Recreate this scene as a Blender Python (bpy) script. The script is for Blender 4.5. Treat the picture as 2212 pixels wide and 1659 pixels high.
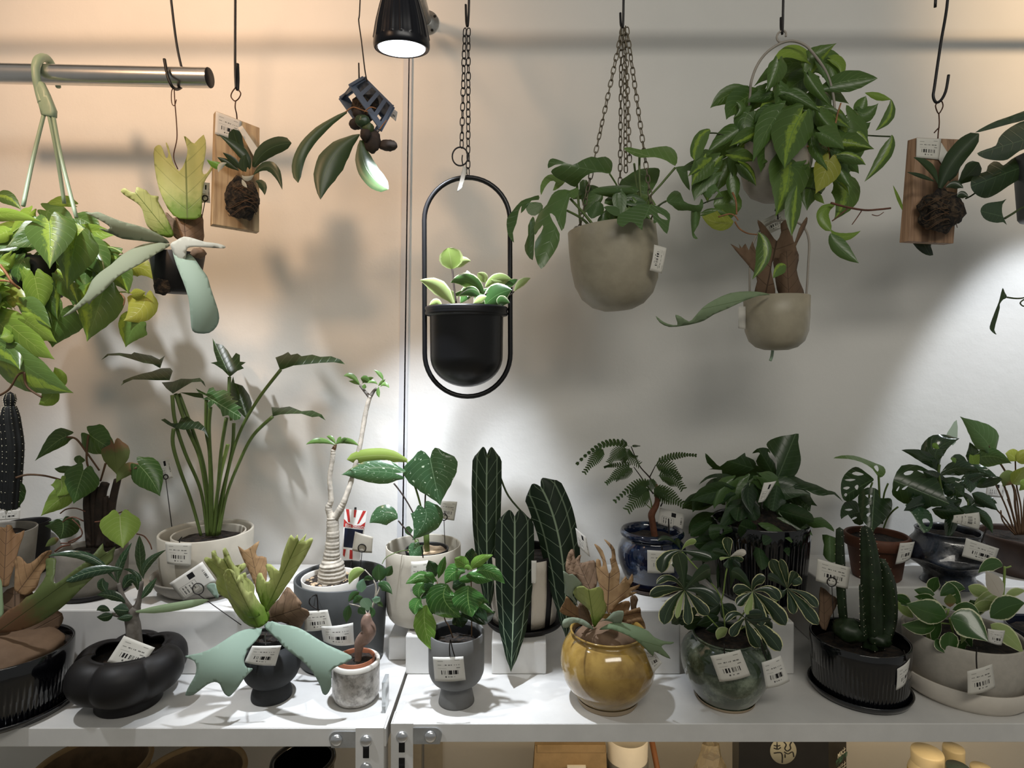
import bpy, bmesh, math, random
from mathutils import Vector, Matrix
from mathutils.geometry import delaunay_2d_cdt

for o in list(bpy.data.objects):
    bpy.data.objects.remove(o, do_unlink=True)
SC = bpy.context.scene
COL = SC.collection
RND = random.Random(7)

# ------------------------------------------------------------------ camera
F, CX, YH, CZ = 1300.0, 1106.0, 780.0, 1.5      # focal length, principal column, horizon row (of 2212x1659), eye height
cam_d = bpy.data.cameras.new('camera'); cam = bpy.data.objects.new('camera', cam_d); COL.objects.link(cam)
cam.location = (0, 0, CZ); cam.rotation_euler = (math.pi / 2, 0, 0)
cam_d.sensor_width = 36.0; cam_d.lens = 36.0 * F / 2212.0
cam_d.shift_y = -(829.5 - YH) / 2212.0
cam_d.clip_start = 0.02; cam_d.clip_end = 50
SC.camera = cam

def P(x, y, Y):
    return Vector(((x - CX) / F * Y, Y, CZ + (YH - y) / F * Y))

# ------------------------------------------------------------------ world, lights, exposure
def lin(h):
    if isinstance(h, (tuple, list)): return tuple(h[:3]) + (1.0,)
    h = h.lstrip('#'); v = [int(h[i:i + 2], 16) / 255 for i in (0, 2, 4)]
    return tuple((c / 12.92 if c <= .04045 else ((c + .055) / 1.055) ** 2.4) for c in v) + (1.0,)

wd = bpy.data.worlds.new('shop_light'); SC.world = wd; wd.use_nodes = True
wd.node_tree.nodes['Background'].inputs[0].default_value = (0.98, 0.985, 0.93, 1)
wd.node_tree.nodes['Background'].inputs[1].default_value = 0.19

def spot(name, loc, target, energy, color, angle, blend, radius):
    d = bpy.data.lights.new(name, 'SPOT'); d.energy = energy; d.color = color
    d.spot_size = math.radians(angle); d.spot_blend = blend; d.shadow_soft_size = radius
    o = bpy.data.objects.new(name, d); COL.objects.link(o); o.location = loc
    o.rotation_euler = (Vector(target) - Vector(loc)).to_track_quat('-Z', 'Y').to_euler(); return o

LAMP = P(868, 106, 1.06)
def area(name, loc, target, energy, color, sx, sy):
    d = bpy.data.lights.new(name, 'AREA'); d.energy = energy; d.color = color; d.shape = 'RECTANGLE'; d.size = sx; d.size_y = sy
    o = bpy.data.objects.new(name, d); COL.objects.link(o); o.location = loc
    o.rotation_euler = (Vector(target) - Vector(loc)).to_track_quat('-Z', 'Y').to_euler(); return o
spot('grow_lamp_beam', LAMP + Vector((0, 0, -0.012)), (-0.20, 1.33, 0.90), 74, (0.86, 0.92, 1.0), 60, 0.8, 0.020)
spot('grow_lamp_beam', (-1.02, 0.80, 2.28), (-0.70, 1.22, 0.95), 38, (0.94, 0.97, 1.0), 66, 0.6, 0.020)
spot('grow_lamp_beam', (1.40, 0.98, 2.30), P(2260, 930, 1.46), 44, (0.86, 0.92, 1.0), 42, 0.5, 0.020)
spot('warm_ceiling_downlight', (-1.25, -0.30, 2.66), (-0.82, 1.5, 2.22), 92, (1.0, 0.62, 0.36), 58, 1.0, 0.14)
spot('warm_ceiling_downlight', (-0.75, 0.62, 2.98), (-0.72, 1.5, 2.12), 23, (1.0, 0.62, 0.36), 76, 1.0, 0.10)
spot('warm_ceiling_downlight', (1.55, -0.30, 2.62), (1.55, 1.5, 2.40), 120, (1.0, 0.68, 0.38), 40, 1.0, 0.06)
area('ceiling_panel_light', (0.45, -0.6, 2.62), (0.2, 1.2, 1.3), 14, (1.0, 0.95, 0.85), 1.5, 0.3)
area('under_shelf_light', (0.55, 1.075, 0.828), (0.55, 1.3, 0.5), 1.5, (1.0, 0.74, 0.42), 1.3, 0.02)

SC.view_settings.view_transform = 'Standard'; SC.view_settings.look = 'None'
SC.view_settings.gamma = 1.0; SC.view_settings.use_curve_mapping = False
SC.view_settings.exposure = 0.0
SC.cycles.use_denoising = True

# ------------------------------------------------------------------ object helpers
ORG = {}
def _props(o, label=None, cat=None, group=None, kind=None):
    if label: o['label'] = label
    if cat: o['category'] = cat
    if group: o['group'] = group
    if kind: o['kind'] = kind
    return o

def thing(name, label, cat, loc, group=None):
    o = bpy.data.objects.new(name, None); COL.objects.link(o); o.location = loc; o.empty_display_size = .05
    ORG[o] = Vector(loc); return _props(o, label, cat, group)

def part(name, verts, faces, mat, par=None, uvs=None, smooth=True, label=None, cat=None, kind=None, group=None, loc=None):
    org = ORG[par] if par is not None else Vector(loc if loc is not None else (0, 0, 0))
    me = bpy.data.meshes.new(name)
    me.from_pydata([Vector(v) - org for v in verts], [], faces)
    if smooth: me.polygons.foreach_set('use_smooth', [True] * len(me.polygons))
    if uvs is not None:
        lay = me.uv_layers.new(name='UVMap').data
        for l in me.loops: lay[l.index].uv = uvs[l.vertex_index]
    if mat is not None: me.materials.append(M(mat) if isinstance(mat, str) else mat)
    me.update()
    o = bpy.data.objects.new(name, me); COL.objects.link(o)
    if par is not None: o.parent = par
    else: o.location = org
    ORG[o] = org
    return _props(o, label, cat, group, kind)

def mod_solid(o, t, off=0.0):
    m = o.modifiers.new('thickness', 'SOLIDIFY'); m.thickness = t; m.offset = off; return o
def mod_bevel(o, w, seg=2):
    m = o.modifiers.new('bevel', 'BEVEL'); m.width = w; m.segments = seg; m.limit_method = 'ANGLE'; return o

def box_vf(a, b):
    (x0, y0, z0), (x1, y1, z1) = a, b
    v = [(x0, y0, z0), (x1, y0, z0), (x1, y1, z0), (x0, y1, z0), (x0, y0, z1), (x1, y0, z1), (x1, y1, z1), (x0, y1, z1)]
    f = [(0, 3, 2, 1), (4, 5, 6, 7), (0, 1, 5, 4), (1, 2, 6, 5), (2, 3, 7, 6), (3, 0, 4, 7)]
    return v, f
def box(name, a, b, mat, par=None, bev=0.0, **k):
    v, f = box_vf(a, b); o = part(name, v, f, mat, par, smooth=False, **k)
    if bev: mod_bevel(o, bev)
    return o

def crom(pts, n=5, closed=False):
    """Catmull-Rom through points (tuples of any size)."""
    P_ = [Vector(p) for p in pts]; m = len(P_); out = []
    rng = range(m if closed else m - 1)
    for i in rng:
        if closed: p0, p1, p2, p3 = P_[(i - 1) % m], P_[i], P_[(i + 1) % m], P_[(i + 2) % m]
        else: p0, p1, p2, p3 = P_[max(i - 1, 0)], P_[i], P_[i + 1], P_[min(i + 2, m - 1)]
        for k in range(n):
            t = k / n
            out.append(0.5 * ((2 * p1) + (p2 - p0) * t + (2 * p0 - 5 * p1 + 4 * p2 - p3) * t * t + (3 * p1 - p0 - 3 * p2 + p3) * t ** 3))
    if not closed: out.append(P_[-1])
    return out

def tube_vf(pts, rad, sides=7, closed=False, caps=True):
    n = len(pts); v = []; f = []
    rad = rad if isinstance(rad, (list, tuple)) else [rad] * n
    if len(rad) != n:
        rr = []
        for i in range(n):
            t = i / (n - 1) * (len(rad) - 1); k = min(int(t), len(rad) - 2); rr.append(rad[k] + (rad[k + 1] - rad[k]) * (t - k))
        rad = rr
    up = None
    for i in range(n):
        if closed: d = (pts[(i + 1) % n] - pts[i - 1])
        else: d = pts[min(i + 1, n - 1)] - pts[max(i - 1, 0)]
        d = d.normalized() if d.length > 1e-9 else Vector((0, 0, 1))
        if up is None:
            up = d.cross(Vector((.31, 1, .17))).normalized()
        up = (up - d * up.dot(d)); up = up.normalized() if up.length > 1e-6 else d.orthogonal().normalized()
        w = d.cross(up)
        for k in range(sides):
            a = 2 * math.pi * k / sides
            v.append(pts[i] + (up * math.cos(a) + w * math.sin(a)) * rad[i])
    m = n if closed else n - 1
    for i in range(m):
        j = (i + 1) % n
        for k in range(sides):
            l = (k + 1) % sides
            f.append((i * sides + k, i * sides + l, j * sides + l, j * sides + k))
    if not closed and caps:
        f.append(tuple(range(sides - 1, -1, -1))); f.append(tuple((n - 1) * sides + k for k in range(sides)))
    return v, f

def px_pts(spec, Y, tr=None):
    """'x,y[,Y] x,y ...' -> world points; tr = crop transform"""
    out = []
    for tk in spec.split():
        q = [float(a) for a in tk.split(',')]
        x, y = q[0], q[1]
        if tr: x, y = tr[0] + x / tr[2], tr[1] + y / tr[2]
        out.append(P(x, y, q[2] if len(q) > 2 else Y))
    return out

def tube(name, spec, Y, r, mat, par, tr=None, n=5, sides=7, smooth_path=True, closed=False, **k):
    """r in px at depth Y (number or list)"""
    pts = px_pts(spec, Y, tr) if isinstance(spec, str) else [Vector(p) for p in spec]
    if smooth_path and len(pts) > 2: pts = crom(pts, n, closed)
    r = [a / F * Y for a in r] if isinstance(r, (list, tuple)) else r / F * Y
    v, f = tube_vf(pts, r, sides, closed)
    return part(name, v, f, mat, par, **k)

def lathe_vf(c, prof, seg=48, sx=1.0, sy=1.0, rot=0.0, rfun=None):
    """prof = [(r, z)] in metres around c (world xyz of base centre)"""
    v = []; f = []; n = len(prof); cr, sr = math.cos(rot), math.sin(rot)
    for i, (r, z) in enumerate(prof):
        for k in range(seg):
            a = 2 * math.pi * k / seg
            rr, zz = (r, z) if rfun is None else rfun(r, z, a, i)
            x, y = rr * math.cos(a) * sx, rr * math.sin(a) * sy
            v.append((c[0] + x * cr - y * sr, c[1] + x * sr + y * cr, c[2] + zz))
    for i in range(n - 1):
        for k in range(seg):
            l = (k + 1) % seg
            f.append((i * seg + k, i * seg + l, (i + 1) * seg + l, (i + 1) * seg + k))
    return v, f

def lathe(name, c, prof, mat, par, seg=48, **k):
    kk = {q: k.pop(q) for q in ('sx', 'sy', 'rot', 'rfun') if q in k}
    v, f = lathe_vf(c, prof, seg, **kk); return part(name, v, f, mat, par, **k)

def smooth_prof(pts, n=5): return [(p[0], p[1]) for p in crom(pts, n)]

# crop transforms (where on the photograph an outline was measured)
TR = dict(A=(0, 380, 4.424), B=(200, 700, 3.456), C=(600, 780, 4.148), D=(0, 1060, 4.88), E=(0, 1300, 4.424), G=(400, 1080, 3.456),
          H=(820, 930, 3.95), I=(820, 1180, 3.95), J=(1180, 920, 5.184), K=(1180, 1130, 3.858), L=(1400, 920, 5.027), M=(1380, 1140, 3.95),
          N=(1740, 890, 4.148), O=(1720, 1180, 4.148), T1=(0, 0, 3.95), T2=(420, 80, 3.95), T3=(760, 0, 3.95), T4=(1080, 280, 3.95),
          T5=(1400, 0, 3.95), T6=(1400, 380, 3.95), R1=(1860, 0, 6.284), R2=(1860, 230, 6.284), R3=(1860, 480, 6.284), BB=(0, 700, 4.424),
          PL=(860, 360, 3.191), Q=(0, 1130, 6.144))

# ------------------------------------------------------------------ leaves
def _prof(keys):
    def g(s):
        for (a, x), (b, y) in zip(keys, keys[1:]):
            if s <= b:
                t = (s - a) / (b - a); t = t * t * (3 - 2 * t) * .5 + t * .5
                return x + (y - x) * t
        return keys[-1][1]
    return g
SHAPES = dict(
    ov=(_prof([(0, .03), (.08, .38), (.2, .74), (.4, 1), (.6, .92), (.8, .56), (.93, .2), (1, 0)]), 0),
    heart=(_prof([(0, .5), (.06, .74), (.16, .94), (.3, 1), (.5, .88), (.7, .58), (.85, .27), (.95, .07), (1, 0)]), .2),
    lance=(_prof([(0, .04), (.1, .34), (.3, .8), (.5, 1), (.7, .82), (.88, .4), (1, 0)]), 0),
    strap=(_prof([(0, .18), (.1, .45), (.3, .85), (.5, 1), (.75, .97), (.9, .75), (.97, .42), (1, .05)]), 0),
    obov=(_prof([(0, .06), (.2, .32), (.5, .78), (.75, 1), (.9, .82), (.97, .45), (1, .05)]), 0),
    longheart=(_prof([(0, .5), (.02, .78), (.07, .97), (.25, 1), (.5, .93), (.75, .7), (.9, .35), (1, 0)]), .045),
    round=(_prof([(0, .1), (.08, .5), (.25, .88), (.5, 1), (.75, .88), (.92, .5), (1, .08)]), 0))

def leaf(par, mat, b, m, t, wl, wr, Yb, Ym, Yt, shape='ov', cup=.25, dl=0., dr=0., wave=0., n=14, kcol=4, name='leaf', roll=0.):
    wf, lobe = SHAPES[shape]
    c = (2 * m[0] - (b[0] + t[0]) / 2, 2 * m[1] - (b[1] + t[1]) / 2); cY = 2 * Ym - (Yb + Yt) / 2
    L = math.hypot(t[0] - b[0], t[1] - b[1]); v = []; f = []; uv = []
    ph = RND.uniform(0, 6.28)
    for i in range(n + 1):
        s = i / n
        q0, q1, q2 = (1 - s) ** 2, 2 * s * (1 - s), s * s
        x, y, Y = b[0] * q0 + c[0] * q1 + t[0] * q2, b[1] * q0 + c[1] * q1 + t[1] * q2, Yb * q0 + cY * q1 + Yt * q2
        tx, ty = 2 * (1 - s) * (c[0] - b[0]) + 2 * s * (t[0] - c[0]), 2 * (1 - s) * (c[1] - b[1]) + 2 * s * (t[1] - c[1])
        h = math.hypot(tx, ty) or 1.0; tx /= h; ty /= h
        w = wf(s)
        for k in range(-kcol, kcol + 1):
            u = k / kcol; a = abs(u); side = wl if u < 0 else wr
            off = -a * w * side if u < 0 else a * w * side
            # right normal of the travel direction (image y runs down)
            nx, ny = -ty, tx
            back = lobe * L * (.8 * (1 - (2 * a - 1) ** 2) + .35 * a) * (1 - s) ** 5
            X = x + nx * off - tx * back; Yp = y + ny * off - ty * back
            wm = (abs(off)) / F * Y
            dd = cup * a * wm * 1.2 + (dl if u < 0 else dr) * wm + wave * math.sin(ph + s * 13 + (2 if u < 0 else 0)) * a * a * .5 * (wl + wr) / F * Y
            v.append(P(X, Yp, Y + dd)); uv.append((u * .5 + .5, s))
    w_ = 2 * kcol + 1
    for i in range(n):
        for k in range(w_ - 1):
            f.append((i * w_ + k, i * w_ + k + 1, (i + 1) * w_ + k + 1, (i + 1) * w_ + k))
    return part(name, v, f, mat, par, uvs=uv)

def leaves(par, mat, Y, spec, tr=None, shape='ov', step=.003, tipd=None, cup=.25, wave=0., n=14, kcol=4, name='leaf', wscale=1.0):
    """one leaf per line, back to front: bx,by mx,my tx,ty wl wr [tokens]
    tokens: y+.02 depth offset, t-.03 tip depth, s:shape, m:material, c.5 cup, l.8 / r.8 edge depth slope, w.2 wave"""
    out = []
    lines = [l for l in (a.strip() for a in spec.strip().splitlines()) if l]
    for i, ln in enumerate(lines):
        tk = ln.split(); q = [tuple(float(z) for z in a.split(',')) for a in tk[:3]]
        wl, wr = float(tk[3]) * wscale * 1.1, float(tk[4]) * wscale * 1.1
        if tr:
            T_ = TR[tr]; q = [(T_[0] + a / T_[2], T_[1] + b_ / T_[2]) for a, b_ in q]; wl /= T_[2]; wr /= T_[2]
        y0 = Y - (i - len(lines) / 2) * step; L = math.hypot(q[2][0] - q[0][0], q[2][1] - q[0][1]) / F * Y
        if shape == 'heart': wl *= 1.1; wr *= 1.1
        td = RND.uniform(-.35, .1) * L if tipd is None else tipd * L
        sh, mt, cp, dl, dr, wv = shape, mat, cup, RND.uniform(-.35, .35), 0, wave
        dr = -dl
        for a in tk[5:]:
            if a.startswith('s:'): sh = a[2:]
            elif a.startswith('m:'): mt = a[2:]
            elif a[0] == 'y': y0 += float(a[1:])
            elif a[0] == 't': td = float(a[1:])
            elif a[0] == 'c': cp = float(a[1:])
            elif a[0] == 'l': dl = float(a[1:])
            elif a[0] == 'r': dr = float(a[1:])
            elif a[0] == 'w': wv = float(a[1:])
        out.append(leaf(par, mt, q[0], q[1], q[2], wl, wr, y0, y0 + td * .4, y0 + td, sh, cp, dl, dr, wv, n, kcol, name))
    return out

def _pip(x, y, poly):
    c = False; j = len(poly) - 1
    for i in range(len(poly)):
        xi, yi = poly[i][0], poly[i][1]; xj, yj = poly[j][0], poly[j][1]
        if (yi > y) != (yj > y) and x < (xj - xi) * (y - yi) / (yj - yi + 1e-12) + xi: c = not c
        j = i
    return c

def parse2(spec, tr):
    T_ = TR[tr] if tr else (0, 0, 1)
    return [(T_[0] + float(a.split(',')[0]) / T_[2], T_[1] + float(a.split(',')[1]) / T_[2]) for a in spec.split()]

def blade(par, mat, spec, axis, Y0, Y1, tr=None, bow=0., cup=0., holes=(), thick=.0008, name='frond', smooth=2, grid=7., ripple=0., rfreq=.12):
    """a frond with a traced outline; axis 'bx,by tx,ty' runs from its base (depth Y0) to its tip (depth Y1)"""
    out = [(p[0], p[1]) for p in parse2(spec, tr)]
    if smooth: out = [(p[0], p[1]) for p in crom(out, smooth, True)]
    hs = []
    for h in holes:
        q = parse2(h, tr); hs.append([(p[0], p[1]) for p in crom(q, 2, True)])
    b, t = parse2(axis, tr); ax = Vector((t[0] - b[0], t[1] - b[1])); L = ax.length; ax /= L
    pts = [Vector(p) for p in out]; edges = [(i, (i + 1) % len(out)) for i in range(len(out))]
    for h in hs:
        k = len(pts); pts += [Vector(p) for p in h]; edges += [(k + i, k + (i + 1) % len(h)) for i in range(len(h))]
    xs = [p[0] for p in out]; ys = [p[1] for p in out]
    x = min(xs) + grid * .5
    bd = [Vector(p) for p in out] + [Vector(p) for h in hs for p in h]
    while x < max(xs):
        y = min(ys) + grid * .5
        while y < max(ys):
            if _pip(x, y, out) and not any(_pip(x, y, h) for h in hs):
                if min((x - q[0]) ** 2 + (y - q[1]) ** 2 for q in bd) > (grid * .45) ** 2: pts.append(Vector((x, y)))
            y += grid
        x += grid
    V, E, Fc, *_ = delaunay_2d_cdt(pts, edges, [], 0, 1e-4)
    wmax = max(abs((p[0] - b[0]) * -ax[1] + (p[1] - b[1]) * ax[0]) for p in out) or 1
    ph = RND.uniform(0, 6)
    vv = []; uv = []
    for p in V:
        d = Vector((p[0] - b[0], p[1] - b[1])); s = d.dot(ax) / L; u = (d[0] * -ax[1] + d[1] * ax[0]) / wmax
        Y = Y0 + (Y1 - Y0) * s + bow * 4 * s * (1 - s) + cup * u * u + ripple * math.sin(ph + u * wmax * rfreq) * s
        vv.append(P(p[0], p[1], Y)); uv.append((u * .5 + .5, s))
    fc = []
    for q in Fc:
        cxx = sum(V[i][0] for i in q) / len(q); cyy = sum(V[i][1] for i in q) / len(q)
        if _pip(cxx, cyy, out) and not any(_pip(cxx, cyy, h) for h in hs): fc.append(tuple(q))
    o = part(name, vv, fc, mat, par, uvs=uv)
    if thick: mod_solid(o, thick)
    return o

def stems(par, mat, Y, spec, r, tr=None, name='stem', sides=6, n=5):
    """one stem per line: points, optional last token r2.5 (px radius)"""
    for ln in (a.strip() for a in spec.strip().splitlines()):
        if not ln: continue
        tk = ln.split(); rr = r
        if tk[-1][0] == 'r': rr = float(tk.pop()[1:])
        pts = px_pts(' '.join(tk), Y, TR[tr] if tr else None)
        pts = crom(pts, n) if len(pts) > 2 else pts
        v, f = tube_vf(pts, [rr / F * Y, rr * .8 / F * Y], sides); part(name, v, f, mat, par)

def filler(par, mats, Y, cx, cy, rx, ry, n, size, seed=1, dY=.04, shape='heart', dirdown=.8):
    """extra leaves that fill the inside of a bushy plant"""
    r = random.Random(seed)
    for i in range(n):
        a = r.uniform(0, 6.283); q = math.sqrt(r.uniform(0, 1)); x, y = cx + rx * q * math.cos(a), cy + ry * q * math.sin(a)
        th = math.atan2(dirdown + math.sin(a) * .6, math.cos(a) * .9) + r.uniform(-.5, .5); L = size * r.uniform(.7, 1.25)
        tx, ty = x + L * math.cos(th), y + L * math.sin(th); w = L * r.uniform(.32, .42) if shape == 'heart' else L * r.uniform(.2, .3)
        mx, my = (x + tx) / 2 + r.uniform(-.12, .12) * L, (y + ty) / 2 - .06 * L
        y0 = Y + r.uniform(-dY, dY); td = r.uniform(-.5, .2) * L / F * Y
        leaf(par, r.choice(mats), (x, y), (mx, my), (tx, ty), w * r.uniform(.6, 1), w * r.uniform(.6, 1), y0, y0 + td * .4, y0 + td, shape, .25, r.uniform(-.7, .7), r.uniform(-.7, .7), 0, 12, 3)
# ------------------------------------------------------------------ materials
MATS = {}
def M(n): return MATS[n]
class NT:
    def __init__(s, name):
        s.m = bpy.data.materials.new(name); s.m.use_nodes = True; s.t = s.m.node_tree; s.t.nodes.clear(); MATS[name] = s.m
        s.out = s.n('ShaderNodeOutputMaterial'); s._uv = None
    def n(s, ty, **k):
        q = s.t.nodes.new(ty)
        for a, b in k.items(): setattr(q, a, b)
        return q
    def l(s, a, b): s.t.links.new(a, b)
    def put(s, sock, v):
        if isinstance(v, bpy.types.NodeSocket): s.l(v, sock)
        else: sock.default_value = v
    def math(s, op, a, b=None, c=None):
        q = s.n('ShaderNodeMath', operation=op); s.put(q.inputs[0], a)
        if b is not None: s.put(q.inputs[1], b)
        if c is not None: s.put(q.inputs[2], c)
        return q.outputs[0]
    def mix(s, fac, a, b):
        q = s.n('ShaderNodeMix', data_type='RGBA'); s.put(q.inputs[0], fac); s.put(q.inputs[6], a); s.put(q.inputs[7], b); return q.outputs[2]
    def uv(s):
        if s._uv is None:
            q = s.n('ShaderNodeUVMap'); q.uv_map = 'UVMap'; sp = s.n('ShaderNodeSeparateXYZ'); s.l(q.outputs[0], sp.inputs[0]); s._uv = (sp.outputs[0], sp.outputs[1], q.outputs[0])
        return s._uv
    def noise(s, scale, detail=3, rough=.5, vec=None, dist=0.):
        q = s.n('ShaderNodeTexNoise'); q.inputs['Scale'].default_value = scale; q.inputs['Detail'].default_value = detail; q.inputs['Roughness'].default_value = rough
        q.inputs['Distortion'].default_value = dist
        if vec is None:
            if not hasattr(s, '_tc'): s._tc = s.n('ShaderNodeTexCoord')
            vec = s._tc.outputs['Object']
        s.l(vec, q.inputs['Vector']); return q.outputs[0]
    def obj(s):
        if not hasattr(s, '_tc'): s._tc = s.n('ShaderNodeTexCoord')
        return s._tc.outputs['Object']
    def rand(s): return s.n('ShaderNodeObjectInfo').outputs['Random']
    def ramp(s, fac, a, b):
        q = s.n('ShaderNodeMapRange', interpolation_type='SMOOTHSTEP'); s.put(q.inputs[0], fac); q.inputs[1].default_value = a; q.inputs[2].default_value = b; return q.outputs[0]
    def bsdf(s, col, rough=.5, spec=.5, metal=0., bump=None, bstr=.2, bdist=.002, coat=0., coat_r=.05, transl=None, emit=None, alpha=None, trans=0.):
        p = s.n('ShaderNodeBsdfPrincipled'); s.put(p.inputs['Base Color'], col); s.put(p.inputs['Roughness'], rough); s.put(p.inputs['Metallic'], metal)
        p.inputs['Specular IOR Level'].default_value = spec; p.inputs['Coat Weight'].default_value = coat; p.inputs['Coat Roughness'].default_value = coat_r
        p.inputs['Transmission Weight'].default_value = trans
        if emit: p.inputs['Emission Color'].default_value = lin(emit[0]); p.inputs['Emission Strength'].default_value = emit[1]
        if bump is not None:
            b = s.n('ShaderNodeBump'); b.inputs['Strength'].default_value = bstr; b.inputs['Distance'].default_value = bdist; s.l(bump, b.inputs['Height']); s.l(b.outputs[0], p.inputs['Normal'])
        o = p.outputs[0]
        if transl:
            t = s.n('ShaderNodeBsdfTranslucent'); s.put(t.inputs[0], transl[1]); mx = s.n('ShaderNodeMixShader'); mx.inputs[0].default_value = transl[0]
            s.l(o, mx.inputs[1]); s.l(t.outputs[0], mx.inputs[2]); o = mx.outputs[0]
        s.l(o, s.out.inputs[0]); return s.m

def plain(name, col, rough=.5, spec=.5, metal=0., var=.06, vscale=30., bstr=.0, bscale=200., coat=0., col2=None, **k):
    t = NT(name); c = lin(col)
    c2 = lin(col2) if col2 else tuple(a * (1 - 2.2 * var) for a in c[:3]) + (1,)
    cc = t.mix(t.ramp(t.noise(vscale, 4, .6), .3, .7), c, c2)
    bump = t.noise(bscale, 3) if bstr else None
    return t.bsdf(cc, rough, spec, metal, bump, bstr, .001, coat, **k)

import colorsys
def dull(h, s=.82, v=.94):
    if h is None: return None
    h = h.lstrip('#'); a = colorsys.rgb_to_hsv(*[int(h[i:i + 2], 16) / 255 for i in (0, 2, 4)])
    return '#%02x%02x%02x' % tuple(int(round(q * 255)) for q in colorsys.hsv_to_rgb(a[0], a[1] * s, a[2] * v))
def leafmat(name, col, col2, vein=None, vw=.03, lat=0, slant=.55, lw=.10, centre=None, edge=None, spots=None, rough=.38, spec=.5, tl=.22, tcol=None, bump=.25, mott=0.25, coat=0., base=None, collect=None, latmix=.3):
    col, col2, vein, tcol = dull(col), dull(col2), dull(vein), dull(tcol or '#8fb03c')
    t = NT(name); u, v, vec = t.uv(); a = t.math('ABSOLUTE', t.math('MULTIPLY_ADD', u, 2., -1.))
    nz = t.noise(9., 4, .6, vec)
    nobj = t.noise(60., 3, .6)
    c = t.mix(t.rand(), lin(col), lin(col2))
    dark = t.mix(1.0, c, c); 
    c = t.mix(t.math('MULTIPLY', t.ramp(nobj, .35, .7), mott), c, lin(col2))
    if base: c = t.mix(t.ramp(t.math('ADD', v, t.math('MULTIPLY_ADD', nz, .3, -.15)), base[1], base[2]), lin(base[0]), c)
    if centre:
        m = t.math('SUBTRACT', 1., t.ramp(t.math('ADD', t.math('MULTIPLY_ADD', u, 1., -.5 + centre[2]), 0.), 0, 1)) if False else None
        sh = t.math('ABSOLUTE', t.math('ADD', t.math('SUBTRACT', u, .5), t.math('ADD', t.math('MULTIPLY', t.math('SUBTRACT', t.rand(), .5), centre[2]), t.math('MULTIPLY_ADD', nz, .4, -.2))))
        mk = t.math('SUBTRACT', 1., t.ramp(sh, centre[1] * .3, centre[1] * 1.25))
        c = t.mix(mk, c, lin(centre[0]))
    if edge:
        e = t.math('ADD', a, t.math('MULTIPLY_ADD', nz, edge[2], -edge[2] * .5))
        c = t.mix(t.ramp(e, edge[1], edge[1] + .07), c, lin(edge[0]))
    if spots: c = t.mix(t.ramp(t.noise(spots[1], 2, .5, vec), spots[2], spots[2] + .03), c, lin(spots[0]))
    h = None
    if lat:
        x = t.math('SUBTRACT', t.math('MULTIPLY', v, float(lat)), t.math('MULTIPLY', t.math('POWER', a, 1.15), slant * lat * .35))
        fr = t.math('ABSOLUTE', t.math('SUBTRACT', t.math('FRACT', x), .5))
        lm = t.math('SUBTRACT', 1., t.ramp(fr, lw * .35, lw)); h = lm
        if vein: c = t.mix(t.math('MULTIPLY', lm, latmix), c, lin(vein))
    if collect:
        cm = t.math('SUBTRACT', 1., t.ramp(t.math('ABSOLUTE', t.math('SUBTRACT', a, collect)), .02, .05)); c = t.mix(t.math('MULTIPLY', cm, .5), c, lin(vein))
    if vein:
        mr = t.math('SUBTRACT', 1., t.ramp(a, vw * .5, vw)); c = t.mix(t.math('MULTIPLY', mr, .85), c, lin(vein))
        h = mr if h is None else t.math('MAXIMUM', h, mr)
    hh = nobj if h is None else t.math('SUBTRACT', t.math('MULTIPLY', nobj, .5), h)
    tc = t.mix(.55, c, lin(tcol))
    return t.bsdf(c, rough, spec, 0., hh, bump, .0012, coat, transl=(tl, tc))

# --- room
t = NT('wall_paint'); big = t.noise(2.2, 4, .55); fine = t.noise(45, 4, .6)
t.bsdf(t.mix(t.ramp(big, .35, .7), lin((.80, .785, .755)), lin((.74, .73, .70))), .62, .35, bump=t.math('ADD', t.math('MULTIPLY', big, 3.), t.math('MULTIPLY', fine, .35)), bstr=.22, bdist=.01)
plain('strip_paint', (.66, .67, .70), .4, .5, var=.03, vscale=8)
plain('floor_vinyl', '#b9b3a8', .5, vscale=6)
plain('ceiling_paint', '#8a8378', .8)
plain('shelf_paint', (.70, .69, .67), .38, .5, var=.04, vscale=14, bstr=.05, bscale=400)
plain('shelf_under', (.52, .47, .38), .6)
plain('riser_paint', (.74, .73, .71), .5, .4, var=.05, vscale=10)
plain('galvanized', (.60, .62, .64), .32, .5, .75, var=.1, vscale=40)
plain('bolt_steel', (.75, .76, .78), .22, .5, .95)
plain('chrome', (.80, .78, .75), .24, .5, 1.0, var=.03)
plain('dark_hole', '#0a0909', .9)
plain('black_metal', '#141213', .42, .5, .2)
plain('black_wire', '#1d1815', .5, .5, .3)
plain('copper_wire', '#4a2f20', .45, .5, .6)
plain('pipe_steel', (.58, .57, .55), .35, .5, .8, var=.12, vscale=60)
# --- lamp
plain('lamp_body', '#0b0d18', .3, .6, .3)
t = NT('lamp_lens'); t.bsdf(lin('#dfe8ff'), .1, emit=('#c9d8ff', 1.3))
t = NT('lamp_glow_ring'); t.bsdf(lin('#eef3ff'), .2, emit=('#e9f0ff', 6.))
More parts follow.
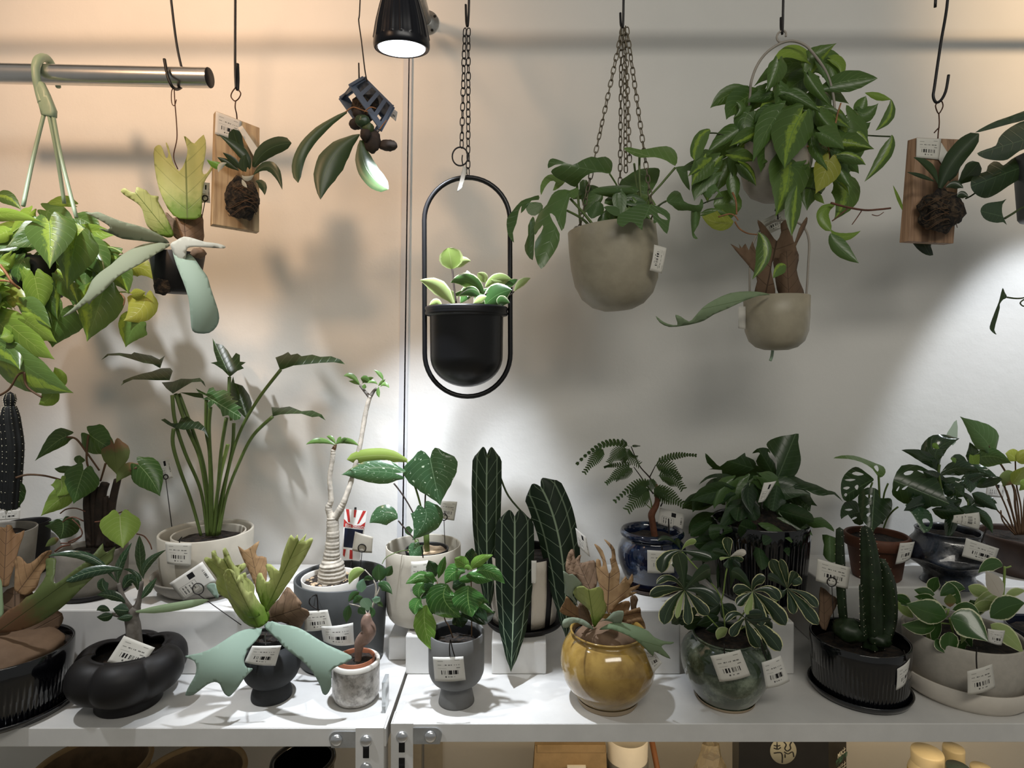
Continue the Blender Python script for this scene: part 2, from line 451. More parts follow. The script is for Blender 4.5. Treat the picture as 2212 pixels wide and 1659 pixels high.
# --- pots
plain('black_satin', '#0d0d10', .36, .5, var=.1, vscale=20)
plain('black_gloss', '#08090f', .10, .6, var=.1, coat=.6)
plain('black_matte', '#120f10', .55, .4, var=.12, vscale=25)
plain('black_plastic', '#0c0c0d', .5, .4)
plain('charcoal_matte', '#2c2d2e', .72, .3, var=.1, vscale=40, bstr=.1, bscale=350)
plain('grey_matte', '#6c6c6b', .6, .4, var=.06, vscale=30)
plain('grey_foot', '#4c4c4d', .65, .3, var=.06)
plain('dark_grey_pot', '#4b4d4e', .5, .4, var=.06)
plain('warm_grey_pot', '#8a857c', .6, .35, var=.08, vscale=30, bstr=.1)
plain('cream_grey_pot', '#bdb6a8', .5, .4, var=.05, vscale=25)
plain('white_plastic_pot', '#d9d5cd', .4, .5, var=.03)
plain('beige_plastic', '#a19985', .42, .45, var=.06, vscale=40, bstr=.06, bscale=300)
plain('beige_plastic_grey', '#9b948a', .45, .45, var=.06, vscale=40)
plain('stone_grey', '#b3ada3', .6, .35, var=.06, vscale=60, bstr=.12, bscale=300)
plain('saucer_white', '#d8d0c4', .45, .45, var=.04)
plain('navy_glaze_dark', '#141b2c', .15, .6, var=.2, coat=.5)
plain('brown_clay', '#3d2b22', .45, .5, var=.2, vscale=20)
plain('terracotta', '#6a4332', .6, .35, var=.15, vscale=25, bstr=.15)
plain('terracotta_plastic', '#9a6045', .45, .4)
t = NT('raku_glaze'); n1 = t.noise(14, 6, .65); n2 = t.noise(50, 4, .6)
t.bsdf(t.mix(t.ramp(n1, .38, .66), lin('#0b0c12'), lin('#3a4252')), t.ramp(n2, .2, .9), .6, bump=n2, bstr=.35, coat=.5)
t = NT('blue_glaze'); n1 = t.noise(26, 6, .65); n2 = t.noise(9, 4)
t.bsdf(t.mix(t.ramp(n1, .5, .72), t.mix(n2, lin('#070c1c'), lin('#12203f')), lin('#4d5f7d')), .09, .6, coat=.8)
t = NT('green_glaze'); n1 = t.noise(22, 6, .65); n2 = t.noise(7, 4)
t.bsdf(t.mix(t.ramp(n1, .45, .75), t.mix(n2, lin('#1e2a22'), lin('#46553f')), lin('#8f9a86')), .11, .6, coat=.7, bump=n2, bstr=.3, bdist=.01)
t = NT('yellow_glaze'); n1 = t.noise(30, 5, .6); sz = t.n('ShaderNodeSeparateXYZ'); t.l(t.obj(), sz.inputs[0])
edge = t.math('ADD', sz.outputs[2], t.math('MULTIPLY_ADD', t.noise(18, 3), .05, -.025))
t.bsdf(t.mix(t.ramp(edge, .008, .03), lin('#8d7a58'), t.mix(t.ramp(n1, .35, .7), lin('#a98a48'), lin('#8a6c34'))), .12, .6, coat=.6)
t = NT('raw_clay'); t.bsdf(lin('#a5937a'), .7)
t = NT('silver_glaze'); n1 = t.noise(60, 6, .7); t.bsdf(t.mix(t.ramp(n1, .4, .7), lin('#b5b0a9'), lin('#77726c')), .26, .5, .35, bump=n1, bstr=.15)
t = NT('striped_white'); n1 = t.noise(160, 3); t.bsdf(lin('#c5bdb0'), .8, bump=n1, bstr=.6, bdist=.002)
plain('orchid_plastic', '#5e6a7c', .38, .5, var=.05)
plain('chain_bronze', '#6f6654', .45, .5, .3)
plain('hanger_green', '#8fa68f', .4, .5, var=.03)
# --- soil etc.
t = NT('soil'); n1 = t.noise(110, 5, .7); t.bsdf(t.mix(t.ramp(n1, .4, .7), lin('#0d0a08'), lin('#3a2c20')), .9, bump=n1, bstr=1., bdist=.004)
t = NT('moss'); n1 = t.noise(70, 6, .7, dist=1.5); t.bsdf(t.mix(t.ramp(n1, .42, .68), lin('#120e0b'), lin('#5a4a38')), .9, bump=n1, bstr=1., bdist=.006)
plain('pebble', '#c2a98a', .6, var=.2, vscale=60)
plain('bark_pale', '#c4bbad', .75, var=.2, vscale=60, bstr=.5, bscale=150)
plain('bark_grey', '#77716a', .8, var=.2, vscale=60, bstr=.5, bscale=150)
plain('bark_brown', '#6b4029', .7, var=.2, vscale=60, bstr=.4, bscale=150)
plain('bark_dark', '#33261c', .8, var=.25, vscale=60, bstr=.5, bscale=120)
plain('aerial_root', '#9a6a42', .6, var=.2, vscale=60)
plain('root_brown', '#6b4330', .7, var=.2, vscale=60)
plain('ginseng_bark', '#94786a', .5, var=.2, vscale=40)
t = NT('pine_board'); sx = t.n('ShaderNodeSeparateXYZ'); t.l(t.obj(), sx.inputs[0]); mp = t.n('ShaderNodeMapping'); t.l(t.obj(), mp.inputs[0]); mp.inputs['Scale'].default_value = (60, 60, 3)
n1 = t.noise(1.0, 4, .6, mp.outputs[0], 1.2); t.bsdf(t.mix(t.ramp(n1, .38, .66), lin('#bca27c'), lin('#8a6c4a')), .55, bump=n1, bstr=.15)
t = NT('brown_board'); mp = t.n('ShaderNodeMapping'); t.l(t.obj(), mp.inputs[0]); mp.inputs['Scale'].default_value = (55, 55, 3)
n1 = t.noise(1.0, 4, .6, mp.outputs[0], 1.2); t.bsdf(t.mix(t.ramp(n1, .38, .66), lin('#a58468'), lin('#6f543f')), .6, bump=n1, bstr=.15)
# --- stems
plain('stem_green', '#5a6e36', .45, .4, var=.1)
plain('stem_dark', '#3c4a26', .5, .4, var=.1)
plain('stem_pale', '#8aa257', .45, .4, var=.1)
plain('stem_purple', '#3e3430', .5, .4)
plain('stem_brown', '#5b4430', .6, .3)
# --- leaves
leafmat('philo', '#52782b', '#3c6020', '#6d8f45', .03, 7, .9, .10, tl=.22, rough=.30)
leafmat('brasil', '#56792b', '#3f6020', '#5f8a3a', .025, 7, .9, .09, centre=('#86a03a', .13, .8), tl=.25, rough=.30)
leafmat('brasil_lime', '#8fb32b', '#6b9427', '#a9c650', .025, 7, .9, .09, tl=.32, rough=.32)
leafmat('philo_yellow', '#a9a92c', '#8c9b2a', '#c2c468', .03, 6, .9, .09, tl=.35, rough=.35)
leafmat('old_heart', '#38621f', '#24431a', '#7d9c58', .03, 8, .9, .08, tl=.2, rough=.3)
leafmat('heart_lime', '#87a834', '#789a30', '#b7c877', .03, 8, .9, .07, tl=.3, rough=.35)
leafmat('xanadu', '#203a18', '#182d13', '#4a6b35', .03, 8, .7, .1, tl=.18, rough=.34)
leafmat('xanadu_lit', '#3f6a35', '#35602d', '#9cc08a', .03, 8, .7, .1, tl=.2, rough=.25)  # brighter xanadu copy for the lit leaf, lamplight put into its colour
leafmat('spotted', '#3b6b40', '#2b5434', '#7ea479', .02, 9, .9, .06, spots=('#cfdec3', 13., .66), tl=.22, rough=.22, coat=.2)
leafmat('spotted_new', '#9fb84f', '#8fab42', '#c6d487', .03, 0, tl=.3, rough=.3)
leafmat('queen', '#10261a', '#0b1c12', '#8fa583', .06, 9, -.42, .035, collect=.68, latmix=.55, tl=.05, rough=.42, spec=.3, mott=.1)
leafmat('coffee', '#3a7a2b', '#2c651f', '#8fbf5a', .035, 9, .8, .12, tl=.22, rough=.16, coat=.5, bump=.5)
leafmat('coffee_lime', '#6fa22c', '#5a9228', '#b2d36a', .035, 8, .8, .12, tl=.3, rough=.2, coat=.4, bump=.5)
leafmat('coffee_dark', '#1d3a1f', '#14301a', '#49683f', .03, 9, .8, .11, tl=.12, rough=.16, coat=.5, bump=.5)
leafmat('schefflera', '#26402a', '#1d3422', '#6f875a', .03, 0, edge=('#d5d3a0', .80, .55), tl=.15, rough=.25, coat=.3)
leafmat('schefflera_plain', '#26402a', '#1a2f1f', '#6f875a', .03, 0, tl=.15, rough=.25, coat=.3)
leafmat('hoya', '#3d6b2c', '#2c541f', '#5f8a45', .02, 0, edge=('#e0e2bd', .86, .3), tl=.18, rough=.25, coat=.3)
leafmat('hoya_white', '#e6d9cf', '#d8cfc0', '#cbbcae', .03, 0, tl=.25, rough=.35)
leafmat('hoya_pale', '#b2c878', '#96b558', '#c8d79a', .025, 0, edge=('#dfe4b5', .8, .3), tl=.3, rough=.3)
leafmat('monstera', '#27471f', '#1b351a', '#47653a', .03, 7, .9, .08, tl=.15, rough=.32)
leafmat('adansonii', '#274620', '#1b3519', '#4b6b3d', .03, 7, .9, .08, tl=.15, rough=.28)
leafmat('rhaphi', '#527636', '#3d602a', '#5c7d47', .03, 7, .9, .09, tl=.2, rough=.28)
leafmat('rhaphi_light', '#6d9140', '#5b8438', '#86a75e', .03, 7, .9, .09, tl=.28, rough=.3)
leafmat('mounted', '#2c4227', '#243a22', '#4c6340', .04, 0, tl=.12, rough=.32)
leafmat('mounted_lime', '#78c034', '#6db02e', '#a9dd72', .03, 0, tl=.3, rough=.3)
leafmat('orchid_leaf', '#38502c', '#2e4628', '#50693c', .03, 0, tl=.12, rough=.34)
leafmat('big_hoya', '#2f4a30', '#263f29', '#4f6a48', .03, 6, .7, .07, tl=.15, rough=.3)
leafmat('adenium', '#2b4f34', '#22432c', '#9ab489', .05, 10, .3, .06, tl=.15, rough=.22, coat=.3)
leafmat('plumeria', '#5f8a3a', '#4f7a33', '#9fc06d', .04, 0, tl=.25, rough=.3)
leafmat('ficus', '#2f5a2c', '#254d26', '#5f8850', .03, 0, tl=.18, rough=.22, coat=.3)
leafmat('ficus_pale', '#86b59a', '#6fa585', '#9cc9ac', .03, 0, tl=.2, rough=.3)
leafmat('fern_leaflet', '#3a5230', '#2e4426', None, tl=.25, rough=.75, spec=.15, bump=.0)
leafmat('stag_green', '#8fa67c', '#7a9468', '#56703c', .02, 0, tl=.2, rough=.6, spec=.2, bump=.2, tcol='#9fb84a')
leafmat('stag_lime', '#cdd07c', '#b9c268', '#5d7426', .03, 5, 1.3, .05, tl=.38, rough=.5, spec=.3, tcol='#b5c83e', base=('#6b8a34', .05, .4))
leafmat('stag_blue', '#b2c2b4', '#a2b7a6', '#8aa592', .0, 0, tl=.08, tcol='#93b8a8', rough=.65, spec=.2, mott=.5)
leafmat('stag_grey', '#a5ac98', '#949c86', '#7d8a6c', .0, 0, tl=.1, tcol='#949c86', rough=.7, spec=.2, mott=.5)
leafmat('stag_white', '#d3d2c8', '#c6c8bc', '#b9bcae', .0, 0, tl=.1, tcol='#c9c8bb', rough=.7, spec=.2, mott=.5)
leafmat('stag_brown', '#b08858', '#8c6540', '#5a4030', .02, 5, 1.2, .05, tl=.2, rough=.7, spec=.2, tcol='#b08a62', mott=.7, bump=.6)
leafmat('stag_dark', '#8c6e52', '#6c533d', '#4a3829', .02, 4, 1.2, .05, tl=.1, rough=.75, spec=.2, tcol='#8a5a40', mott=.6, bump=.6)
leafmat('stag_olive', '#6d7d3c', '#5c6d33', '#3d4a1e', .015, 0, tl=.2, rough=.5, spec=.3, mott=.5, base=('#7a5a40', .1, .35), tcol='#8f9a3a')
leafmat('stag_pale', '#b4c0ae', '#a5b39d', '#95a58a', .0, 0, tl=.1, tcol='#a5b39d', rough=.65, spec=.2)
leafmat('cactus_skin', '#24351f', '#1b2a18', '#3c5030', .0, 0, tl=.0, rough=.4)
plain('cactus', '#26361f', .45, .4, var=.2, vscale=50)
plain('cactus_dark', '#16191a', .6, .4, var=.2, vscale=50)
plain('spine', '#c9c3a9', .6)
# --- print
def rect(t, u0, u1, v0, v1):
    u, v, _ = t.uv()
    a = t.math('MULTIPLY', t.math('GREATER_THAN', u, u0), t.math('LESS_THAN', u, u1))
    b = t.math('MULTIPLY', t.math('GREATER_THAN', v, v0), t.math('LESS_THAN', v, v1)); return t.math('MULTIPLY', a, b)
def stripes(t, n, th, seed=0.):
    u, v, _ = t.uv(); w = t.n('ShaderNodeTexWhiteNoise', noise_dimensions='1D'); t.l(t.math('FLOOR', t.math('MULTIPLY_ADD', u, float(n), seed)), w.inputs['W']); return t.math('GREATER_THAN', w.outputs[0], th)
def amax(t, L):
    r = L[0]
    for q in L[1:]: r = t.math('MAXIMUM', r, q)
    return r
def tagmat(name, paper='#dfdcd3', seed=0.):
    t = NT(name)
    ink = amax(t, [t.math('MULTIPLY', rect(t, .14, .32, .815, .84), .55), t.math('MULTIPLY', rect(t, .70, .86, .86, .885), .6),
                   t.math('MULTIPLY', t.math('MULTIPLY', rect(t, .14, .26, .66, .69), .6), 1.), t.math('MULTIPLY', t.math('MULTIPLY', rect(t, .32, .86, .655, .70), stripes(t, 46, .35, seed)), .75),
                   t.math('MULTIPLY', rect(t, .14, .42, .53, .55), .35), t.math('MULTIPLY', rect(t, .74, .86, .54, .575), .7),
                   t.math('MULTIPLY', rect(t, .22, .80, .29, .46), stripes(t, 62, .45, seed + 11)), t.math('MULTIPLY', rect(t, .36, .41, .165, .225), .9),
                   t.math('MULTIPLY', t.math('MULTIPLY', rect(t, .45, .68, .175, .215), stripes(t, 40, .3, seed + 5)), .7)])
    t.bsdf(t.mix(ink, lin(paper), lin('#1a1a1c')), .55, .3, transl=(.15, lin(paper)))
tagmat('tag_print'); tagmat('tag_print_b', '#e4e2dc', 31.)
t = NT('tag_back'); a = rect(t, .48, .66, .64, .88); fr = t.math('SUBTRACT', rect(t, .12, .60, .10, .56), rect(t, .135, .585, .12, .54))
tx = t.math('MULTIPLY', t.math('MULTIPLY', amax(t, [rect(t, .18, .22, .16, .5), rect(t, .27, .31, .16, .5), rect(t, .38, .42, .22, .46), rect(t, .48, .51, .2, .5), rect(t, .86, .92, .30, .72)]), 1.), 1.)
u_, v_, _ = t.uv(); w = t.n('ShaderNodeTexWhiteNoise', noise_dimensions='1D'); t.l(t.math('FLOOR', t.math('MULTIPLY', v_, 34.)), w.inputs['W'])
tx = t.math('MULTIPLY', tx, t.math('GREATER_THAN', w.outputs[0], .35))
t.bsdf(t.mix(amax(t, [a, t.math('MULTIPLY', fr, .5), t.math('MULTIPLY', tx, .75)]), lin('#dbd8d2'), lin('#1b1b1e')), .55, .3)
plain('tag_plain', '#d6d3cb', .55, .3, var=.03)
plain('ink', '#222224', .6)
plain('ink_white', '#cfcfc4', .6)
plain('ink_green', '#2f5a48', .6)
plain('paper_red', '#b5302c', .5)
plain('paper_white', '#e8e5e1', .5)
plain('paper_navy', '#141c33', .4)
plain('kraft', '#958062', .75, .2, var=.1, vscale=30, bstr=.15)
plain('bag_black', '#1c1c1e', .4, .4, var=.1, bstr=.1)
plain('logo_grey', '#8b8b80', .6)
plain('bottle_white', '#c9bd9d', .4, var=.03)
plain('bottle_yellow', '#a08a1c', .4)
plain('bottle_teal', '#2e3b38', .4)
plain('tan_pot', '#8c7458', .6, var=.15)
plain('tan_rim', '#b79a70', .6)
plain('stick_wood', '#8a5a38', .6)
t = NT('cellophane'); t.bsdf(lin('#d8cdb4'), .12, .6, trans=.75, coat=.5)
t = NT('clear_plastic'); t.bsdf(lin('#e8ecee'), .1, .6, trans=.7)
# ------------------------------------------------------------------ the room
SHZ = CZ - 0.632            # shelf top
YF, YR, YW = 1.05, 1.2135, 1.5
def struct(name, a, b, mat, par=None, bev=0, smooth=False):
    o = box(name, a, b, mat, par, bev, loc=((a[0] + b[0]) / 2, (a[1] + b[1]) / 2, a[2]) if par is None else None)
    if par is None: o['kind'] = 'structure'
    return o
wall = struct('wall_back', (-2.6, YW, 0), (2.6, YW + .12, 3.1), 'wall_paint')
struct('floor', (-2.6, -2.6, -.1), (2.6, YW + .12, 0), 'floor_vinyl')
struct('ceiling', (-2.6, 1.1, 3.1), (2.6, YW + .12, 3.2), 'ceiling_paint')
tp = P(888, -330, YW - .003); bt = P(864, 1500, YW - .003)
v = []
for p_, w_ in ((tp, .011), (bt, .012)):
    v += [p_ + Vector((-w_, -.004, 0)), p_ + Vector((w_ * .35, -.004, 0)), p_ + Vector((w_ * .35, .004, 0)), p_ + Vector((-w_, .004, 0))]
q = part('trim_1', v, [(0, 1, 5, 4), (1, 2, 6, 5), (2, 3, 7, 6), (3, 0, 4, 7), (0, 3, 2, 1), (4, 5, 6, 7)], 'strip_paint', None, smooth=False, loc=bt)
q['kind'] = 'structure'
v2 = [a + Vector((.0125, 0, 0)) for a in v[:]]
for i in (1, 2, 5, 6): v2[i] = v2[i] + Vector((-.007, 0, 0))
part('groove_strip', v2, [(0, 1, 5, 4), (1, 2, 6, 5), (2, 3, 7, 6), (3, 0, 4, 7), (0, 3, 2, 1), (4, 5, 6, 7)], 'strip_paint', q, smooth=False)

# ------------------------------------------------------------------ steel shelving
def slotted_post(par, x0, x1, yf, side):
    """angle post: front flange x0..x1, return flange on `side` edge"""
    z0, z1 = 0.0, SHZ + .002
    box('post', (x0, yf - .004, z0), (x1, yf - .0015, z1), 'shelf_paint', par, .0006)
    xs = x1 if side > 0 else x0
    box('post_return', (min(xs, xs - side * .0025), yf - .0015, z0), (max(xs, xs - side * .0025), yf + .034, z1), 'shelf_paint', par, .0006)
def bolt(par, x, z, yf, r=.0105):
    c = Vector((x, yf, z)); prof = [(0, .0055), (r * .45, .0052), (r * .8, .0035), (r, .0008), (r, 0)]
    v, f = lathe_vf((0, 0, 0), prof, 20)
    part('bolt', [c + Vector((a[0], -a[2], a[1])) for a in v], [tuple(reversed(q)) for q in f], 'bolt_steel', par)
def slot(par, x, z, yf, w=.011, h=.030):
    v, f = tube_vf([Vector((x, yf, z + h / 2)), Vector((x, yf, z - h / 2))], w * .5, 10)
    v = [Vector((a[0], yf - .0004 + (a[1] - yf) * .05, a[2])) for a in v]
    part('slot', v, f, 'dark_hole', par)
def gusset(par, x0, x1, z0, z1, yf, rside):
    n = 8; r = (z1 - z0) * .45; pts = []
    if rside > 0:
        pts = [(x0, z0), (x0, z1)] + [(x1 - r + r * math.sin(a), z1 - r + r * math.cos(a)) for a in [math.pi / 2 * i / n for i in range(n + 1)]] + [(x1 - r * .3, z0)]
    else:
        pts = [(x1, z0), (x1, z1)] + [(x0 + r - r * math.sin(a), z1 - r + r * math.cos(a)) for a in [math.pi / 2 * i / n for i in range(n + 1)]] + [(x0 + r * .3, z0)]
    k = len(pts); v = [(x, yf, z) for x, z in pts] + [(x, yf + .002, z) for x, z in pts]
    f = [tuple(range(k)), tuple(range(2 * k - 1, k - 1, -1))] + [(i, (i + 1) % k, k + (i + 1) % k, k + i) for i in range(k)]
    part('gusset_plate', v, f, 'galvanized', par, smooth=False)

def shelf_unit(label, x0, x1, yf, post_x, side):
    t = thing('steel_shelf', label, 'shelf', ((x0 + x1) / 2, (yf + YW) / 2, 0))
    lip = .0323
    box('shelf_plate', (x0, yf, SHZ - .0016), (x1, YW - .008, SHZ), 'shelf_paint', t, .0007)
    box('front_lip', (x0, yf - .0008, SHZ - lip), (x1, yf + .0012, SHZ - .0008), 'shelf_paint', t, .0008)
    xs = x1 if side > 0 else x0
    box('side_lip', (min(xs, xs - side * .002), yf, SHZ - lip), (max(xs, xs - side * .002), YW - .008, SHZ - .0008), 'shelf_paint', t, .0006)
    box('lower_plate', (x0, yf + .002, .4484), (x1, YW - .008, .45), 'shelf_under', t)
    box('lower_lip', (x0, yf - .0008, .45 - lip), (x1, yf + .0012, .4492), 'shelf_paint', t, .0008)
    slotted_post(t, post_x[0], post_x[1], yf, side)
    far = x0 if side > 0 else x1
    slotted_post(t, min(far, far + side * .045), max(far, far + side * .045), yf, -side)
    xb = post_x[0] if side > 0 else post_x[1]
    box('rear_post', (min(xb, xb + side * .045), YW - .012, 0), (max(xb, xb + side * .045), YW - .0085, SHZ - .034), 'shelf_under', t)
    return t
def zx(x, Y): return (x - CX) / F * Y
YL = 1.0375
left_shelf = shelf_unit('white steel shelf at the left, its post holed and bolted', -1.55, zx(834, YL), YL, (zx(769, YL), zx(830, YL)), 1)
right_shelf = shelf_unit('white steel shelf at the right carrying the yellow pot', zx(845, YF), 1.62, YF, (zx(845, YF), zx(893, YF)), -1)
def zz(y, Y): return CZ + (YH - y) / F * Y
gusset(left_shelf, zx(712, YL), zx(772, YL), zz(1613, YL), zz(1578, YL), YL - .0032, -1)
gusset(right_shelf, zx(890, YF), zx(955, YF), zz(1605, YF), zz(1570, YF), YF - .0032, 1)
for x, y, s_, Y in ((728, 1596, left_shelf, YL), (792, 1597, left_shelf, YL), (792, 1656, left_shelf, YL), (869, 1589, right_shelf, YF), (930, 1588, right_shelf, YF)):
    bolt(s_, zx(x, Y), zz(y, Y), Y - .004)
for x, y, s_, Y in ((792, 1615, left_shelf, YL), (792, 1678, left_shelf, YL), (869, 1603, right_shelf, YF), (869, 1652, right_shelf, YF)):
    slot(s_, zx(x, Y), zz(y, Y), Y - .0042)

# ------------------------------------------------------------------ white risers the back row stands on
def riser(label, x0, x1, h, yf=YR, yb=YW - .012):
    o = box('riser_block', (x0, yf, SHZ + .0003), (x1, yb, SHZ + h), 'riser_paint', None, .003, loc=((x0 + x1) / 2, (yf + yb) / 2, SHZ + .0003))
    return _props(o, label, 'riser')
riser('long white riser board under the pots at the left', -1.52, zx(604, YR), .130)
riser('low white block behind the small silver cup', -.261, -.2185, .050, 1.27)
b5 = zx(876, YR)
riser('white block under the cream cylinder pot', b5, zx(985, YR), .078)
riser('white block under the black saucer and striped pot', zx(1062, YR), zx(1180, YR), .064)
riser('tall white block under the dark blue pot', zx(1345, YR), zx(1470, YR), .130)
riser('white block under the black ribbed pot', zx(1600, YR), zx(1716, YR), .105)
riser('highest white riser under the terracotta pot at the right', zx(1792, 1.275), 1.55, .154, 1.275)
Z_LR, Z_B5, Z_B6, Z_B7, Z_B8, Z_RR = SHZ + .130, SHZ + .078, SHZ + .064, SHZ + .130, SHZ + .105, SHZ + .154

# ------------------------------------------------------------------ rail, flange, hooks, front pipe
FL = P(922, 50, YW); RZ = FL[2]; RY = 1.2
t = thing('ceiling_rail', 'steel pipe rail with a round wall flange above the lamp', 'pipe', FL)
v, f = tube_vf([Vector((-1.5, RY, RZ)), Vector((1.6, RY, RZ))], .0125, 16); part('pipe', v, f, 'pipe_steel', t)
v, f = tube_vf([Vector((FL[0], YW - .01, RZ)), Vector((FL[0], RY, RZ))], .0125, 16); part('bracket_pipe', v, f, 'pipe_steel', t)
def disc_y(c, prof, seg=28):
    v, f = lathe_vf((0, 0, 0), prof, seg); return [Vector(c) + Vector((a[0], -a[2], a[1])) for a in v], [tuple(reversed(q)) for q in f]
v, f = disc_y((FL[0], YW, RZ), [(0, .014), (.018, .014), (.020, .006), (.030, .005), (.031, .0)]); fo = part('flange', v, f, 'pipe_steel', t)
for a in (0.6, 2.2, 3.7, 5.3):
    v, f = disc_y((FL[0] + .0245 * math.cos(a), YW - .0052, RZ + .0245 * math.sin(a)), [(0, .0016), (.003, .0014), (.0038, 0)], 10); part('screw', v, f, 'dark_hole', fo)

PY = 1.25
t = thing('clothes_rail_pipe', 'shiny chrome pipe end at the upper left', 'pipe', P(230, 162, PY))
pa, pb = P(-140, 156, PY), P(452, 168, PY)
v, f = tube_vf([pa, pb], 21 / F * PY, 28, caps=False); part('pipe', v, f, 'chrome', t)
d_ = (pb - pa).normalized()
v, f = tube_vf([pb - d_ * .001, pb + d_ * .0015], [21 / F * PY * 1.0, 20.4 / F * PY], 28); part('end_cap', v, f, 'black_plastic', t)

def hook(label, paths, Y=1.2, r=2.6, mat='black_metal', name='wire_hook', cat='hook'):
    p0 = px_pts(paths[0][0] if isinstance(paths[0], tuple) else paths[0], Y)[0]
    t = thing(name, label, cat, p0)
    for i, q in enumerate(paths):
        rr = r
        if isinstance(q, tuple): q, rr = q
        tube('rod' if i == 0 else 'bend', q, Y, rr, mat, t, n=6)
    return t
hook('black wire hook slung under the chrome pipe end', ['362,-145,1.195 358,-152,1.185 355,-140,1.22 378,70,1.26 393,150,1.2715', ('355,128,1.226 359,150,1.222 364,170,1.222 372,187,1.227 382,193,1.245 391,189,1.262', 3.4)])
hook('black straight hook above the pale wooden board', ['503,-140,1.188 508,-149,1.186 509,-138,1.186 508,60,1.19 508,150,1.196 510,192,1.199', ('513,195,1.201 514,170,1.203 513,138,1.205', 3.6)])
hook('black straight hook holding the black chains', ['1008,-140,1.188 1012,-149,1.186 1014,-138,1.186 1013,0,1.19 1011,50,1.197 1009,57,1.2', ('1009,57,1.2 1007,45,1.203 1006,10,1.205', 2.6)])
hook('black straight hook holding the beige chains', ['1342,-140,1.188 1346,-149,1.186 1349,-138,1.186 1347,0,1.19 1346,50,1.196 1344,60,1.199', ('1344,60,1.199 1341,52,1.201 1340,28,1.203', 2.6)])
hook('black straight hook above the beige ring planter', ['1688,-140,1.188 1692,-149,1.186 1695,-138,1.186 1692,0,1.19 1691,50,1.195 1690,72,1.199', ('1690,74,1.2 1687,60,1.203 1687,38,1.205', 2.6)])
hook('black S-shaped hook above the brown wooden board', ['2020,16,1.2 2025,-60,1.19 2032,-130,1.186 2042,-150,1.187 2052,-130,1.19 2047,0,1.2 2032,95,1.2 2019,185,1.2 2016,208,1.2 2022,221,1.2 2033,216,1.2 2043,196,1.2 2049,162,1.2'], r=2.9)

# ------------------------------------------------------------------ grow lamp
t = thing('grow_lamp', 'black ribbed grow lamp shining a bright white beam', 'lamp', LAMP)
s_ = 1.06 / F; R = Matrix.Rotation(math.radians(9), 3, 'X')
def lampv(v): return [LAMP + R @ Vector(a) for a in v]
def fin(r, z, a, i):
    return (r * (1 + (.035 * max(0, math.cos(a * 18)) ** 3 if 18 * s_ < z < 140 * s_ else 0)), z)
prof = smooth_prof([(50 * s_, 1 * s_), (57 * s_, -1 * s_), (60 * s_, 4 * s_), (60 * s_, 14 * s_), (58 * s_, 24 * s_), (53 * s_, 50 * s_), (45 * s_, 80 * s_), (36 * s_, 110 * s_), (29 * s_, 135 * s_), (26 * s_, 150 * s_), (26 * s_, 210 * s_)], 4)
v, f = lathe_vf((0, 0, 0), prof, 144, rfun=fin); part('housing', lampv(v), f, 'lamp_body', t)
v, f = lathe_vf((0, 0, 0), [(52 * s_, 3 * s_), (49 * s_, -1 * s_), (40 * s_, 0), (39 * s_, 3 * s_)], 48); part('lens_ring', lampv(v), f, 'lamp_glow_ring', t)
v, f = lathe_vf((0, 0, 0), [(40 * s_, 2 * s_), (20 * s_, 2.5 * s_), (.01 * s_, 2.5 * s_)], 40); ln = part('lens', lampv(v), f, 'lamp_lens', t)
for k in range(3):
    a = k * 2.094 + .5; v, f = lathe_vf((19 * s_ * math.cos(a), 19 * s_ * math.sin(a), 0), [(15 * s_, 2.2 * s_), (12 * s_, .8 * s_), (.01 * s_, .2 * s_)], 24); part('lens_cell', lampv(v), f, 'lamp_glow_ring', ln)
v, f = tube_vf([LAMP + R @ Vector((0, 0, 205 * s_)), LAMP + Vector((0, .06, .21)), Vector((LAMP[0], RY, RZ))], .009, 12); part('stem', v, f, 'lamp_body', t)
lamp_root = t

# ------------------------------------------------------------------ pots
def ppos(cx, Y, z): return Vector(((cx - CX) / F * Y, Y, z))
def wallprof(outer, wall, depth, Y):
    """outer: [(r,h)] px from the bottom centre up to the rim -> closed cup profile in metres"""
    s = Y / F; (R0, H0) = outer[-1]
    pr = [(r * s, h * s) for r, h in outer]
    pr += [((R0 - wall * .3) * s, (H0 + wall * .35) * s), ((R0 - wall * .8) * s, (H0 + wall * .2) * s), ((R0 - wall) * s, (H0 - wall * .4) * s)]
    for k in (.35, .7, 1.0):
        h = H0 - depth * k
        r = R0
        for (ra, ha), (rb, hb) in zip(outer, outer[1:]):
            if min(ha, hb) <= h <= max(ha, hb) and ha != hb: r = ra + (rb - ra) * (h - ha) / (hb - ha)
        pr.append((max(min(r, R0 + 40) - wall, 1) * s, h * s))
    return pr
def pot(par, cx, Y, z, outer, mat, wall=4, depth=40, seg=56, soil=None, soilmat='soil', name='pot', smooth=0, **k):
    c = ppos(cx, Y, z)
    if smooth: outer = [outer[0]] + smooth_prof(outer[1:], smooth)
    o = lathe(name, c, wallprof(outer, wall, depth, Y), mat, par, seg, **k)
    if soil is not None:
        s = Y / F; H0 = outer[-1][1]; h = H0 - soil; r = outer[-1][0]
        for (ra, ha), (rb, hb) in zip(outer, outer[1:]):
            if min(ha, hb) <= h <= max(ha, hb) and ha != hb: r = ra + (rb - ra) * (h - ha) / (hb - ha)
        kk = {q: k[q] for q in ('sx', 'sy', 'rot') if q in k}
        rs = (r - wall * .9) * s
        pr = [(rs, (h - 3) * s), (rs * .95, h * s), (rs * .5, (h + 1.5) * s), (.0005, (h + 2) * s)]
        lathe('soil', c, pr, soilmat, par, 28, rfun=lambda r_, z_, a, i: (r_, z_ + (.0015 * math.sin(a * 7 + i * 2.1) if 0 < i < 3 else 0)), **kk)
    return o
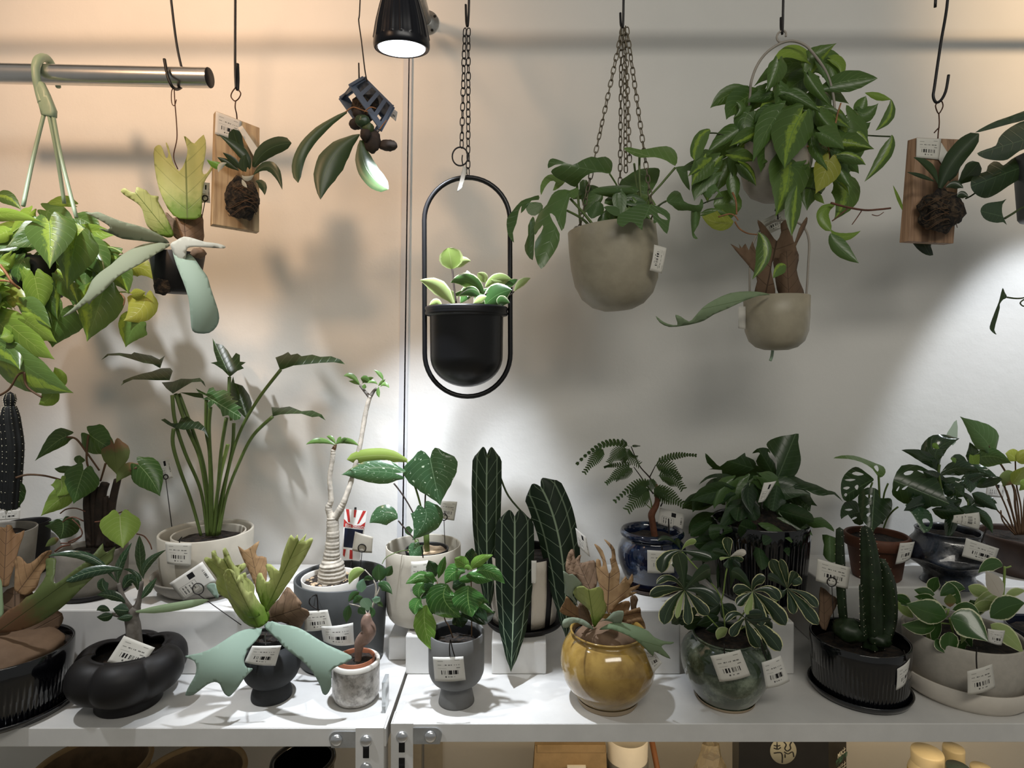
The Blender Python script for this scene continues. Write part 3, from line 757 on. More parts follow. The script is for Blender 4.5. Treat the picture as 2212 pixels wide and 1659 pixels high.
def saucer(label, cx, Y, z, R0, h, mat, group=None, name='saucer', **k):
    s = Y / F; c = ppos(cx, Y, z)
    pr = [(.0005, 0), (R0 * .86 * s, 0), (R0 * .95 * s, h * .25 * s), (R0 * s, h * s), (R0 * .985 * s, (h + 1) * s), (R0 * .95 * s, h * s), (R0 * .9 * s, h * .4 * s), (R0 * .8 * s, 3 * s), (.0005, 3 * s)]
    v, f = lathe_vf(c, pr, 56, **k); return part(name, v, f, mat, None, label=label, cat='saucer', loc=c)

# ------------------------------------------------------------------ tags
def tag(label, corners, Y, mat='tag_print', bend=.004, string=None, clip=None, name='price_tag', tr=None, text=None, smat='black_wire', sr=1.4, group=None):
    """corners: tl tr br bl in px; Y: depth or four depths"""
    c = parse2(corners, tr); Ys = Y if isinstance(Y, (list, tuple)) else [Y] * 4
    Q = [P(a[0], a[1], y) for a, y in zip(c, Ys)]
    org = sum(Q, Vector()) / 4
    t = thing(name, label, 'tag', org, group)
    nrm = (Q[1] - Q[0]).cross(Q[3] - Q[0]).normalized()
    if nrm.y > 0: nrm = -nrm
    N = 8; v = []; uv = []; f = []
    for j in range(N + 1):
        for i in range(N + 1):
            a, b = i / N, j / N
            p = Q[0] * (1 - a) * (1 - b) + Q[1] * a * (1 - b) + Q[2] * a * b + Q[3] * (1 - a) * b
            v.append(p + nrm * bend * (math.sin(a * 3.1) * (.4 + .6 * b) - .5 * b * b)); uv.append((a, 1 - b))
    for j in range(N):
        for i in range(N): k = j * (N + 1) + i; f.append((k, k + 1, k + N + 2, k + N + 1))
    mod_solid(part('paper', v, f, mat, t, uvs=uv), .00045)
    ym = sum(Ys) / 4
    if string:
        for s_ in string.split('|'): tube('string', s_, ym - .001, sr, smat, t, n=5, sides=6)
    if clip:
        (x, y, r, x2, y2, Y2) = clip
        pts = [P(x + r * math.cos(a), y + r * math.sin(a), ym - .004) for a in [2 * math.pi * i / 24 for i in range(24)]]
        vv, ff = tube_vf(pts, 1.1 / F * ym, 6, True); part('clip_ring', vv, ff, 'black_wire', t)
        vv, ff = tube_vf([P(x, y + r, ym - .004), P(x2, y2, Y2)], .9 / F * ym, 6); part('clip_wire', vv, ff, 'black_wire', t)
    return t
def text_part(body, size, mat, par, loc, right, up, name='lettering', bold=0.):
    cu = bpy.data.curves.new('lettering', 'FONT'); cu.body = body; cu.size = size; cu.align_x = 'CENTER'; cu.align_y = 'CENTER'; cu.offset = bold
    ob = bpy.data.objects.new('lettering_tmp', cu); COL.objects.link(ob); bpy.context.view_layer.update()
    me = bpy.data.meshes.new_from_object(ob.evaluated_get(bpy.context.evaluated_depsgraph_get()))
    r, u = Vector(right).normalized(), Vector(up).normalized()
    v = [Vector(loc) + r * a.co.x + u * a.co.y for a in me.vertices]; f = [tuple(p.vertices) for p in me.polygons]
    bpy.data.objects.remove(ob, do_unlink=True); bpy.data.curves.remove(cu); bpy.data.meshes.remove(me)
    return part(name, v, f, mat, par, smooth=False)
def link_mesh(a, b, r, mat):
    """one chain link, long axis Z: a half length, b half width"""
    pts = []
    for i in range(20):
        th = 2 * math.pi * i / 20; pts.append(Vector((b * math.copysign(abs(math.cos(th)) ** .7, math.cos(th)), 0, a * math.copysign(abs(math.sin(th)) ** .85, math.sin(th)))))
    v, f = tube_vf(pts, r, 6, True); me = bpy.data.meshes.new('link'); me.from_pydata([tuple(q) for q in v], [], f)
    me.polygons.foreach_set('use_smooth', [True] * len(me.polygons)); me.materials.append(M(mat)); return me
def chain(par, p0, p1, a, b, r, mat, sag=0.):
    """a run of separate links from p0 down to p1, under an empty named chain"""
    e = bpy.data.objects.new('chain', None); COL.objects.link(e); e.parent = par; e.location = Vector(p0) - ORG[par]; e.empty_display_size = .02; ORG[e] = Vector(p0)
    me = link_mesh(a, b, r, mat); L = (Vector(p1) - Vector(p0)).length; n = max(2, int(L / (2 * a - 2.4 * r))); d = (Vector(p1) - Vector(p0))
    q = d.to_track_quat('Z', 'X')
    for i in range(n):
        o = bpy.data.objects.new('link', me); COL.objects.link(o); o.parent = e
        o.location = d * ((i + .5) / n); o.rotation_mode = 'QUATERNION'
        o.rotation_quaternion = q @ Matrix.Rotation((i % 2) * math.pi / 2 + .5 + RND.uniform(-.35, .35), 3, 'Z').to_quaternion()
    return e
# ------------------------------------------------------------------ hanging plants
def ball(name, par, c, rx, ry, rz, mat, jig=.12, sub=3, seed=0):
    bm = bmesh.new(); bmesh.ops.create_icosphere(bm, subdivisions=sub, radius=1.0); r = random.Random(seed)
    ph = [r.uniform(0, 6) for _ in range(6)]
    for q in bm.verts:
        a = q.co; k = 1 + jig * (math.sin(5 * a.x + ph[0]) * math.sin(6 * a.y + ph[1]) + .6 * math.sin(9 * a.z + ph[2]) * math.sin(8 * a.x + ph[3])) + r.uniform(-jig, jig) * .3
        q.co = a * k
    v = [Vector(c) + Vector((q.co.x * rx, q.co.y * ry, q.co.z * rz)) for q in bm.verts]; bm.verts.index_update(); f = [tuple(x.index for x in fc.verts) for fc in bm.faces]; bm.free()
    return part(name, v, f, mat, par)
def tilt(o, c, ang, axis='Y'):
    R_ = Matrix.Rotation(ang, 3, axis); c = Vector(c) - ORG[o]
    for q in o.data.vertices: q.co = c + R_ @ (q.co - c)

# --- heart-leaf climber at the left, green hanger
t = thing('hanging_philodendron', 'big trailing heart-leaf plant on a pale green plastic hanger', 'hanging plant', P(75, 640, 1.2)); HY = 1.2
tube('hanger_hook', '126,188,1.278 121,168,1.282 112,142,1.279 100,126,1.262 86,127,1.235 78,142,1.222 78,165,1.221 84,195,1.226 92,222,1.228', 1.25, [5, 8, 8, 9, 9, 8, 8, 9], 'hanger_green', t, n=6, sides=10)
mod_solid(blade(t, 'hanger_green', '80,180 92,180 104,205 118,240 118,252 94,247 86,215', '88,180 106,250', 1.224, 1.228, thick=.006, name='hanger_strap', smooth=0), .006)
for s_ in ('95,246,1.228 72,340,1.21 50,445,1.18', '106,250,1.228 122,330,1.24 139,440,1.26', '115,250,1.228 132,340,1.22 165,470,1.2'):
    tube('hanger_strand', s_, 1.16, 4.2, 'hanger_green', t)
pot(t, 85, 1.25, P(85, 640, 1.25)[2], [(0, 0), (40, 0), (43, 6), (56, 80)], 'black_plastic', 4, 40, soil=12)
filler(t, ['philo', 'philo', 'brasil', 'brasil_lime'], 1.22, 105, 545, 105, 95, 34, 75, 3)
filler(t, ['brasil', 'brasil_lime', 'brasil_lime', 'philo'], 1.19, 25, 640, 45, 70, 12, 75, 5)
leaves(t, 'brasil', 1.2, '''
160,500 130,490 95,470 90 90 y.09 m:philo
760,520 720,470 640,400 60 70 y.07 m:philo
690,270 560,260 400,300 30 60 m:brasil_lime y.05
440,330 600,430 760,560 100 110 m:philo y.05
0,200 100,230 208,330 60 50 m:brasil
190,450 240,560 250,640 70 60 m:philo y.04
770,500 880,620 1000,740 40 45 m:philo
960,740 900,700 820,730 50 60 m:philo
1130,760 1010,850 860,1000 90 110 m:philo
1250,900 1360,880 1480,1005 90 80 m:philo_yellow
1060,900 1170,960 1230,1130 110 130 m:brasil
600,840 480,1000 420,1260 200 220 m:philo y.03
420,860 640,1000 700,1250 210 150 m:philo y.03
900,780 820,930 830,1100 120 150 m:philo y.02
990,1090 930,1290 830,1585 190 210 m:brasil
600,1270 540,1430 500,1640 210 210 m:philo
1390,1150 1330,1290 1180,1385 120 140 m:philo_yellow
1330,1395 1260,1480 1200,1640 120 140 m:brasil
1270,1130 1330,1120 1395,1110 40 50 m:philo_yellow
230,790 170,900 180,1020 90 80 s:heart m:philo
215,900 260,960 350,985 60 60 m:brasil_lime
330,960 360,1120 400,1310 140 110 m:brasil_lime y-.01
60,1200 150,1160 270,1230 110 100 m:philo_yellow
-100,1100 0,1150 120,1280 100 100 m:brasil_lime
740,575 690,780 640,1090 200 150 s:heart m:brasil y-.03
470,440 480,600 475,890 215 205 s:heart m:brasil y-.05 t-.03
-60,380 120,370 410,440 50 60 m:brasil_lime y-.03
''', 'A', 'heart')
leaves(t, 'brasil_lime', 1.17, '''
-60,-80 20,20 120,110 120 90 y.0
20,-60 250,140 525,340 130 150
-80,150 90,260 190,440 170 120 m:brasil
60,240 350,470 705,660 120 190 m:brasil
505,600 550,520 520,412 60 80 s:ov
520,610 480,700 370,770 70 90 s:ov
100,100 60,120 0,130 60 80
''', 'BB', 'heart')
stems(t, 'stem_pale', 1.21, '''
430,440 300,430 100,560 -40,700
690,480 620,440 560,470 470,440
1170,740 1080,690 960,680 850,690
1390,1150 1200,1110 1030,1110 900,1000
640,600 500,620 300,600 60,660
''', 1.8, 'A')
stems(t, 'stem_brown', 1.16, '''
0,680 90,620 170,490 230,460
230,460 260,600 400,700
''', 2.6, 'BB')
stems(t, 'aerial_root', 1.14, '''
0,850,1.14 60,930,1.14 120,1020,1.14 190,1080,1.15 r3
0,1000,1.14 90,1010,1.14 180,1070,1.15 r2.4
1150,1120 1190,1170 1180,1240 r1.6
''', 2.2, 'A', name='aerial_root')

# --- hanging antler fern in a black pot
t = thing('hanging_staghorn_fern', 'hanging antler fern in black pot with tall lime fronds', 'hanging plant', P(383, 640, 1.2)); SY = 1.2
pot(t, 383, SY, P(383, 632, SY)[2], [(0, 0), (38, 0), (42, 4), (54, 82)], 'black_plastic', 4, 40, soil=8)
ball('root_clump', t, P(352, 618, 1.165), .017, .012, .017, 'moss', seed=4)
ball('root_clump', t, P(428, 547, 1.16), .014, .01, .010, 'stag_dark', seed=5)
blade(t, 'stag_dark', '1590,350 1640,400 1700,395 1800,370 1920,365 1937,500 1932,640 1800,640 1690,600 1650,540 1610,430', '1780,640 1760,370', 1.19, 1.19, 'A', cup=.03, thick=.004, name='shield_frond')
blade(t, 'stag_lime', '332,332 337,316 347,314 353,327 359,342 364,334 358,308 364,316 373,349 387,370 400,349 405,322 397,294 408,301 420,310 440,291 445,320 440,352 437,368 441,377 453,366 462,330 463,302 474,291 478,300 475,330 466,355 452,376 441,395 436,425 434,468 405,474 375,466 352,430 338,385', '405,470 400,300', 1.175, 1.19, cup=.02, ripple=.004)
blade(t, 'stag_lime', '1155,150 1190,115 1230,140 1290,160 1305,105 1360,125 1400,140 1440,185 1515,195 1510,240 1550,310 1590,390 1640,500 1660,570 1600,590 1480,540 1410,480 1380,400 1360,320 1310,260 1230,210', '1630,570 1280,140', 1.17, 1.15, 'A', cup=.015)
blade(t, 'stag_grey', '815,350 880,352 940,345 1000,370 1150,430 1300,470 1420,510 1540,570 1620,640 1500,640 1350,620 1170,600 1080,560 1000,530 950,500 1010,512 1050,500 1030,470 930,410', '1610,630 830,360', 1.16, 1.10, 'A', bow=-.01, cup=.01)
blade(t, 'stag_grey', '1620,650 1440,640 1300,680 1160,760 1060,850 960,920 880,1000 840,1090 800,1160 700,1260 600,1345 640,1335 740,1280 830,1210 850,1235 880,1190 980,1110 1060,1030 1130,960 1250,890 1380,820 1500,740 1590,690', '1610,660 610,1340', 1.155, 1.06, 'A', bow=-.02, cup=.02)
blade(t, 'stag_blue', '1650,720 1700,780 1760,790 1800,745 1860,790 1920,880 1980,960 2010,1060 2050,1180 2080,1270 2095,1360 2070,1440 2000,1500 1900,1505 1840,1480 1825,1400 1815,1280 1800,1160 1750,1010 1690,860', '1700,700 1970,1500', 1.15, 1.10, 'A', bow=-.03, cup=.012)
blade(t, 'stag_white', '1630,650 1680,620 1760,580 1860,600 1960,630 2080,645 2150,670 2140,692 2020,687 1860,677 1790,692 1780,740 1770,800 1730,840 1690,790 1650,720', '1630,640 2140,680', 1.145, 1.08, 'A', bow=-.01, cup=.02)
tube('wire', '376,188,1.232 378,225,1.228 381,262,1.225 382,300,1.22 375,338,1.21 384,365,1.205', 1.17, 1.2, 'copper_wire', t)
tube('wire_loop', '378,190,1.235 371,196,1.232 371,222,1.23 377,228,1.23 381,215,1.23', 1.23, 1.0, 'copper_wire', t)

# --- wooden boards with a mounted plant
def board(label, front, Ys, back, mat, moss, ballc, wires, tagq, strip):
    Q = [P(x, y, Y) for (x, y), Y in zip(front, Ys)]
    t = thing('mounted_plant_board', label, 'mounted plant', Q[3]); B = [q + Vector(back) for q in Q]
    o = part('wood_board', Q + B, [(3, 2, 1, 0), (4, 5, 6, 7), (0, 1, 5, 4), (1, 2, 6, 5), (2, 3, 7, 6), (3, 0, 4, 7)], mat, t, smooth=False); mod_bevel(o, .0008)
    (x, y, Y, rx, ry) = ballc; s = Y / F
    ball('moss_ball', t, P(x, y, Y), rx * s, .026, ry * s, 'moss', .13, 4, seed=11)
    r = random.Random(5)
    for k in range(9):
        a0 = r.uniform(0, 3.14); b0 = r.uniform(-.8, .8)
        pts = [P(x + rx * .98 * math.cos(a) * math.sqrt(1 - .6 * b0 * b0), y + ry * (b0 * .9 + .25 * math.sin(a * 2 + a0)), Y - .026 * abs(math.sin(a))) for a in [math.pi * i / 10 for i in range(11)]]
        v, f = tube_vf(pts, .0006, 5); part('binding_thread', v, f, 'stem_brown', t)
    for w_ in wires: tube('hang_wire', w_, 1.2, 1.3, 'copper_wire', t)
    return t, Q
t, Q = board('pale pine board with a mounted plant and mossy root ball', [(466, 239), (561, 276), (560, 501), (459, 484)], [1.185, 1.225, 1.225, 1.185], (-.0115, .014, -.001), 'pine_board', None, (523, 430, 1.182, 36, 42),
      ['510,188,1.2 502,198,1.2 499,208,1.2 504,216,1.2 509,218,1.2 516,212,1.2 520,202,1.2 515,194,1.2 510,188,1.2', '509,218,1.2 508,232,1.2 511,246,1.205 512,258,1.21 '], None, None)
b1 = t
leaves(t, 'mounted', 1.165, '''
450,1080 375,930 330,785 55 55 s:obov y.015
380,1140 290,1080 195,1025 28 28
420,1150 330,1060 240,985 20 30
470,1130 395,1000 205,830 25 55
505,1110 630,960 828,905 70 65 s:strap
500,1180 650,1110 750,1305 45 40
520,1230 580,1260 600,1350 30 35
440,1150 420,1080 440,1000 40 40
270,1080 190,1100 105,1045 25 35 m:mounted_lime y-.02
275,1075 225,1100 205,1155 22 22 m:stag_white y-.02
405,1180 450,1200 508,1175 12 28 m:stag_white y-.015
405,1215 425,1250 450,1285 12 18 m:stag_white y-.015
''', 'T2', 'lance', tipd=-.3)
t, Q2 = board('brown wooden board with a mounted plant and dark root ball', [(1981, 297), (2077, 301), (2060, 526), (1963, 521)], [1.19, 1.19, 1.19, 1.19], (-.0085, .016, 0), 'brown_board', None, (2033, 456, 1.168, 42, 45),
      ['2026,221,1.2 2021,228,1.2 2024,240,1.2 2028,245,1.2 2033,239,1.2 2037,229,1.2 2035,220,1.2 2030,218,1.2', '2028,245,1.2 2029,265,1.2 2027,285,1.2 2026,299,1.2', '2029,275,1.2 2024,280,1.2 2018,287,1.2'], None, None)
b2 = t
leaves(t, 'mounted', 1.15, '''
1300,1060 1440,940 1600,760 110 110 s:obov
1200,1020 1250,900 1360,800 45 55
1070,1110 1270,720 1600,370 125 115 s:strap
1040,1050 920,830 710,690 40 65 m:orchid_leaf
1000,1020 820,950 620,890 25 32
1150,1100 1280,1060 1390,1110 50 55
1300,1230 1380,1200 1460,1230 50 45 s:ov
''', 'R2', 'lance', tipd=-.3)
blade(t, 'mounted', '690,230 940,235 945,330 978,447 880,442 790,385 730,320', '820,240 930,440', 1.222, 1.225, 'R3', name='leaf')

# --- orchid in a tipped plastic basket
t = thing('orchid_basket', 'orchid hanging from a tipped grey plastic slat basket', 'hanging plant', P(800, 330, 1.2))
A_, B_, C_, D_ = P(737, 213, 1.215), P(757, 187, 1.17), P(820, 281, 1.17), P(800, 304, 1.215)
E_, F_, G_, H_ = P(769, 190, 1.245), P(787, 169, 1.205), P(848, 230, 1.205), P(830, 255, 1.245)
def bar(a, b, w, n_, name='slat', mat='orchid_plastic'):
    d = (b - a).normalized(); s_ = d.cross(n_).normalized() * w / 2; k = n_.normalized() * .0011
    v = [a - s_ - k, a + s_ - k, a + s_ + k, a - s_ + k, b - s_ - k, b + s_ - k, b + s_ + k, b - s_ + k]
    part(name, v, [(3, 2, 1, 0), (4, 5, 6, 7), (0, 1, 5, 4), (1, 2, 6, 5), (2, 3, 7, 6), (3, 0, 4, 7)], mat, t, smooth=False)
def panel(a, b, c, d, n=4):      # a-b rim edge, d-c base edge
    nn = (b - a).cross(d - a)
    bar(a + (d - a) * .12, b + (c - b) * .12, (d - a).length * .3, nn, 'rim_band'); bar(d, c, (d - a).length * .12, nn, 'base_band')
    for i in range(n + 1):
        u = i / n; bar(a + (b - a) * u, d + (c - d) * u, .0075 if 0 < i < n else .010, nn)
panel(B_, C_, G_, F_, 4); panel(A_, B_, F_, E_, 2); panel(D_, A_, E_, H_, 3); panel(C_, D_, H_, G_, 2)
part('base_plate', [E_, F_, G_, H_], [(0, 1, 2, 3)], 'orchid_plastic', t, smooth=False)
cc = (A_ + B_ + C_ + D_ + E_ + F_ + G_ + H_) / 8
ball('bark_filling', t, cc + Vector((-.004, 0, -.004)), .028, .022, .026, 'moss', .16, 3, 8)
for k, (x, y, Y, a, b, mt) in enumerate(((783, 262, 1.16, 16, 14, 'orchid_leaf'), (775, 245, 1.17, 13, 12, 'bark_dark'), (795, 278, 1.165, 13, 15, 'stem_dark'), (768, 268, 1.17, 14, 12, 'bark_dark'), (804, 305, 1.17, 19, 26, 'bark_dark'), (838, 314, 1.175, 21, 12, 'bark_dark'), (790, 292, 1.16, 12, 14, 'bark_dark'))):
    ball('pseudobulb', t, P(x, y, Y), a / F * Y, .011, b / F * Y, mt, .08, 3, k)
leaves(t, 'orchid_leaf', 1.165, '''
1300,640 950,930 885,1243 48 48 s:strap t-.03
1410,830 1160,1070 1075,1388 115 105 s:lance t-.02
1425,880 1475,1130 1655,1298 80 75 s:strap t-.02
''', 'T2')
stems(t, 'aerial_root', 1.16, '''
1290,640 1350,600 1420,620 1480,640
1450,640 1500,600 1550,610
1580,790 1600,760 1640,710
''', 1.6, 'T2', name='root')
tube('hang_wire', '776,-140,1.19 780,-152,1.2 783,-140,1.21 777,20,1.2 775,45,1.2 781,90,1.2 788,150,1.2 793,176,1.2', 1.2, 1.4, 'black_wire', t)
tube('label_stick', '775,136,1.2 776,180,1.205', 1.2, 1.6, 'black_wire', t)

# --- black planter in an oval hoop
PYp = 1.2; t = thing('oval_hoop_planter', 'matte black bowl planter in a tall oval metal hoop', 'hanging plant', P(1009, 856, PYp))
pts = [P(1009 + 92.5 * math.cos(a), 476 - 92.5 * math.sin(a), PYp) for a in [math.pi * i / 24 for i in range(25)]] + [P(1010 - 92.5 * math.cos(a), 764 + 92.5 * math.sin(a), PYp) for a in [math.pi * i / 24 for i in range(25)]]
v, f = tube_vf(pts, 5.3 / F * PYp, 12, True); part('hoop', v, f, 'black_satin', t)
filler(t, ['hoya_pale', 'hoya'], 1.2, 1040, 630, 45, 16, 8, 38, 4, .02, 'ov', -.3)
cb = P(1008, 836, PYp); s_ = PYp / F
pr = [(.0005, 0)] + [(78 * math.sin(a) * s_, 66 * (1 - math.cos(a)) * s_) for a in [math.pi / 2 * i / 12 for i in range(1, 13)]] + [(79 * s_, 150 * s_), (79.5 * s_, 152 * s_), (88 * s_, 154 * s_), (89.5 * s_, 158 * s_), (88 * s_, 163 * s_), (89.5 * s_, 168 * s_), (88 * s_, 172 * s_), (80 * s_, 172 * s_), (76 * s_, 168 * s_), (75 * s_, 140 * s_)]
lathe('bowl', cb, pr, 'black_satin', t, 64)
lathe('soil', cb, [(75 * s_, 158 * s_), (40 * s_, 161 * s_), (.0005, 162 * s_)], 'soil', t, 32)
leaves(t, 'hoya_pale', 1.19, '''
430,940 480,860 500,820 40 40 m:hoya
390,940 365,890 345,850 40 40
480,900 480,780 475,715 25 35 m:hoya_white
520,950 590,900 640,830 60 60 m:hoya
300,960 260,930 215,955 35 20
600,800 580,760 545,735 35 35
590,880 480,790 360,800 45 55 m:hoya t-.03
380,950 280,840 150,783 45 55 s:lance t-.02
600,830 690,770 782,778 35 40
640,780 700,790 770,775 20 30
600,950 690,880 785,850 75 70 m:hoya t-.02
560,900 500,860 420,890 35 35 m:hoya
520,940 570,905 610,895 20 30
800,860 850,800 914,768 25 25 s:lance
690,950 720,930 770,940 40 30 m:hoya
375,700 430,655 502,650 35 35
370,705 360,630 345,560 72 80 s:round t-.02
''', 'PL', 'ov')
stems(t, 'stem_purple', 1.19, '''
400,940 385,830 370,700 330,670 295,655 r2.4
560,900 600,880 640,850
770,890 800,860
''', 1.6, 'PL')
ck = P(1009, 58, 1.2)
chain(t, P(1012, 62, 1.2), P(1011, 379, 1.2), .0085, .0045, .00105, 'black_metal')
chain(t, P(1004, 62, 1.197), P(997, 319, 1.197), .0085, .0045, .00105, 'black_metal')
pts = [P(994 + 17 * math.cos(a), 338 + 20 * math.sin(a), 1.196) for a in [2 * math.pi * i / 28 for i in range(28)]]
v, f = tube_vf(pts, 1.7 / F * 1.2, 8, True); part('key_ring', v, f, 'black_metal', t)

# --- beige bowl on chains
BY = 1.2; t = thing('beige_chain_planter', 'round-bottomed beige planter on four chains with split leaves', 'hanging plant', P(1336, 674, BY)); s_ = BY / F
cb = P(1336, 672, BY)
pr = [(.0005, 0), (30 * s_, 2 * s_), (55 * s_, 12 * s_), (76 * s_, 32 * s_), (89 * s_, 62 * s_), (94 * s_, 100 * s_), (95 * s_, 140 * s_), (94 * s_, 178 * s_), (92 * s_, 179 * s_), (90 * s_, 177 * s_), (89 * s_, 130 * s_)]
o = lathe('bowl', cb, pr, 'beige_plastic', t, 64); tilt(o, cb, math.radians(-5))
o = lathe('soil', cb, [(89 * s_, 163 * s_), (40 * s_, 167 * s_), (.0005, 168 * s_)], 'soil', t, 32); tilt(o, cb, math.radians(-5))
filler(t, ['rhaphi', 'rhaphi', 'rhaphi_light'], 1.22, 1330, 440, 75, 35, 14, 60, 4)
top = P(1345, 60, 1.2)
chain(t, top, P(1250, 500, 1.195), .0080, .0040, .00115, 'chain_bronze')
chain(t, top + Vector((-.003, 0, 0)), P(1339, 470, 1.29), .0080, .0040, .00115, 'chain_bronze')
chain(t, top + Vector((.003, .002, 0)), P(1352, 372, 1.22), .0080, .0040, .00115, 'chain_bronze')
chain(t, top + Vector((.005, -.003, 0)), P(1360, 350, 1.18), .0080, .0040, .00115, 'chain_bronze')
chain(t, top + Vector((.008, 0, 0)), P(1413, 482, 1.19), .0080, .0040, .00115, 'chain_bronze')
pts = [P(1246 + 7 * math.cos(a), 498 + 9 * math.sin(a), 1.195) for a in [2 * math.pi * i / 20 for i in range(20)]]
v, f = tube_vf(pts, 1.5 / F * 1.2, 7, True); part('hook_ring', v, f, 'beige_plastic_grey', t)
def bl(sp, ax, Y0, Y1, mat='rhaphi', **k): return blade(t, mat, sp, ax, Y0, Y1, k.pop('tr', 'T4'), name='leaf', thick=k.pop('thick', 0), grid=k.pop('grid', 9.), **k)
bl('1020,460 1080,400 1180,340 1320,325 1365,350 1340,450 1270,560 1220,640 1150,560', '1220,640 1250,330', 1.24, 1.26, cup=.02)
bl('680,450 740,430 790,520 840,570 845,640 790,700 730,700 690,580', '760,700 730,440', 1.25, 1.25, cup=.02)
bl('350,560 345,480 380,410 440,380 500,420 560,440 500,500 450,520 475,450 430,440 380,500', '560,440 350,540', 1.21, 1.17, 'rhaphi_light', cup=.015)
bl('410,330 415,270 450,245 520,265 620,300 700,260 780,230 830,240 900,230 950,265 960,310 940,375 870,365 780,370 700,420 640,490 560,450 480,410 435,360 470,325 530,300 470,300', '930,370 430,280', 1.20, 1.16, cup=.03, bow=-.02)
bl('780,530 850,490 1000,475 1120,480 1190,520 1100,560 1000,580 900,570', '1190,520 790,530', 1.2, 1.15, cup=.03)
bl('930,570 1040,580 1180,590 1210,630 1130,660 1000,655 890,630', '1200,620 900,620', 1.21, 1.19, cup=.02)
bl('1055,160 1110,150 1200,170 1300,155 1420,140 1490,175 1515,240 1495,310 1420,265 1320,235 1200,240 1110,205', '1500,300 1060,165', 1.2, 1.16, 'rhaphi_light', cup=.03)
bl('885,660 960,650 1020,680 1010,740 940,715', '890,670 1010,700', 1.13, 1.12)
bl('740,700 790,640 830,610 880,640 885,710 830,740 780,760', '780,760 840,620', 1.17, 1.18, cup=.01)
bl('220,650 260,620 350,625 365,680 300,735 240,715', '360,640 240,690', 1.2, 1.19)
bl('240,820 280,740 300,790 295,900 290,1000 280,1115 225,1060 210,990 240,900', '290,750 270,1110', 1.185, 1.16, cup=.015)
bl('330,560 260,580 180,610 110,690 60,760 60,850 75,910 120,965 110,880 140,800 160,700 185,650 178,715 230,660 270,605 330,600', '330,580 110,950', 1.2, 1.15, cup=.02)
bl('600,520 500,515 440,560 400,640 330,720 290,830 300,900 330,855 370,820 350,880 300,960 300,1080 350,1190 420,1110 490,1000 510,890 450,780 425,715 470,740 525,865 560,790 570,680 590,600', '590,530 340,1180', 1.17, 1.10, cup=.03, holes=['330,870 365,810 355,860'], bow=-.01)
bl('560,540 620,510 670,495 665,560 620,590', '570,560 670,500', 1.17, 1.16, 'rhaphi_light')
bl('1000,800 1010,730 1080,690 1170,640 1280,640 1380,665 1450,720 1445,800 1425,890 1370,830 1340,790 1310,800 1300,720 1225,770 1215,860 1150,800 1100,790 1050,830', '1280,650 1200,840', 1.105, 1.08, cup=.008, holes=['1345,710 1400,735 1432,770 1395,765 1360,745'])
bl('1500,320 1570,310 1640,265 1700,290 1740,340 1810,430 1870,520 1895,570 1840,520 1790,590 1720,530 1670,440 1640,370 1600,350 1610,430 1620,520 1560,450 1525,380', '1500,320 1830,540', 1.2, 1.15, cup=.02)
bl('1420,610 1440,560 1490,520 1540,540 1570,610 1640,640 1700,640 1715,590 1735,620 1715,700 1600,690 1520,690 1470,650', '1420,610 1720,650', 1.2, 1.16, cup=.02)
bl('1630,690 1710,690 1695,810 1655,880 1690,930 1650,925 1635,860', '1670,690 1660,920', 1.17, 1.15, cup=.02)
stems(t, 'stem_green', 1.19, '''
820,850,1.16 720,720,1.17 600,590,1.18 r3.2
800,860,1.17 700,760,1.18 570,690,1.19 r3
1190,230,1.2 1190,420,1.2 1205,640,1.2 1190,850,1.2 r2.6
1145,290,1.22 1165,450,1.21 1200,630,1.2 r2.4
1495,325,1.2 1380,460,1.2 1250,620,1.2 1200,850,1.2 r2.6
1420,610,1.2 1350,660,1.2 1230,860,1.2 r2
935,375,1.2 1000,480,1.21 1080,640,1.21 1100,850,1.21 r2
655,460,1.21 670,620,1.21 690,860,1.21 r3
''', 2.4, 'T4')

# --- heart-leaf climber in a beige pot on a ring
t = thing('beige_ring_planter', 'bushy trailing heart-leaf plant in a beige pot with ring handle', 'hanging plant', P(1673, 436, 1.22)); s_ = 1.22 / F
cb = P(1673, 435, 1.22)
pr = [(.0005, 0), (28 * s_, 2 * s_), (50 * s_, 14 * s_), (63 * s_, 35 * s_), (69 * s_, 65 * s_), (70 * s_, 120 * s_), (68 * s_, 121 * s_), (66 * s_, 118 * s_), (65 * s_, 90 * s_)]
lathe('bowl', cb, pr, 'beige_plastic_grey', t, 56); lathe('soil', cb, [(65 * s_, 108 * s_), (30 * s_, 111 * s_), (.0005, 112 * s_)], 'soil', t, 28)
filler(t, ['philo', 'philo', 'brasil'], 1.2, 1690, 230, 105, 105, 30, 70, 9)
filler(t, ['philo', 'brasil'], 1.18, 1560, 345, 45, 45, 9, 62, 10)
filler(t, ['philo', 'brasil', 'philo'], 1.17, 1760, 330, 70, 60, 12, 70, 12)
tube('ring_handle', '820,1250,1.22 866,840,1.21 880,700,1.2 930,560,1.2 1010,450,1.2 1120,375,1.2 1220,350,1.2 1320,375,1.2 1400,445,1.2 1530,640,1.21 1590,900,1.22 1590,1250,1.22', 1.2, 2.9, 'beige_plastic_grey', t, TR['T5'], n=8, sides=9)
tube('hanging_eye', '1175,355,1.2 1120,358,1.2 1098,325,1.2 1110,285,1.2 1150,262,1.2 1175,280,1.2 1175,312,1.2', 1.2, 2.2, 'beige_plastic_grey', t, TR['T5'])
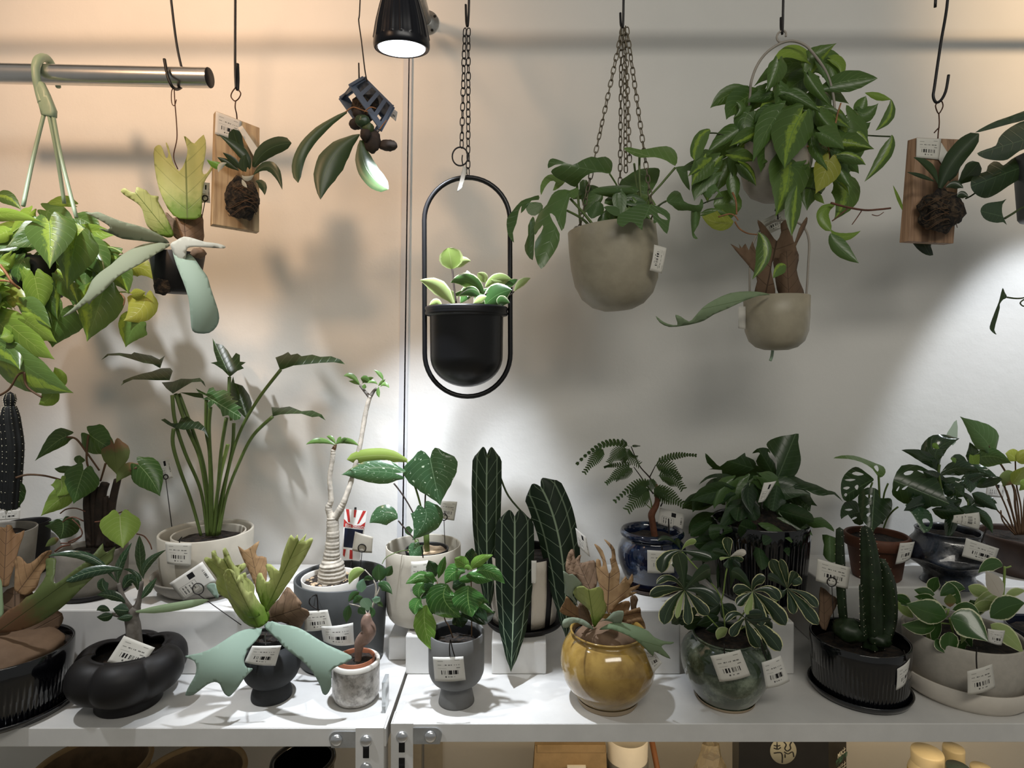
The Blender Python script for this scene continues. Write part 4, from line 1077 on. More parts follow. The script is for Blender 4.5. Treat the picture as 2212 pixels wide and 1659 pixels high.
leaves(t, 'philo', 1.2, '''
1150,650 1250,760 1330,880 140 140 y.04
1400,640 1280,700 1160,800 100 100 y.04
1000,960 1080,1050 1180,1160 160 160 y.04
1560,1100 1520,1250 1450,1400 160 160 y.05
720,1200 600,1300 520,1420 70 80 y.02
690,1400 640,1500 560,1659 70 80 y.02
760,1250 730,1400 745,1560 50 50 y.02
1310,540 1120,570 900,740 65 65 y.02
1560,505 1640,560 1645,655 50 30 m:brasil_lime
1440,560 1560,570 1590,740 110 100 y.01
1380,580 1450,480 1610,368 90 60 m:brasil
1355,500 1200,445 1048,545 45 55 m:brasil_lime
1450,770 1700,690 1960,668 75 80 s:lance
1440,800 1420,900 1340,1000 110 110
1000,760 920,860 840,960 65 65
1085,800 1030,860 950,920 40 45 m:brasil_lime
1450,500 1500,600 1555,760 25 35
1630,1090 1560,1000 1520,890 60 60
1330,860 1440,1000 1480,1150 45 55
760,1105 640,1185 495,1312 45 65
860,960 830,1080 945,1240 110 80
780,880 800,940 720,1010 25 25
1790,960 1830,880 1860,818 50 45
1790,950 1870,960 1965,880 60 70
1850,792 1960,815 2075,850 22 36 m:brasil_lime s:lance
2070,845 2050,980 1940,1115 45 30 m:brasil s:lance
1740,1020 1820,1080 1900,1040 60 60
1760,1140 1820,1170 1890,1245 50 50 m:brasil
1700,1010 1730,1250 1640,1560 120 95 m:brasil
1130,950 1010,1120 890,1390 70 100
530,1110 450,1200 398,1370 45 55 m:brasil s:strap
2080,1150 2035,1310 1845,1552 40 55 s:lance m:brasil
1200,1330 1190,1560 1085,1850 150 150 m:brasil t-.04
1310,975 1210,1190 1165,1445 135 160 m:brasil t-.05 s:heart
1545,1365 1500,1490 1428,1655 105 90 m:philo_yellow t-.02 s:heart
''', 'T5', 'heart')
leaves(t, 'brasil', 1.19, '''
1650,50 1690,190 1580,385 100 110
560,250 680,240 795,270 100 110 s:round m:philo y.02
720,10 730,120 745,240 50 50 m:philo
480,320 590,310 680,330 30 30 m:philo
730,390 600,400 458,345 55 95 m:philo_yellow s:ov
1420,150 1460,190 1505,240 28 30 m:brasil_lime
1590,245 1490,330 1560,470 45 45 m:brasil_lime s:strap
1555,455 1660,520 1815,468 28 30 m:brasil_lime s:lance
1555,490 1640,620 1800,745 65 55 m:rhaphi s:ov
2090,80 2140,200 2192,335 12 14 m:brasil_lime s:lance y.02
1180,770 1130,800 1065,875 35 45 y-.06 s:ov
1270,80 1235,280 1225,515 60 60 y-.06 s:ov t-.02
940,480 1000,660 888,885 45 70 y-.07 s:ov t-.02
''', 'T6', 'heart')
stems(t, 'stem_dark', 1.19, '''
150,215 80,260 20,330
640,185 560,200 470,235
1290,100 1400,110 1480,150
''', 1.8, 'T6')
stems(t, 'stem_dark', 1.2, '''
2070,1165 1940,1160 1800,1150
520,1135 600,1140 720,1180
1660,1010 1730,960 1800,920
''', 1.8, 'T5')
stems(t, 'root_brown', 1.18, '''
1560,230 1690,265 1850,292 1980,285 2070,275 r2.4
1700,280 1640,330 1570,385 r1.5
1820,300 1780,360 1740,415 r1.2
1910,330 1960,340 2010,310
''', 1.0, 'T6', name='root')
stems(t, 'aerial_root', 1.17, '''
1320,1255 1420,1240 1500,1210 1580,1110 1620,960 1645,880 r2.2
1520,1215 1545,1290 1550,1370 r1.8
1510,1200 1560,1160 1630,1185 r2.2
''', 2, 'T5', name='aerial_root')
stems(t, 'aerial_root', 1.17, '''
600,350 690,325 740,340 770,380 r1.8
720,140 750,220 755,330 r2.2
740,390 780,450 850,490 930,500 r1.8
''', 2, 'T6', name='aerial_root')

# --- small beige pot with antler fern below it
t = thing('beige_staghorn_planter', 'small beige hanging pot with a brown antler fern', 'hanging plant', P(1677, 758, 1.2)); s_ = 1.2 / F
cb = P(1677, 757, 1.2)
pr = [(.0005, 0), (24 * s_, 1 * s_), (42 * s_, 7 * s_), (56 * s_, 20 * s_), (64 * s_, 42 * s_), (66 * s_, 70 * s_), (67 * s_, 116 * s_), (65 * s_, 117 * s_), (63 * s_, 114 * s_), (62 * s_, 80 * s_)]
lathe('bowl', cb, pr, 'beige_plastic', t, 56); lathe('soil', cb, [(62 * s_, 106 * s_), (30 * s_, 108 * s_), (.0005, 109 * s_)], 'soil', t, 28)
tube('drain_stem', '1062,1490 1055,1540 1042,1578', 1.2, 3.2, 'hanger_green', t, TR['T6'])
tube('wire_handle', '868,1040,1.2 868,800,1.2 880,640,1.2 930,500,1.2 1010,420,1.2 1110,380,1.2 1240,385,1.2 1330,440,1.2 1372,560,1.2 1365,780,1.2 1350,1040,1.2', 1.2, 2.4, 'beige_plastic_grey', t, TR['T6'], n=8)
tube('hanging_eye', '1085,300,1.21 1100,250,1.21 1125,230,1.21 1130,270,1.21 1105,300,1.21 1110,380,1.205', 1.2, 1.6, 'black_wire', t, TR['T6'])
blade(t, 'stag_dark', '905,1010 930,900 900,820 800,700 703,580 780,620 775,580 800,615 830,578 860,635 890,560 920,640 1000,660 990,560 950,450 935,375 1000,430 1050,500 1100,555 1135,480 1130,410 1200,370 1230,500 1250,570 1290,450 1352,350 1355,400 1310,500 1260,600 1270,660 1180,720 1080,700 1050,800 1070,900 1085,1020 1000,1025', '1000,1015 1130,400', 1.2, 1.18, 'T6', cup=.02, thick=.001, ripple=.004, rfreq=.2)
blade(t, 'stag_dark', '1075,700 1180,645 1270,640 1282,720 1265,800 1290,900 1335,1035 1200,1030 1120,1020 1090,900 1078,790', '1200,1020 1180,650', 1.17, 1.18, 'T6', cup=.05, thick=.0015, name='shield_frond')
blade(t, 'stag_green', '1040,1015 950,1022 830,1062 680,1132 560,1182 480,1232 400,1258 300,1278 180,1288 100,1252 65,1195 110,1230 170,1263 250,1273 240,1222 235,1185 280,1200 350,1243 400,1200 470,1120 560,1060 700,1000 860,985 980,995', '1030,1010 80,1220', 1.14, 1.04, 'T6', cup=.015, bow=-.02)

# --- dark plant cut by the right edge
t = thing('hanging_dark_plant', 'dark oval-leaved hanging plant cut off by the right edge', 'hanging plant', P(2262, 475, 1.2))
pot(t, 2262, 1.2, P(2262, 475, 1.2)[2], [(0, 0), (46, 0), (50, 6), (58, 140)], 'dark_grey_pot', 4, 40, soil=10)
bl('1545,355 1700,260 1850,190 2000,140 2212,60 2380,10 2380,120 2212,190 2050,230 1900,270 1720,320', '2380,60 1550,350', 1.2, 1.12, 'big_hoya', tr='R2', cup=.015)
bl('1485,1060 1510,960 1600,910 1700,880 1720,810 1800,745 1880,760 1930,800 2000,750 2100,680 2300,620 2300,900 2150,990 2000,1080 1900,1150 1780,1220 1680,1245 1580,1210 1510,1140', '2300,780 1500,1080', 1.22, 1.14, 'big_hoya', tr='R2', cup=.03)
bl('1575,635 1700,580 1830,530 1870,430 1960,330 2100,240 2212,195 2400,150 2400,600 2212,580 2100,640 1990,720 1880,735 1740,720 1640,690', '2400,400 1580,640', 1.18, 1.08, 'big_hoya', tr='R2', cup=.03)
bl('1620,1420 1650,1350 1720,1310 1820,1295 1920,1280 1975,1255 1920,1330 1915,1440 1940,1520 1980,1610 1930,1570 1850,1580 1740,1560 1660,1510', '1950,1500 1620,1420', 1.15, 1.13, 'big_hoya', tr='R2', cup=.02)
bl('1925,890 1900,960 1870,1080 1830,1180 1780,1310 1745,1420 1760,1470 1810,1515 1840,1520 1810,1460 1850,1300 1885,1160 1885,1110 1930,1050 1985,1020 1950,950', '1950,1000 1800,1510', 1.17, 1.15, 'big_hoya', tr='R3', cup=.015)
stems(t, 'stem_dark', 1.17, '''
1420,1250 1500,1210 1600,1130 1720,980 1900,900 r1.8
1950,1520 2050,1460 2180,1380 2380,1300 r2.6
''', 2, 'R2')
stems(t, 'stem_dark', 1.17, '''
1985,1020,1.17 2100,1035,1.17 2212,1025,1.18 2420,960,1.2 2430,500,1.2 2420,-20,1.2 r1.8
2212,1050,1.18 2170,1080,1.18 2165,1110,1.18 2212,1140,1.18 2300,1100,1.18 2420,960,1.2 r1.6
''', 1.6, 'R3')
# ------------------------------------------------------------------ left shelf, back row
# --- cactus at the left edge, grey pot
Y = 1.29; t = thing('potted_cactus', 'dark ribbed columnar cactus in a grey pot at the left edge', 'potted plant', ppos(-12, Y, Z_LR))
pot(t, -12, Y, Z_LR, [(0, 0), (60, 0), (64, 5), (75, 140)], 'warm_grey_pot', 4, 40, soil=14)
def cactus_col(spec, Yc, rad, mat, ribs=8, spines=True, tr=None, name='column'):
    pts = crom(px_pts(spec, Yc, TR[tr] if tr else None), 8); n = len(pts); sides = ribs * 4; v = []; f = []
    rr = [a / F * Yc for a in rad]; sp = []
    for i, p_ in enumerate(pts):
        tt = i / (n - 1) * (len(rr) - 1); k = min(int(tt), len(rr) - 2); r = rr[k] + (rr[k + 1] - rr[k]) * (tt - k)
        d = (pts[min(i + 1, n - 1)] - pts[max(i - 1, 0)]).normalized(); a_ = d.cross(Vector((0, 1, 0))).normalized(); b_ = d.cross(a_)
        for j in range(sides):
            th = 2 * math.pi * j / sides; q = r * (1 + .16 * math.cos(th * ribs)); v.append(p_ + (a_ * math.cos(th) + b_ * math.sin(th)) * q)
            if j % 4 == 0 and i % 2 == 0: sp.append((p_ + (a_ * math.cos(th) + b_ * math.sin(th)) * q * 1.02, (a_ * math.cos(th) + b_ * math.sin(th))))
    for i in range(n - 1):
        for j in range(sides): l = (j + 1) % sides; f.append((i * sides + j, i * sides + l, (i + 1) * sides + l, (i + 1) * sides + j))
    v.append(pts[-1] + (pts[-1] - pts[-2]).normalized() * rr[-1] * .8); f += [((n - 1) * sides + j, (n - 1) * sides + (j + 1) % sides, len(v) - 1) for j in range(sides)]
    o = part(name, v, f, mat, t)
    if spines:
        v = []; f = []
        for p_, d in sp:
            s1 = d.orthogonal().normalized() * .0011; s2 = d.cross(s1).normalized() * .0011; k = len(v)
            v += [p_ + s1, p_ - s1 * .5 + s2, p_ - s1 * .5 - s2, p_ + d * .0016]; f += [(k, k + 1, k + 3), (k + 1, k + 2, k + 3), (k + 2, k, k + 3)]
        part('spines', v, f, 'spine', o, smooth=False, kind='stuff')
cactus_col('100,1760 125,1400 130,1150 100,900 92,790', Y, [14, 15, 16, 15, 10], 'cactus_dark', tr='BB')
cactus_col('92,800 95,720 97,670', Y, [7, 10, 7], 'cactus_dark', tr='BB')
cactus_col('0,1760 20,1400 10,1100 5,900', Y, [13, 14, 13, 9], 'cactus_dark', tr='BB')
Y = 1.43; t = thing('black_pot', 'plain tall black pot behind the brown antler fern', 'pot', ppos(58, Y, Z_LR))
pot(t, 58, Y, Z_LR, [(0, 0), (36, 0), (39, 4), (42, 108)], 'black_matte', 4, 60)

# --- old heart-leaf plant in a grey pot
Y = 1.31; saucer('black saucer under the round grey pot', 200, Y, Z_LR, 72, 12, 'black_matte')
t = thing('potted_old_philodendron', 'old heart-leaf plant with woody stems in a round grey pot', 'potted plant', ppos(200, Y, Z_LR + .0035))
pot(t, 200, Y, Z_LR + .0035, [(0, 0), (56, 0), (62, 6), (66, 50), (66, 92)], 'warm_grey_pot', 5, 40, soil=10, smooth=3)
leaves(t, 'old_heart', 1.3, '''
750,1340 755,1290 765,1255 40 50 s:ov
720,1360 610,1395 520,1380 25 35 s:lance
1260,1400 1300,1440 1340,1520 30 35 m:old_heart
855,1055 960,1130 1150,1245 125 125
1090,1150 1105,1290 1118,1445 120 110 m:stag_olive
635,1075 520,1140 332,1310 60 85 s:heart
1290,1370 1180,1430 1110,1520 40 60 m:stag_olive
1330,1350 1440,1480 1530,1648 130 125
''', 'BB', 'heart')
leaves(t, 'old_heart', 1.26, '''
745,330 640,340 510,330 40 40 y.06 s:lance
660,320 665,410 630,515 150 165 y.03
620,505 550,540 478,592 30 35 m:stag_olive y.03 s:ov
735,20 590,120 428,270 90 100 m:heart_lime
640,-110 650,-30 600,60 110 110 m:heart_lime
880,-215 830,-60 775,140 170 150
100,-80 110,90 105,270 140 130 y.03
1265,265 1275,430 1295,608 180 185 m:heart_lime y-.04
''', 'D', 'heart')
stems(t, 'bark_dark', 1.3, '''
960,590 935,350 920,100 960,-60 r9
1060,590 1050,300 1070,50 1110,-80 r11
1150,590 1160,330 1190,100 1240,-120 r9
1000,590 1000,300 990,80 1010,-40 r8
1100,590 1120,250 1110,60 r8
''', 8, 'D', name='woody_stem')
stems(t, 'stem_brown', 1.29, '''
640,1080,1.29 730,1100,1.29 830,1230,1.3 950,1400,1.31
845,1060,1.3 830,1200,1.3 835,1340,1.3 900,1480,1.31
1310,1370,1.29 1180,1440,1.3 1100,1560,1.31 r3
150,1470,1.28 260,1440,1.29 430,1450,1.3 620,1500,1.31 r2.4
1010,1330,1.3 990,1400,1.3 960,1500,1.31
''', 2.4, 'BB')
stems(t, 'root_brown', 1.27, '''
635,240 700,195 800,185 900,220
880,320 790,280 720,290 660,330
1000,330 1120,310 1240,240 1350,205
720,540 860,470 840,380 760,300
640,555 760,545 860,480
580,640 650,590 740,570 r2.2
1440,455 1520,480 1580,560 1600,620
''', 1.5, 'D', name='root')

# --- split-leaf plant in the pale double pot
Y = 1.335
s_ = Y / F; c = ppos(447, Y, Z_LR)
v, f = lathe_vf(c, [(.0005, 0), (70 * s_, 0), (84 * s_, 6 * s_), (98 * s_, 18 * s_), (106 * s_, 34 * s_), (107.5 * s_, 38 * s_), (104 * s_, 38 * s_), (100 * s_, 30 * s_), (88 * s_, 12 * s_), (70 * s_, 4 * s_), (.0005, 4 * s_)], 64)
part('saucer', v, f, 'warm_grey_pot', None, label='wide grey bowl saucer with upturned lip under the pale pot', cat='saucer', loc=c)
t = thing('potted_split_leaf_plant', 'tall plant with long stems and ragged leaves in a pale double pot', 'potted plant', ppos(447, Y, Z_LR + .0045))
pot(t, 447, Y, Z_LR + .0045, [(0, 0), (78, 0), (84, 5), (92, 60), (94, 118)], 'cream_grey_pot', 6, 50)
pot(t, 452, Y, Z_LR + .006, [(0, 0), (60, 0), (64, 5), (74, 112)], 'cream_grey_pot', 4, 36, soil=14, name='inner_pot')
def bx(sp, ax, Y0, Y1, mat='xanadu', **k): return blade(t, mat, sp, ax, Y0, Y1, k.pop('tr', 'B'), name='leaf', thick=0, smooth=k.pop('smooth', 1), **k)
bx('62,270 110,222 200,215 290,225 310,210 380,225 440,235 500,265 540,235 525,270 505,330 450,300 380,290 300,265 200,235 120,235', '505,325 70,265', 1.34, 1.26, cup=.05)
bx('212,460 230,420 290,395 370,370 440,355 510,330 580,328 598,350 575,420 480,420 380,415 300,415 240,440', '580,415 220,450', 1.3, 1.22, cup=.04)
bx('895,105 920,145 970,155 1010,200 1040,255 1070,215 1100,230 1100,280 1145,285 1110,310 1130,330 1080,350 1025,395 970,340 910,300 880,290 930,280 905,200', '1025,395 900,120', 1.38, 1.42, 'xanadu', cup=.03)
bx('1050,390 1060,440 1120,460 1170,530 1190,590 1180,660 1150,710 1080,640 1030,540 1030,450', '1150,700 1055,400', 1.37, 1.41, 'xanadu', cup=.03)
bx('515,435 600,430 660,408 740,410 800,402 830,430 845,470 810,430 740,435 680,470 600,520 550,480', '600,515 840,460', 1.29, 1.22, cup=.04)
bx('650,510 740,512 820,515 830,555 760,545', '650,510 830,540', 1.31, 1.29)
bx('1365,250 1420,230 1460,208 1480,230 1530,220 1560,240 1640,228 1700,245 1780,240 1850,265 1885,300 1800,285 1700,290 1600,300 1500,310 1400,345 1380,290', '1400,340 1880,295', 1.34, 1.28, cup=.05)
bx('1335,620 1400,625 1470,615 1560,650 1640,645 1710,675 1740,720 1690,690 1640,695 1560,670 1480,670 1400,675 1345,690', '1345,690 1735,710', 1.32, 1.25, cup=.04)
bx('510,715 540,705 590,740 640,740 660,700 710,690 760,730 790,725 840,770 865,850 830,800 770,780 680,790 610,775 560,750', '630,785 860,840', 1.28, 1.24, cup=.03)
bx('770,480 850,520 870,480 900,470 920,500 980,490 1040,520 1000,530 1060,545 1030,560 1090,575 1060,590 1115,625 1080,640 1110,680 1100,710 1060,720 1010,680 970,690 955,640 910,590 870,630 855,590 880,570 820,560 860,540 790,510', '850,540 1100,690', 1.27, 1.2, 'xanadu_lit', cup=.03)
stems(t, 'stem_green', 1.31, '''
595,530,1.29 615,720,1.29 690,960,1.3 810,1250,1.33 855,1580,1.335
605,780,1.28 600,900,1.28 650,1080,1.29 740,1330,1.32 810,1580,1.33
620,520,1.3 700,760,1.3 800,1000,1.31 850,1300,1.33 865,1580,1.335
645,520,1.31 760,830,1.31 830,1060,1.32 870,1350,1.335 880,1580,1.34
850,560,1.28 850,800,1.29 875,1000,1.31 880,1580,1.335
880,620,1.27 870,800,1.28 890,1200,1.31 890,1580,1.335
1000,700,1.27 960,950,1.29 930,1300,1.32 905,1580,1.335
1055,740,1.36 1040,950,1.35 960,1300,1.34 910,1580,1.34
1405,340,1.34 1230,570,1.335 1090,830,1.33 1000,1150,1.33 930,1580,1.335
1345,690,1.32 1200,830,1.32 1100,1020,1.32 1000,1280,1.33 945,1570,1.335
1022,395,1.38 1020,540,1.37 1035,720,1.36
''', 4.0, 'B', n=6)
stems(t, 'stem_pale', 1.31, '''
1010,900,1.31 960,1100,1.32 920,1350,1.33 900,1570,1.335 r4.5
''', 4.5, 'B')

# --- ringed-trunk plant in the big dark grey pot
Y = 1.285; t = thing('potted_plumeria', 'ringed pale trunk with two bare branches in a large dark grey pot', 'potted plant', ppos(738, Y, SHZ))
pot(t, 738, Y, SHZ, [(0, 0), (82, 0), (88, 6), (96, 120), (98, 176)], 'dark_grey_pot', 5, 70, seg=64)
Z2 = P(714, 1308, 1.27)[2]
pot(t, 714, 1.27, Z2, [(0, 0), (48, 0), (51, 4), (61, 62)], 'white_plastic_pot', 3, 24, soil=9, name='inner_pot')
c = P(714, 1249, 1.27); r = random.Random(2)
for k in range(46):
    a = r.uniform(0, 6.28); d = r.uniform(.55, .93) * 56 / F * 1.27
    ball('pebble', t, c + Vector((d * math.cos(a), d * math.sin(a), -.0065 + r.uniform(0, .002))), r.uniform(.003, .0055), r.uniform(.003, .005), .003, 'pebble', .1, 1, k)
def ringed(spec, rad, Yt, mat, name, amp=.05, per=.0075, tr=None):
    pts = crom(px_pts(spec, Yt, TR[tr] if tr else None), 12); n = len(pts); rr = [a / F * Yt for a in rad]; out = []; L = 0
    for i in range(n):
        if i: L += (pts[i] - pts[i - 1]).length
        tt = i / (n - 1) * (len(rr) - 1); k = min(int(tt), len(rr) - 2); q = rr[k] + (rr[k + 1] - rr[k]) * (tt - k)
        out.append(q * (1 + amp * math.sin(L / per * 6.283) + .03 * math.sin(L * 300)))
    v, f = tube_vf(pts, out, 16); part(name, v, f, mat, t)
ringed('716,1266,1.27 717,1245,1.27 717,1222,1.27 716,1205,1.27 718,1180,1.27 719,1150,1.27 718,1118,1.27', [33, 29, 26, 18, 15, 13.5, 12], 1.27, 'bark_pale', 'trunk')
ringed('490,1430,1.27 455,1320,1.27 478,1240,1.27 465,1050,1.27 490,880,1.27 497,790,1.27', [8.5, 7, 5.5, 5, 5, 5], 1.27, 'bark_pale', 'branch', .06, .006, 'C')
ringed('500,1420,1.27 565,1320,1.27 605,1230,1.27 665,1050,1.28 735,760,1.29 790,450,1.3 830,310,1.3', [9, 7.5, 6, 5.2, 5, 5, 4.5], 1.28, 'bark_pale', 'branch', .06, .006, 'C')
ringed('826,325,1.3 780,270,1.3 735,215,1.3', [4, 3.4, 2.6], 1.3, 'bark_grey', 'branch', .03, .006, 'C')
ringed('826,325,1.3 860,270,1.3 885,245,1.3', [4, 3.6, 3], 1.3, 'bark_grey', 'branch', .03, .006, 'C')
ringed('497,800,1.27 510,770,1.27 520,745,1.27', [5, 4, 2.6], 1.27, 'stem_brown', 'branch', .03, .006, 'C')
leaves(t, 'plumeria', 1.29, '''
735,215 690,190 635,180 14 14
735,210 660,135 590,135 22 24
755,200 810,160 860,150 14 20
835,195 780,165 742,155 28 35
780,205 775,230 770,250 18 20
895,210 850,185 800,200 12 16
945,175 915,120 860,78 16 18
900,225 930,190 965,165 12 14
905,230 900,280 910,327 16 18
920,230 960,205 1000,242 18 18
''', 'C', 'lance')
leaves(t, 'plumeria', 1.265, '''
520,745 480,690 437,678 18 18
520,745 550,700 568,678 14 14
520,745 620,715 728,760 26 24
515,752 380,715 252,748 22 28
560,735 600,710 642,745 24 26
''', 'C', 'lance')

# ------------------------------------------------------------------ left shelf, front row
# --- brown antler fern in a ribbed black pot, left edge
def ribbed(r0, z0, n, amp):
    def g(r, z, a, i): return (r * (1 + (amp * math.cos(a * n) if z0[0] < z < z0[1] else 0)), z)
    return g
Y = 1.10; s_ = Y / F
saucer('glossy black saucer at the left edge of the shelf', 18, Y, SHZ, 128, 16, 'black_gloss')
t = thing('potted_brown_staghorn', 'antler fern with dry brown fronds in a ribbed black pot at left', 'potted plant', ppos(18, Y, SHZ + .004))
pot(t, 18, Y, SHZ + .004, [(0, 0), (104, 0), (109, 6), (109.3, 7.5), (109.6, 9), (111, 30), (113, 49), (113.4, 50.5), (117, 90), (118, 124)], 'black_gloss', 6, 30, seg=288, soil=12, rfun=ribbed(0, (8 * s_, 50 * s_), 72, .012))
ball('shield_mound', t, ppos(16, Y - .004, P(16, 1402, Y)[2]), .088, .082, .034, 'stag_dark', .06, 4, 3)
blade(t, 'stag_dark', '0,1570 -200,1500 -150,1200 0,1000 100,880 260,840 420,900 480,1000 640,1100 820,1200 820,1330 700,1450 500,1550 250,1640 0,1659', '200,1620 200,860', 1.09, 1.14, 'Q', cup=.06, thick=.002, name='shield_frond', grid=9, ripple=.004)
blade(t, 'stag_brown', '-200,120 -100,60 0,50 70,60 90,25 150,30 175,90 200,140 260,130 325,95 300,200 260,300 220,450 180,600 130,760 110,830 0,850 -200,800', '50,840 90,50', 1.12, 1.17, 'Q', cup=.015, thick=.001, ripple=.005, rfreq=.18)
blade(t, 'stag_brown', '190,840 200,600 190,520 230,440 290,460 360,540 450,500 560,400 660,360 690,380 650,450 610,520 600,600 540,680 500,830 430,910 330,960 200,900', '250,900 640,380', 1.115, 1.15, 'Q', cup=.015, thick=.001, ripple=.005, rfreq=.18)
blade(t, 'stag_green', '-120,700 0,730 30,830 40,1000 50,1180 0,1260 -120,1300', '-20,1250 -20,720', 1.07, 1.1, 'Q', cup=.01)
blade(t, 'stag_olive', '-60,1400 0,1342 79,1263 199,1199 278,1120 349,1088 421,1000 484,897 484,786 492,715 588,715 584,786 580,866 560,945 588,977 650,940 715,890 800,820 900,750 960,700 1010,640 1085,555 1092,620 1130,650 1215,590 1200,660 1185,740 1100,810 1000,900 850,1040 700,1190 560,1300 400,1400 250,1460 100,1490 -60,1490', '60,1430 1180,620', 1.06, 1.12, 'D', cup=.025, bow=-.03, ripple=.003)

# --- black lobed bowl
Y = 1.115; s_ = Y / F; t = thing('potted_desert_rose', 'small thick-stemmed bonsai in a matte black lobed bowl', 'potted plant', ppos(279, Y, SHZ))
def lob(r, z, a, i):
    m = min(1, max(0, (z - 16 * s_) / (22 * s_)))
    q = abs(math.cos(a * 3 + .5)) ** .8
    return (r * (1 + (.12 * q - .06) * m), z + (.0045 * q if z > 86 * s_ else 0))
pot(t, 279, Y, SHZ, [(0, 0), (60, 0), (64, 3), (64, 18), (72, 26), (97, 44), (109, 66), (108, 88), (97, 106), (80, 115), (70, 113)], 'black_matte', 6, 46, seg=144, soil=32, smooth=3, rfun=lob)
tube('trunk', '1420,1700,1.115 1415,1560,1.115 1405,1430,1.115 1390,1330,1.115 1440,1230,1.115', Y, [17, 15, 14.5, 13.5, 9], 'bark_grey', t, TR['D'], sides=14)
tube('branch', '1435,1260 1470,1130 1495,960', Y, [8, 5, 4], 'bark_grey', t, TR['D'], sides=10)
tube('branch', '1400,1290 1300,1130 1250,975', Y, [8, 5, 4], 'bark_grey', t, TR['D'], sides=10)
tube('branch', '1385,1320 1280,1320 1180,1300', Y, [6, 4.5, 3], 'bark_grey', t, TR['D'], sides=10)
leaves(t, 'adenium', 1.11, '''
1130,1070 1080,990 1090,920 55 60 s:ov y.01
1300,1030 1370,940 1430,980 60 60 s:ov y.01
1450,1050 1440,930 1400,840 50 50 y.02
1490,960 1400,860 1300,828 16 22
1490,900 1475,680 1470,470 50 55 y.02
1245,975 1260,790 1392,545 42 45
1510,930 1555,770 1752,622 38 38
1490,1140 1560,1040 1655,915 36 38
1320,1180 1190,1110 1018,1100 45 58
1190,1300 1110,1330 1018,1330 45 42 s:ov
1160,1270 1080,1240 1018,1265 34 34 s:ov
1360,1260 1280,1260 1190,1245 65 70 s:ov
1230,965 920,700 500,690 45 45 t-.03
1285,828 980,850 698,955 52 50 s:strap t-.03
1400,1320 1330,1340 1230,1350 35 35 s:ov
''', 'D', 'lance')
leaves(t, 'stag_green', 1.1, '''
1430,1275 1780,1225 2200,1150 34 48 s:strap
''', 'D')

# --- antler fern in a charcoal mushroom pot
Y = 1.135; t = thing('potted_blue_staghorn', 'antler fern with blue-green forked fronds in a charcoal footed pot', 'potted plant', ppos(587, Y, SHZ))
pot(t, 587, Y, SHZ, [(0, 0), (40, 0), (42, 3), (41, 14), (37, 26), (36, 32), (44, 36), (54, 48), (60, 68), (60, 88), (54, 104), (44, 112)], 'charcoal_matte', 5, 20, seg=64, soil=6, smooth=3)
pot(t, 587, Y, P(587, 1410, Y)[2], [(0, 0), (36, 0), (42, 40)], 'black_plastic', 3, 15, soil=5, name='inner_pot')
blade(t, 'stag_brown', '395,345 440,375 490,350 555,305 530,380 540,420 605,430 610,560 600,620 540,700 525,650 490,560 440,460', '560,680 480,340', 1.19, 1.21, 'G', cup=.015, ripple=.003)
blade(t, 'stag_dark', '600,900 640,800 700,740 760,650 800,680 840,730 870,770 860,800 910,820 928,860 890,900 860,955 800,940 720,910', '640,880 880,800', 1.15, 1.12, 'G', cup=.04, thick=.0015, name='shield_frond')
blade(t, 'stag_lime', '540,560 570,545 600,610 635,590 600,490 640,480 700,530 720,440 755,330 790,260 815,290 840,258 850,310 905,250 890,310 930,285 955,300 900,420 850,500 800,580 750,650 700,730 640,800 610,835 560,760 530,640', '600,830 860,270', 1.13, 1.12, 'G', cup=.02, ripple=.004)
blade(t, 'stag_lime', '520,955 440,915 370,830 320,740 250,700 230,610 240,590 190,520 140,450 160,425 200,440 195,390 225,375 240,420 290,440 280,380 300,355 330,410 370,490 440,470 455,500 400,560 450,540 460,580 490,600 520,650 515,700 560,770 620,830 628,890 580,940', '540,940 270,400', 1.115, 1.09, 'G', cup=.04, ripple=.008, rfreq=.25)
blade(t, 'stag_lime', '285,560 320,515 370,540 385,600 400,560 430,590 440,650 470,690 500,680 505,740 520,800 560,860 480,880 400,800 330,720', '510,880 340,540', 1.10, 1.07, 'G', cup=.02, ripple=.006, rfreq=.3, name='shield_frond')
blade(t, 'stag_blue', '158,640 220,620 250,690 240,740 190,690', '240,720 170,640', 1.16, 1.17, 'G')
blade(t, 'stag_blue', '590,940 650,905 715,930 800,940 880,970 960,1020 1060,1080 1160,1125 1240,1165 1235,1195 1180,1225 1130,1245 1095,1270 1090,1310 1092,1380 1075,1430 1050,1455 1025,1440 1010,1390 980,1330 930,1260 860,1190 790,1140 730,1090 690,1040 640,1000', '600,940 1080,1350', 1.12, 1.045, 'G', cup=.02, bow=-.02, thick=.001)
blade(t, 'stag_blue', '575,960 440,970 350,1010 230,1090 120,1140 0,1165 30,1185 70,1205 85,1250 75,1310 40,1370 5,1440 10,1460 60,1455 110,1420 170,1375 220,1358 255,1370 270,1400 290,1440 320,1465 345,1455 400,1390 440,1330 500,1270 495,1255 460,1250 440,1215 445,1170 480,1100 530,1050', '570,970 150,1380', 1.115, 1.03, 'G', cup=.02, bow=-.025, thick=.001)

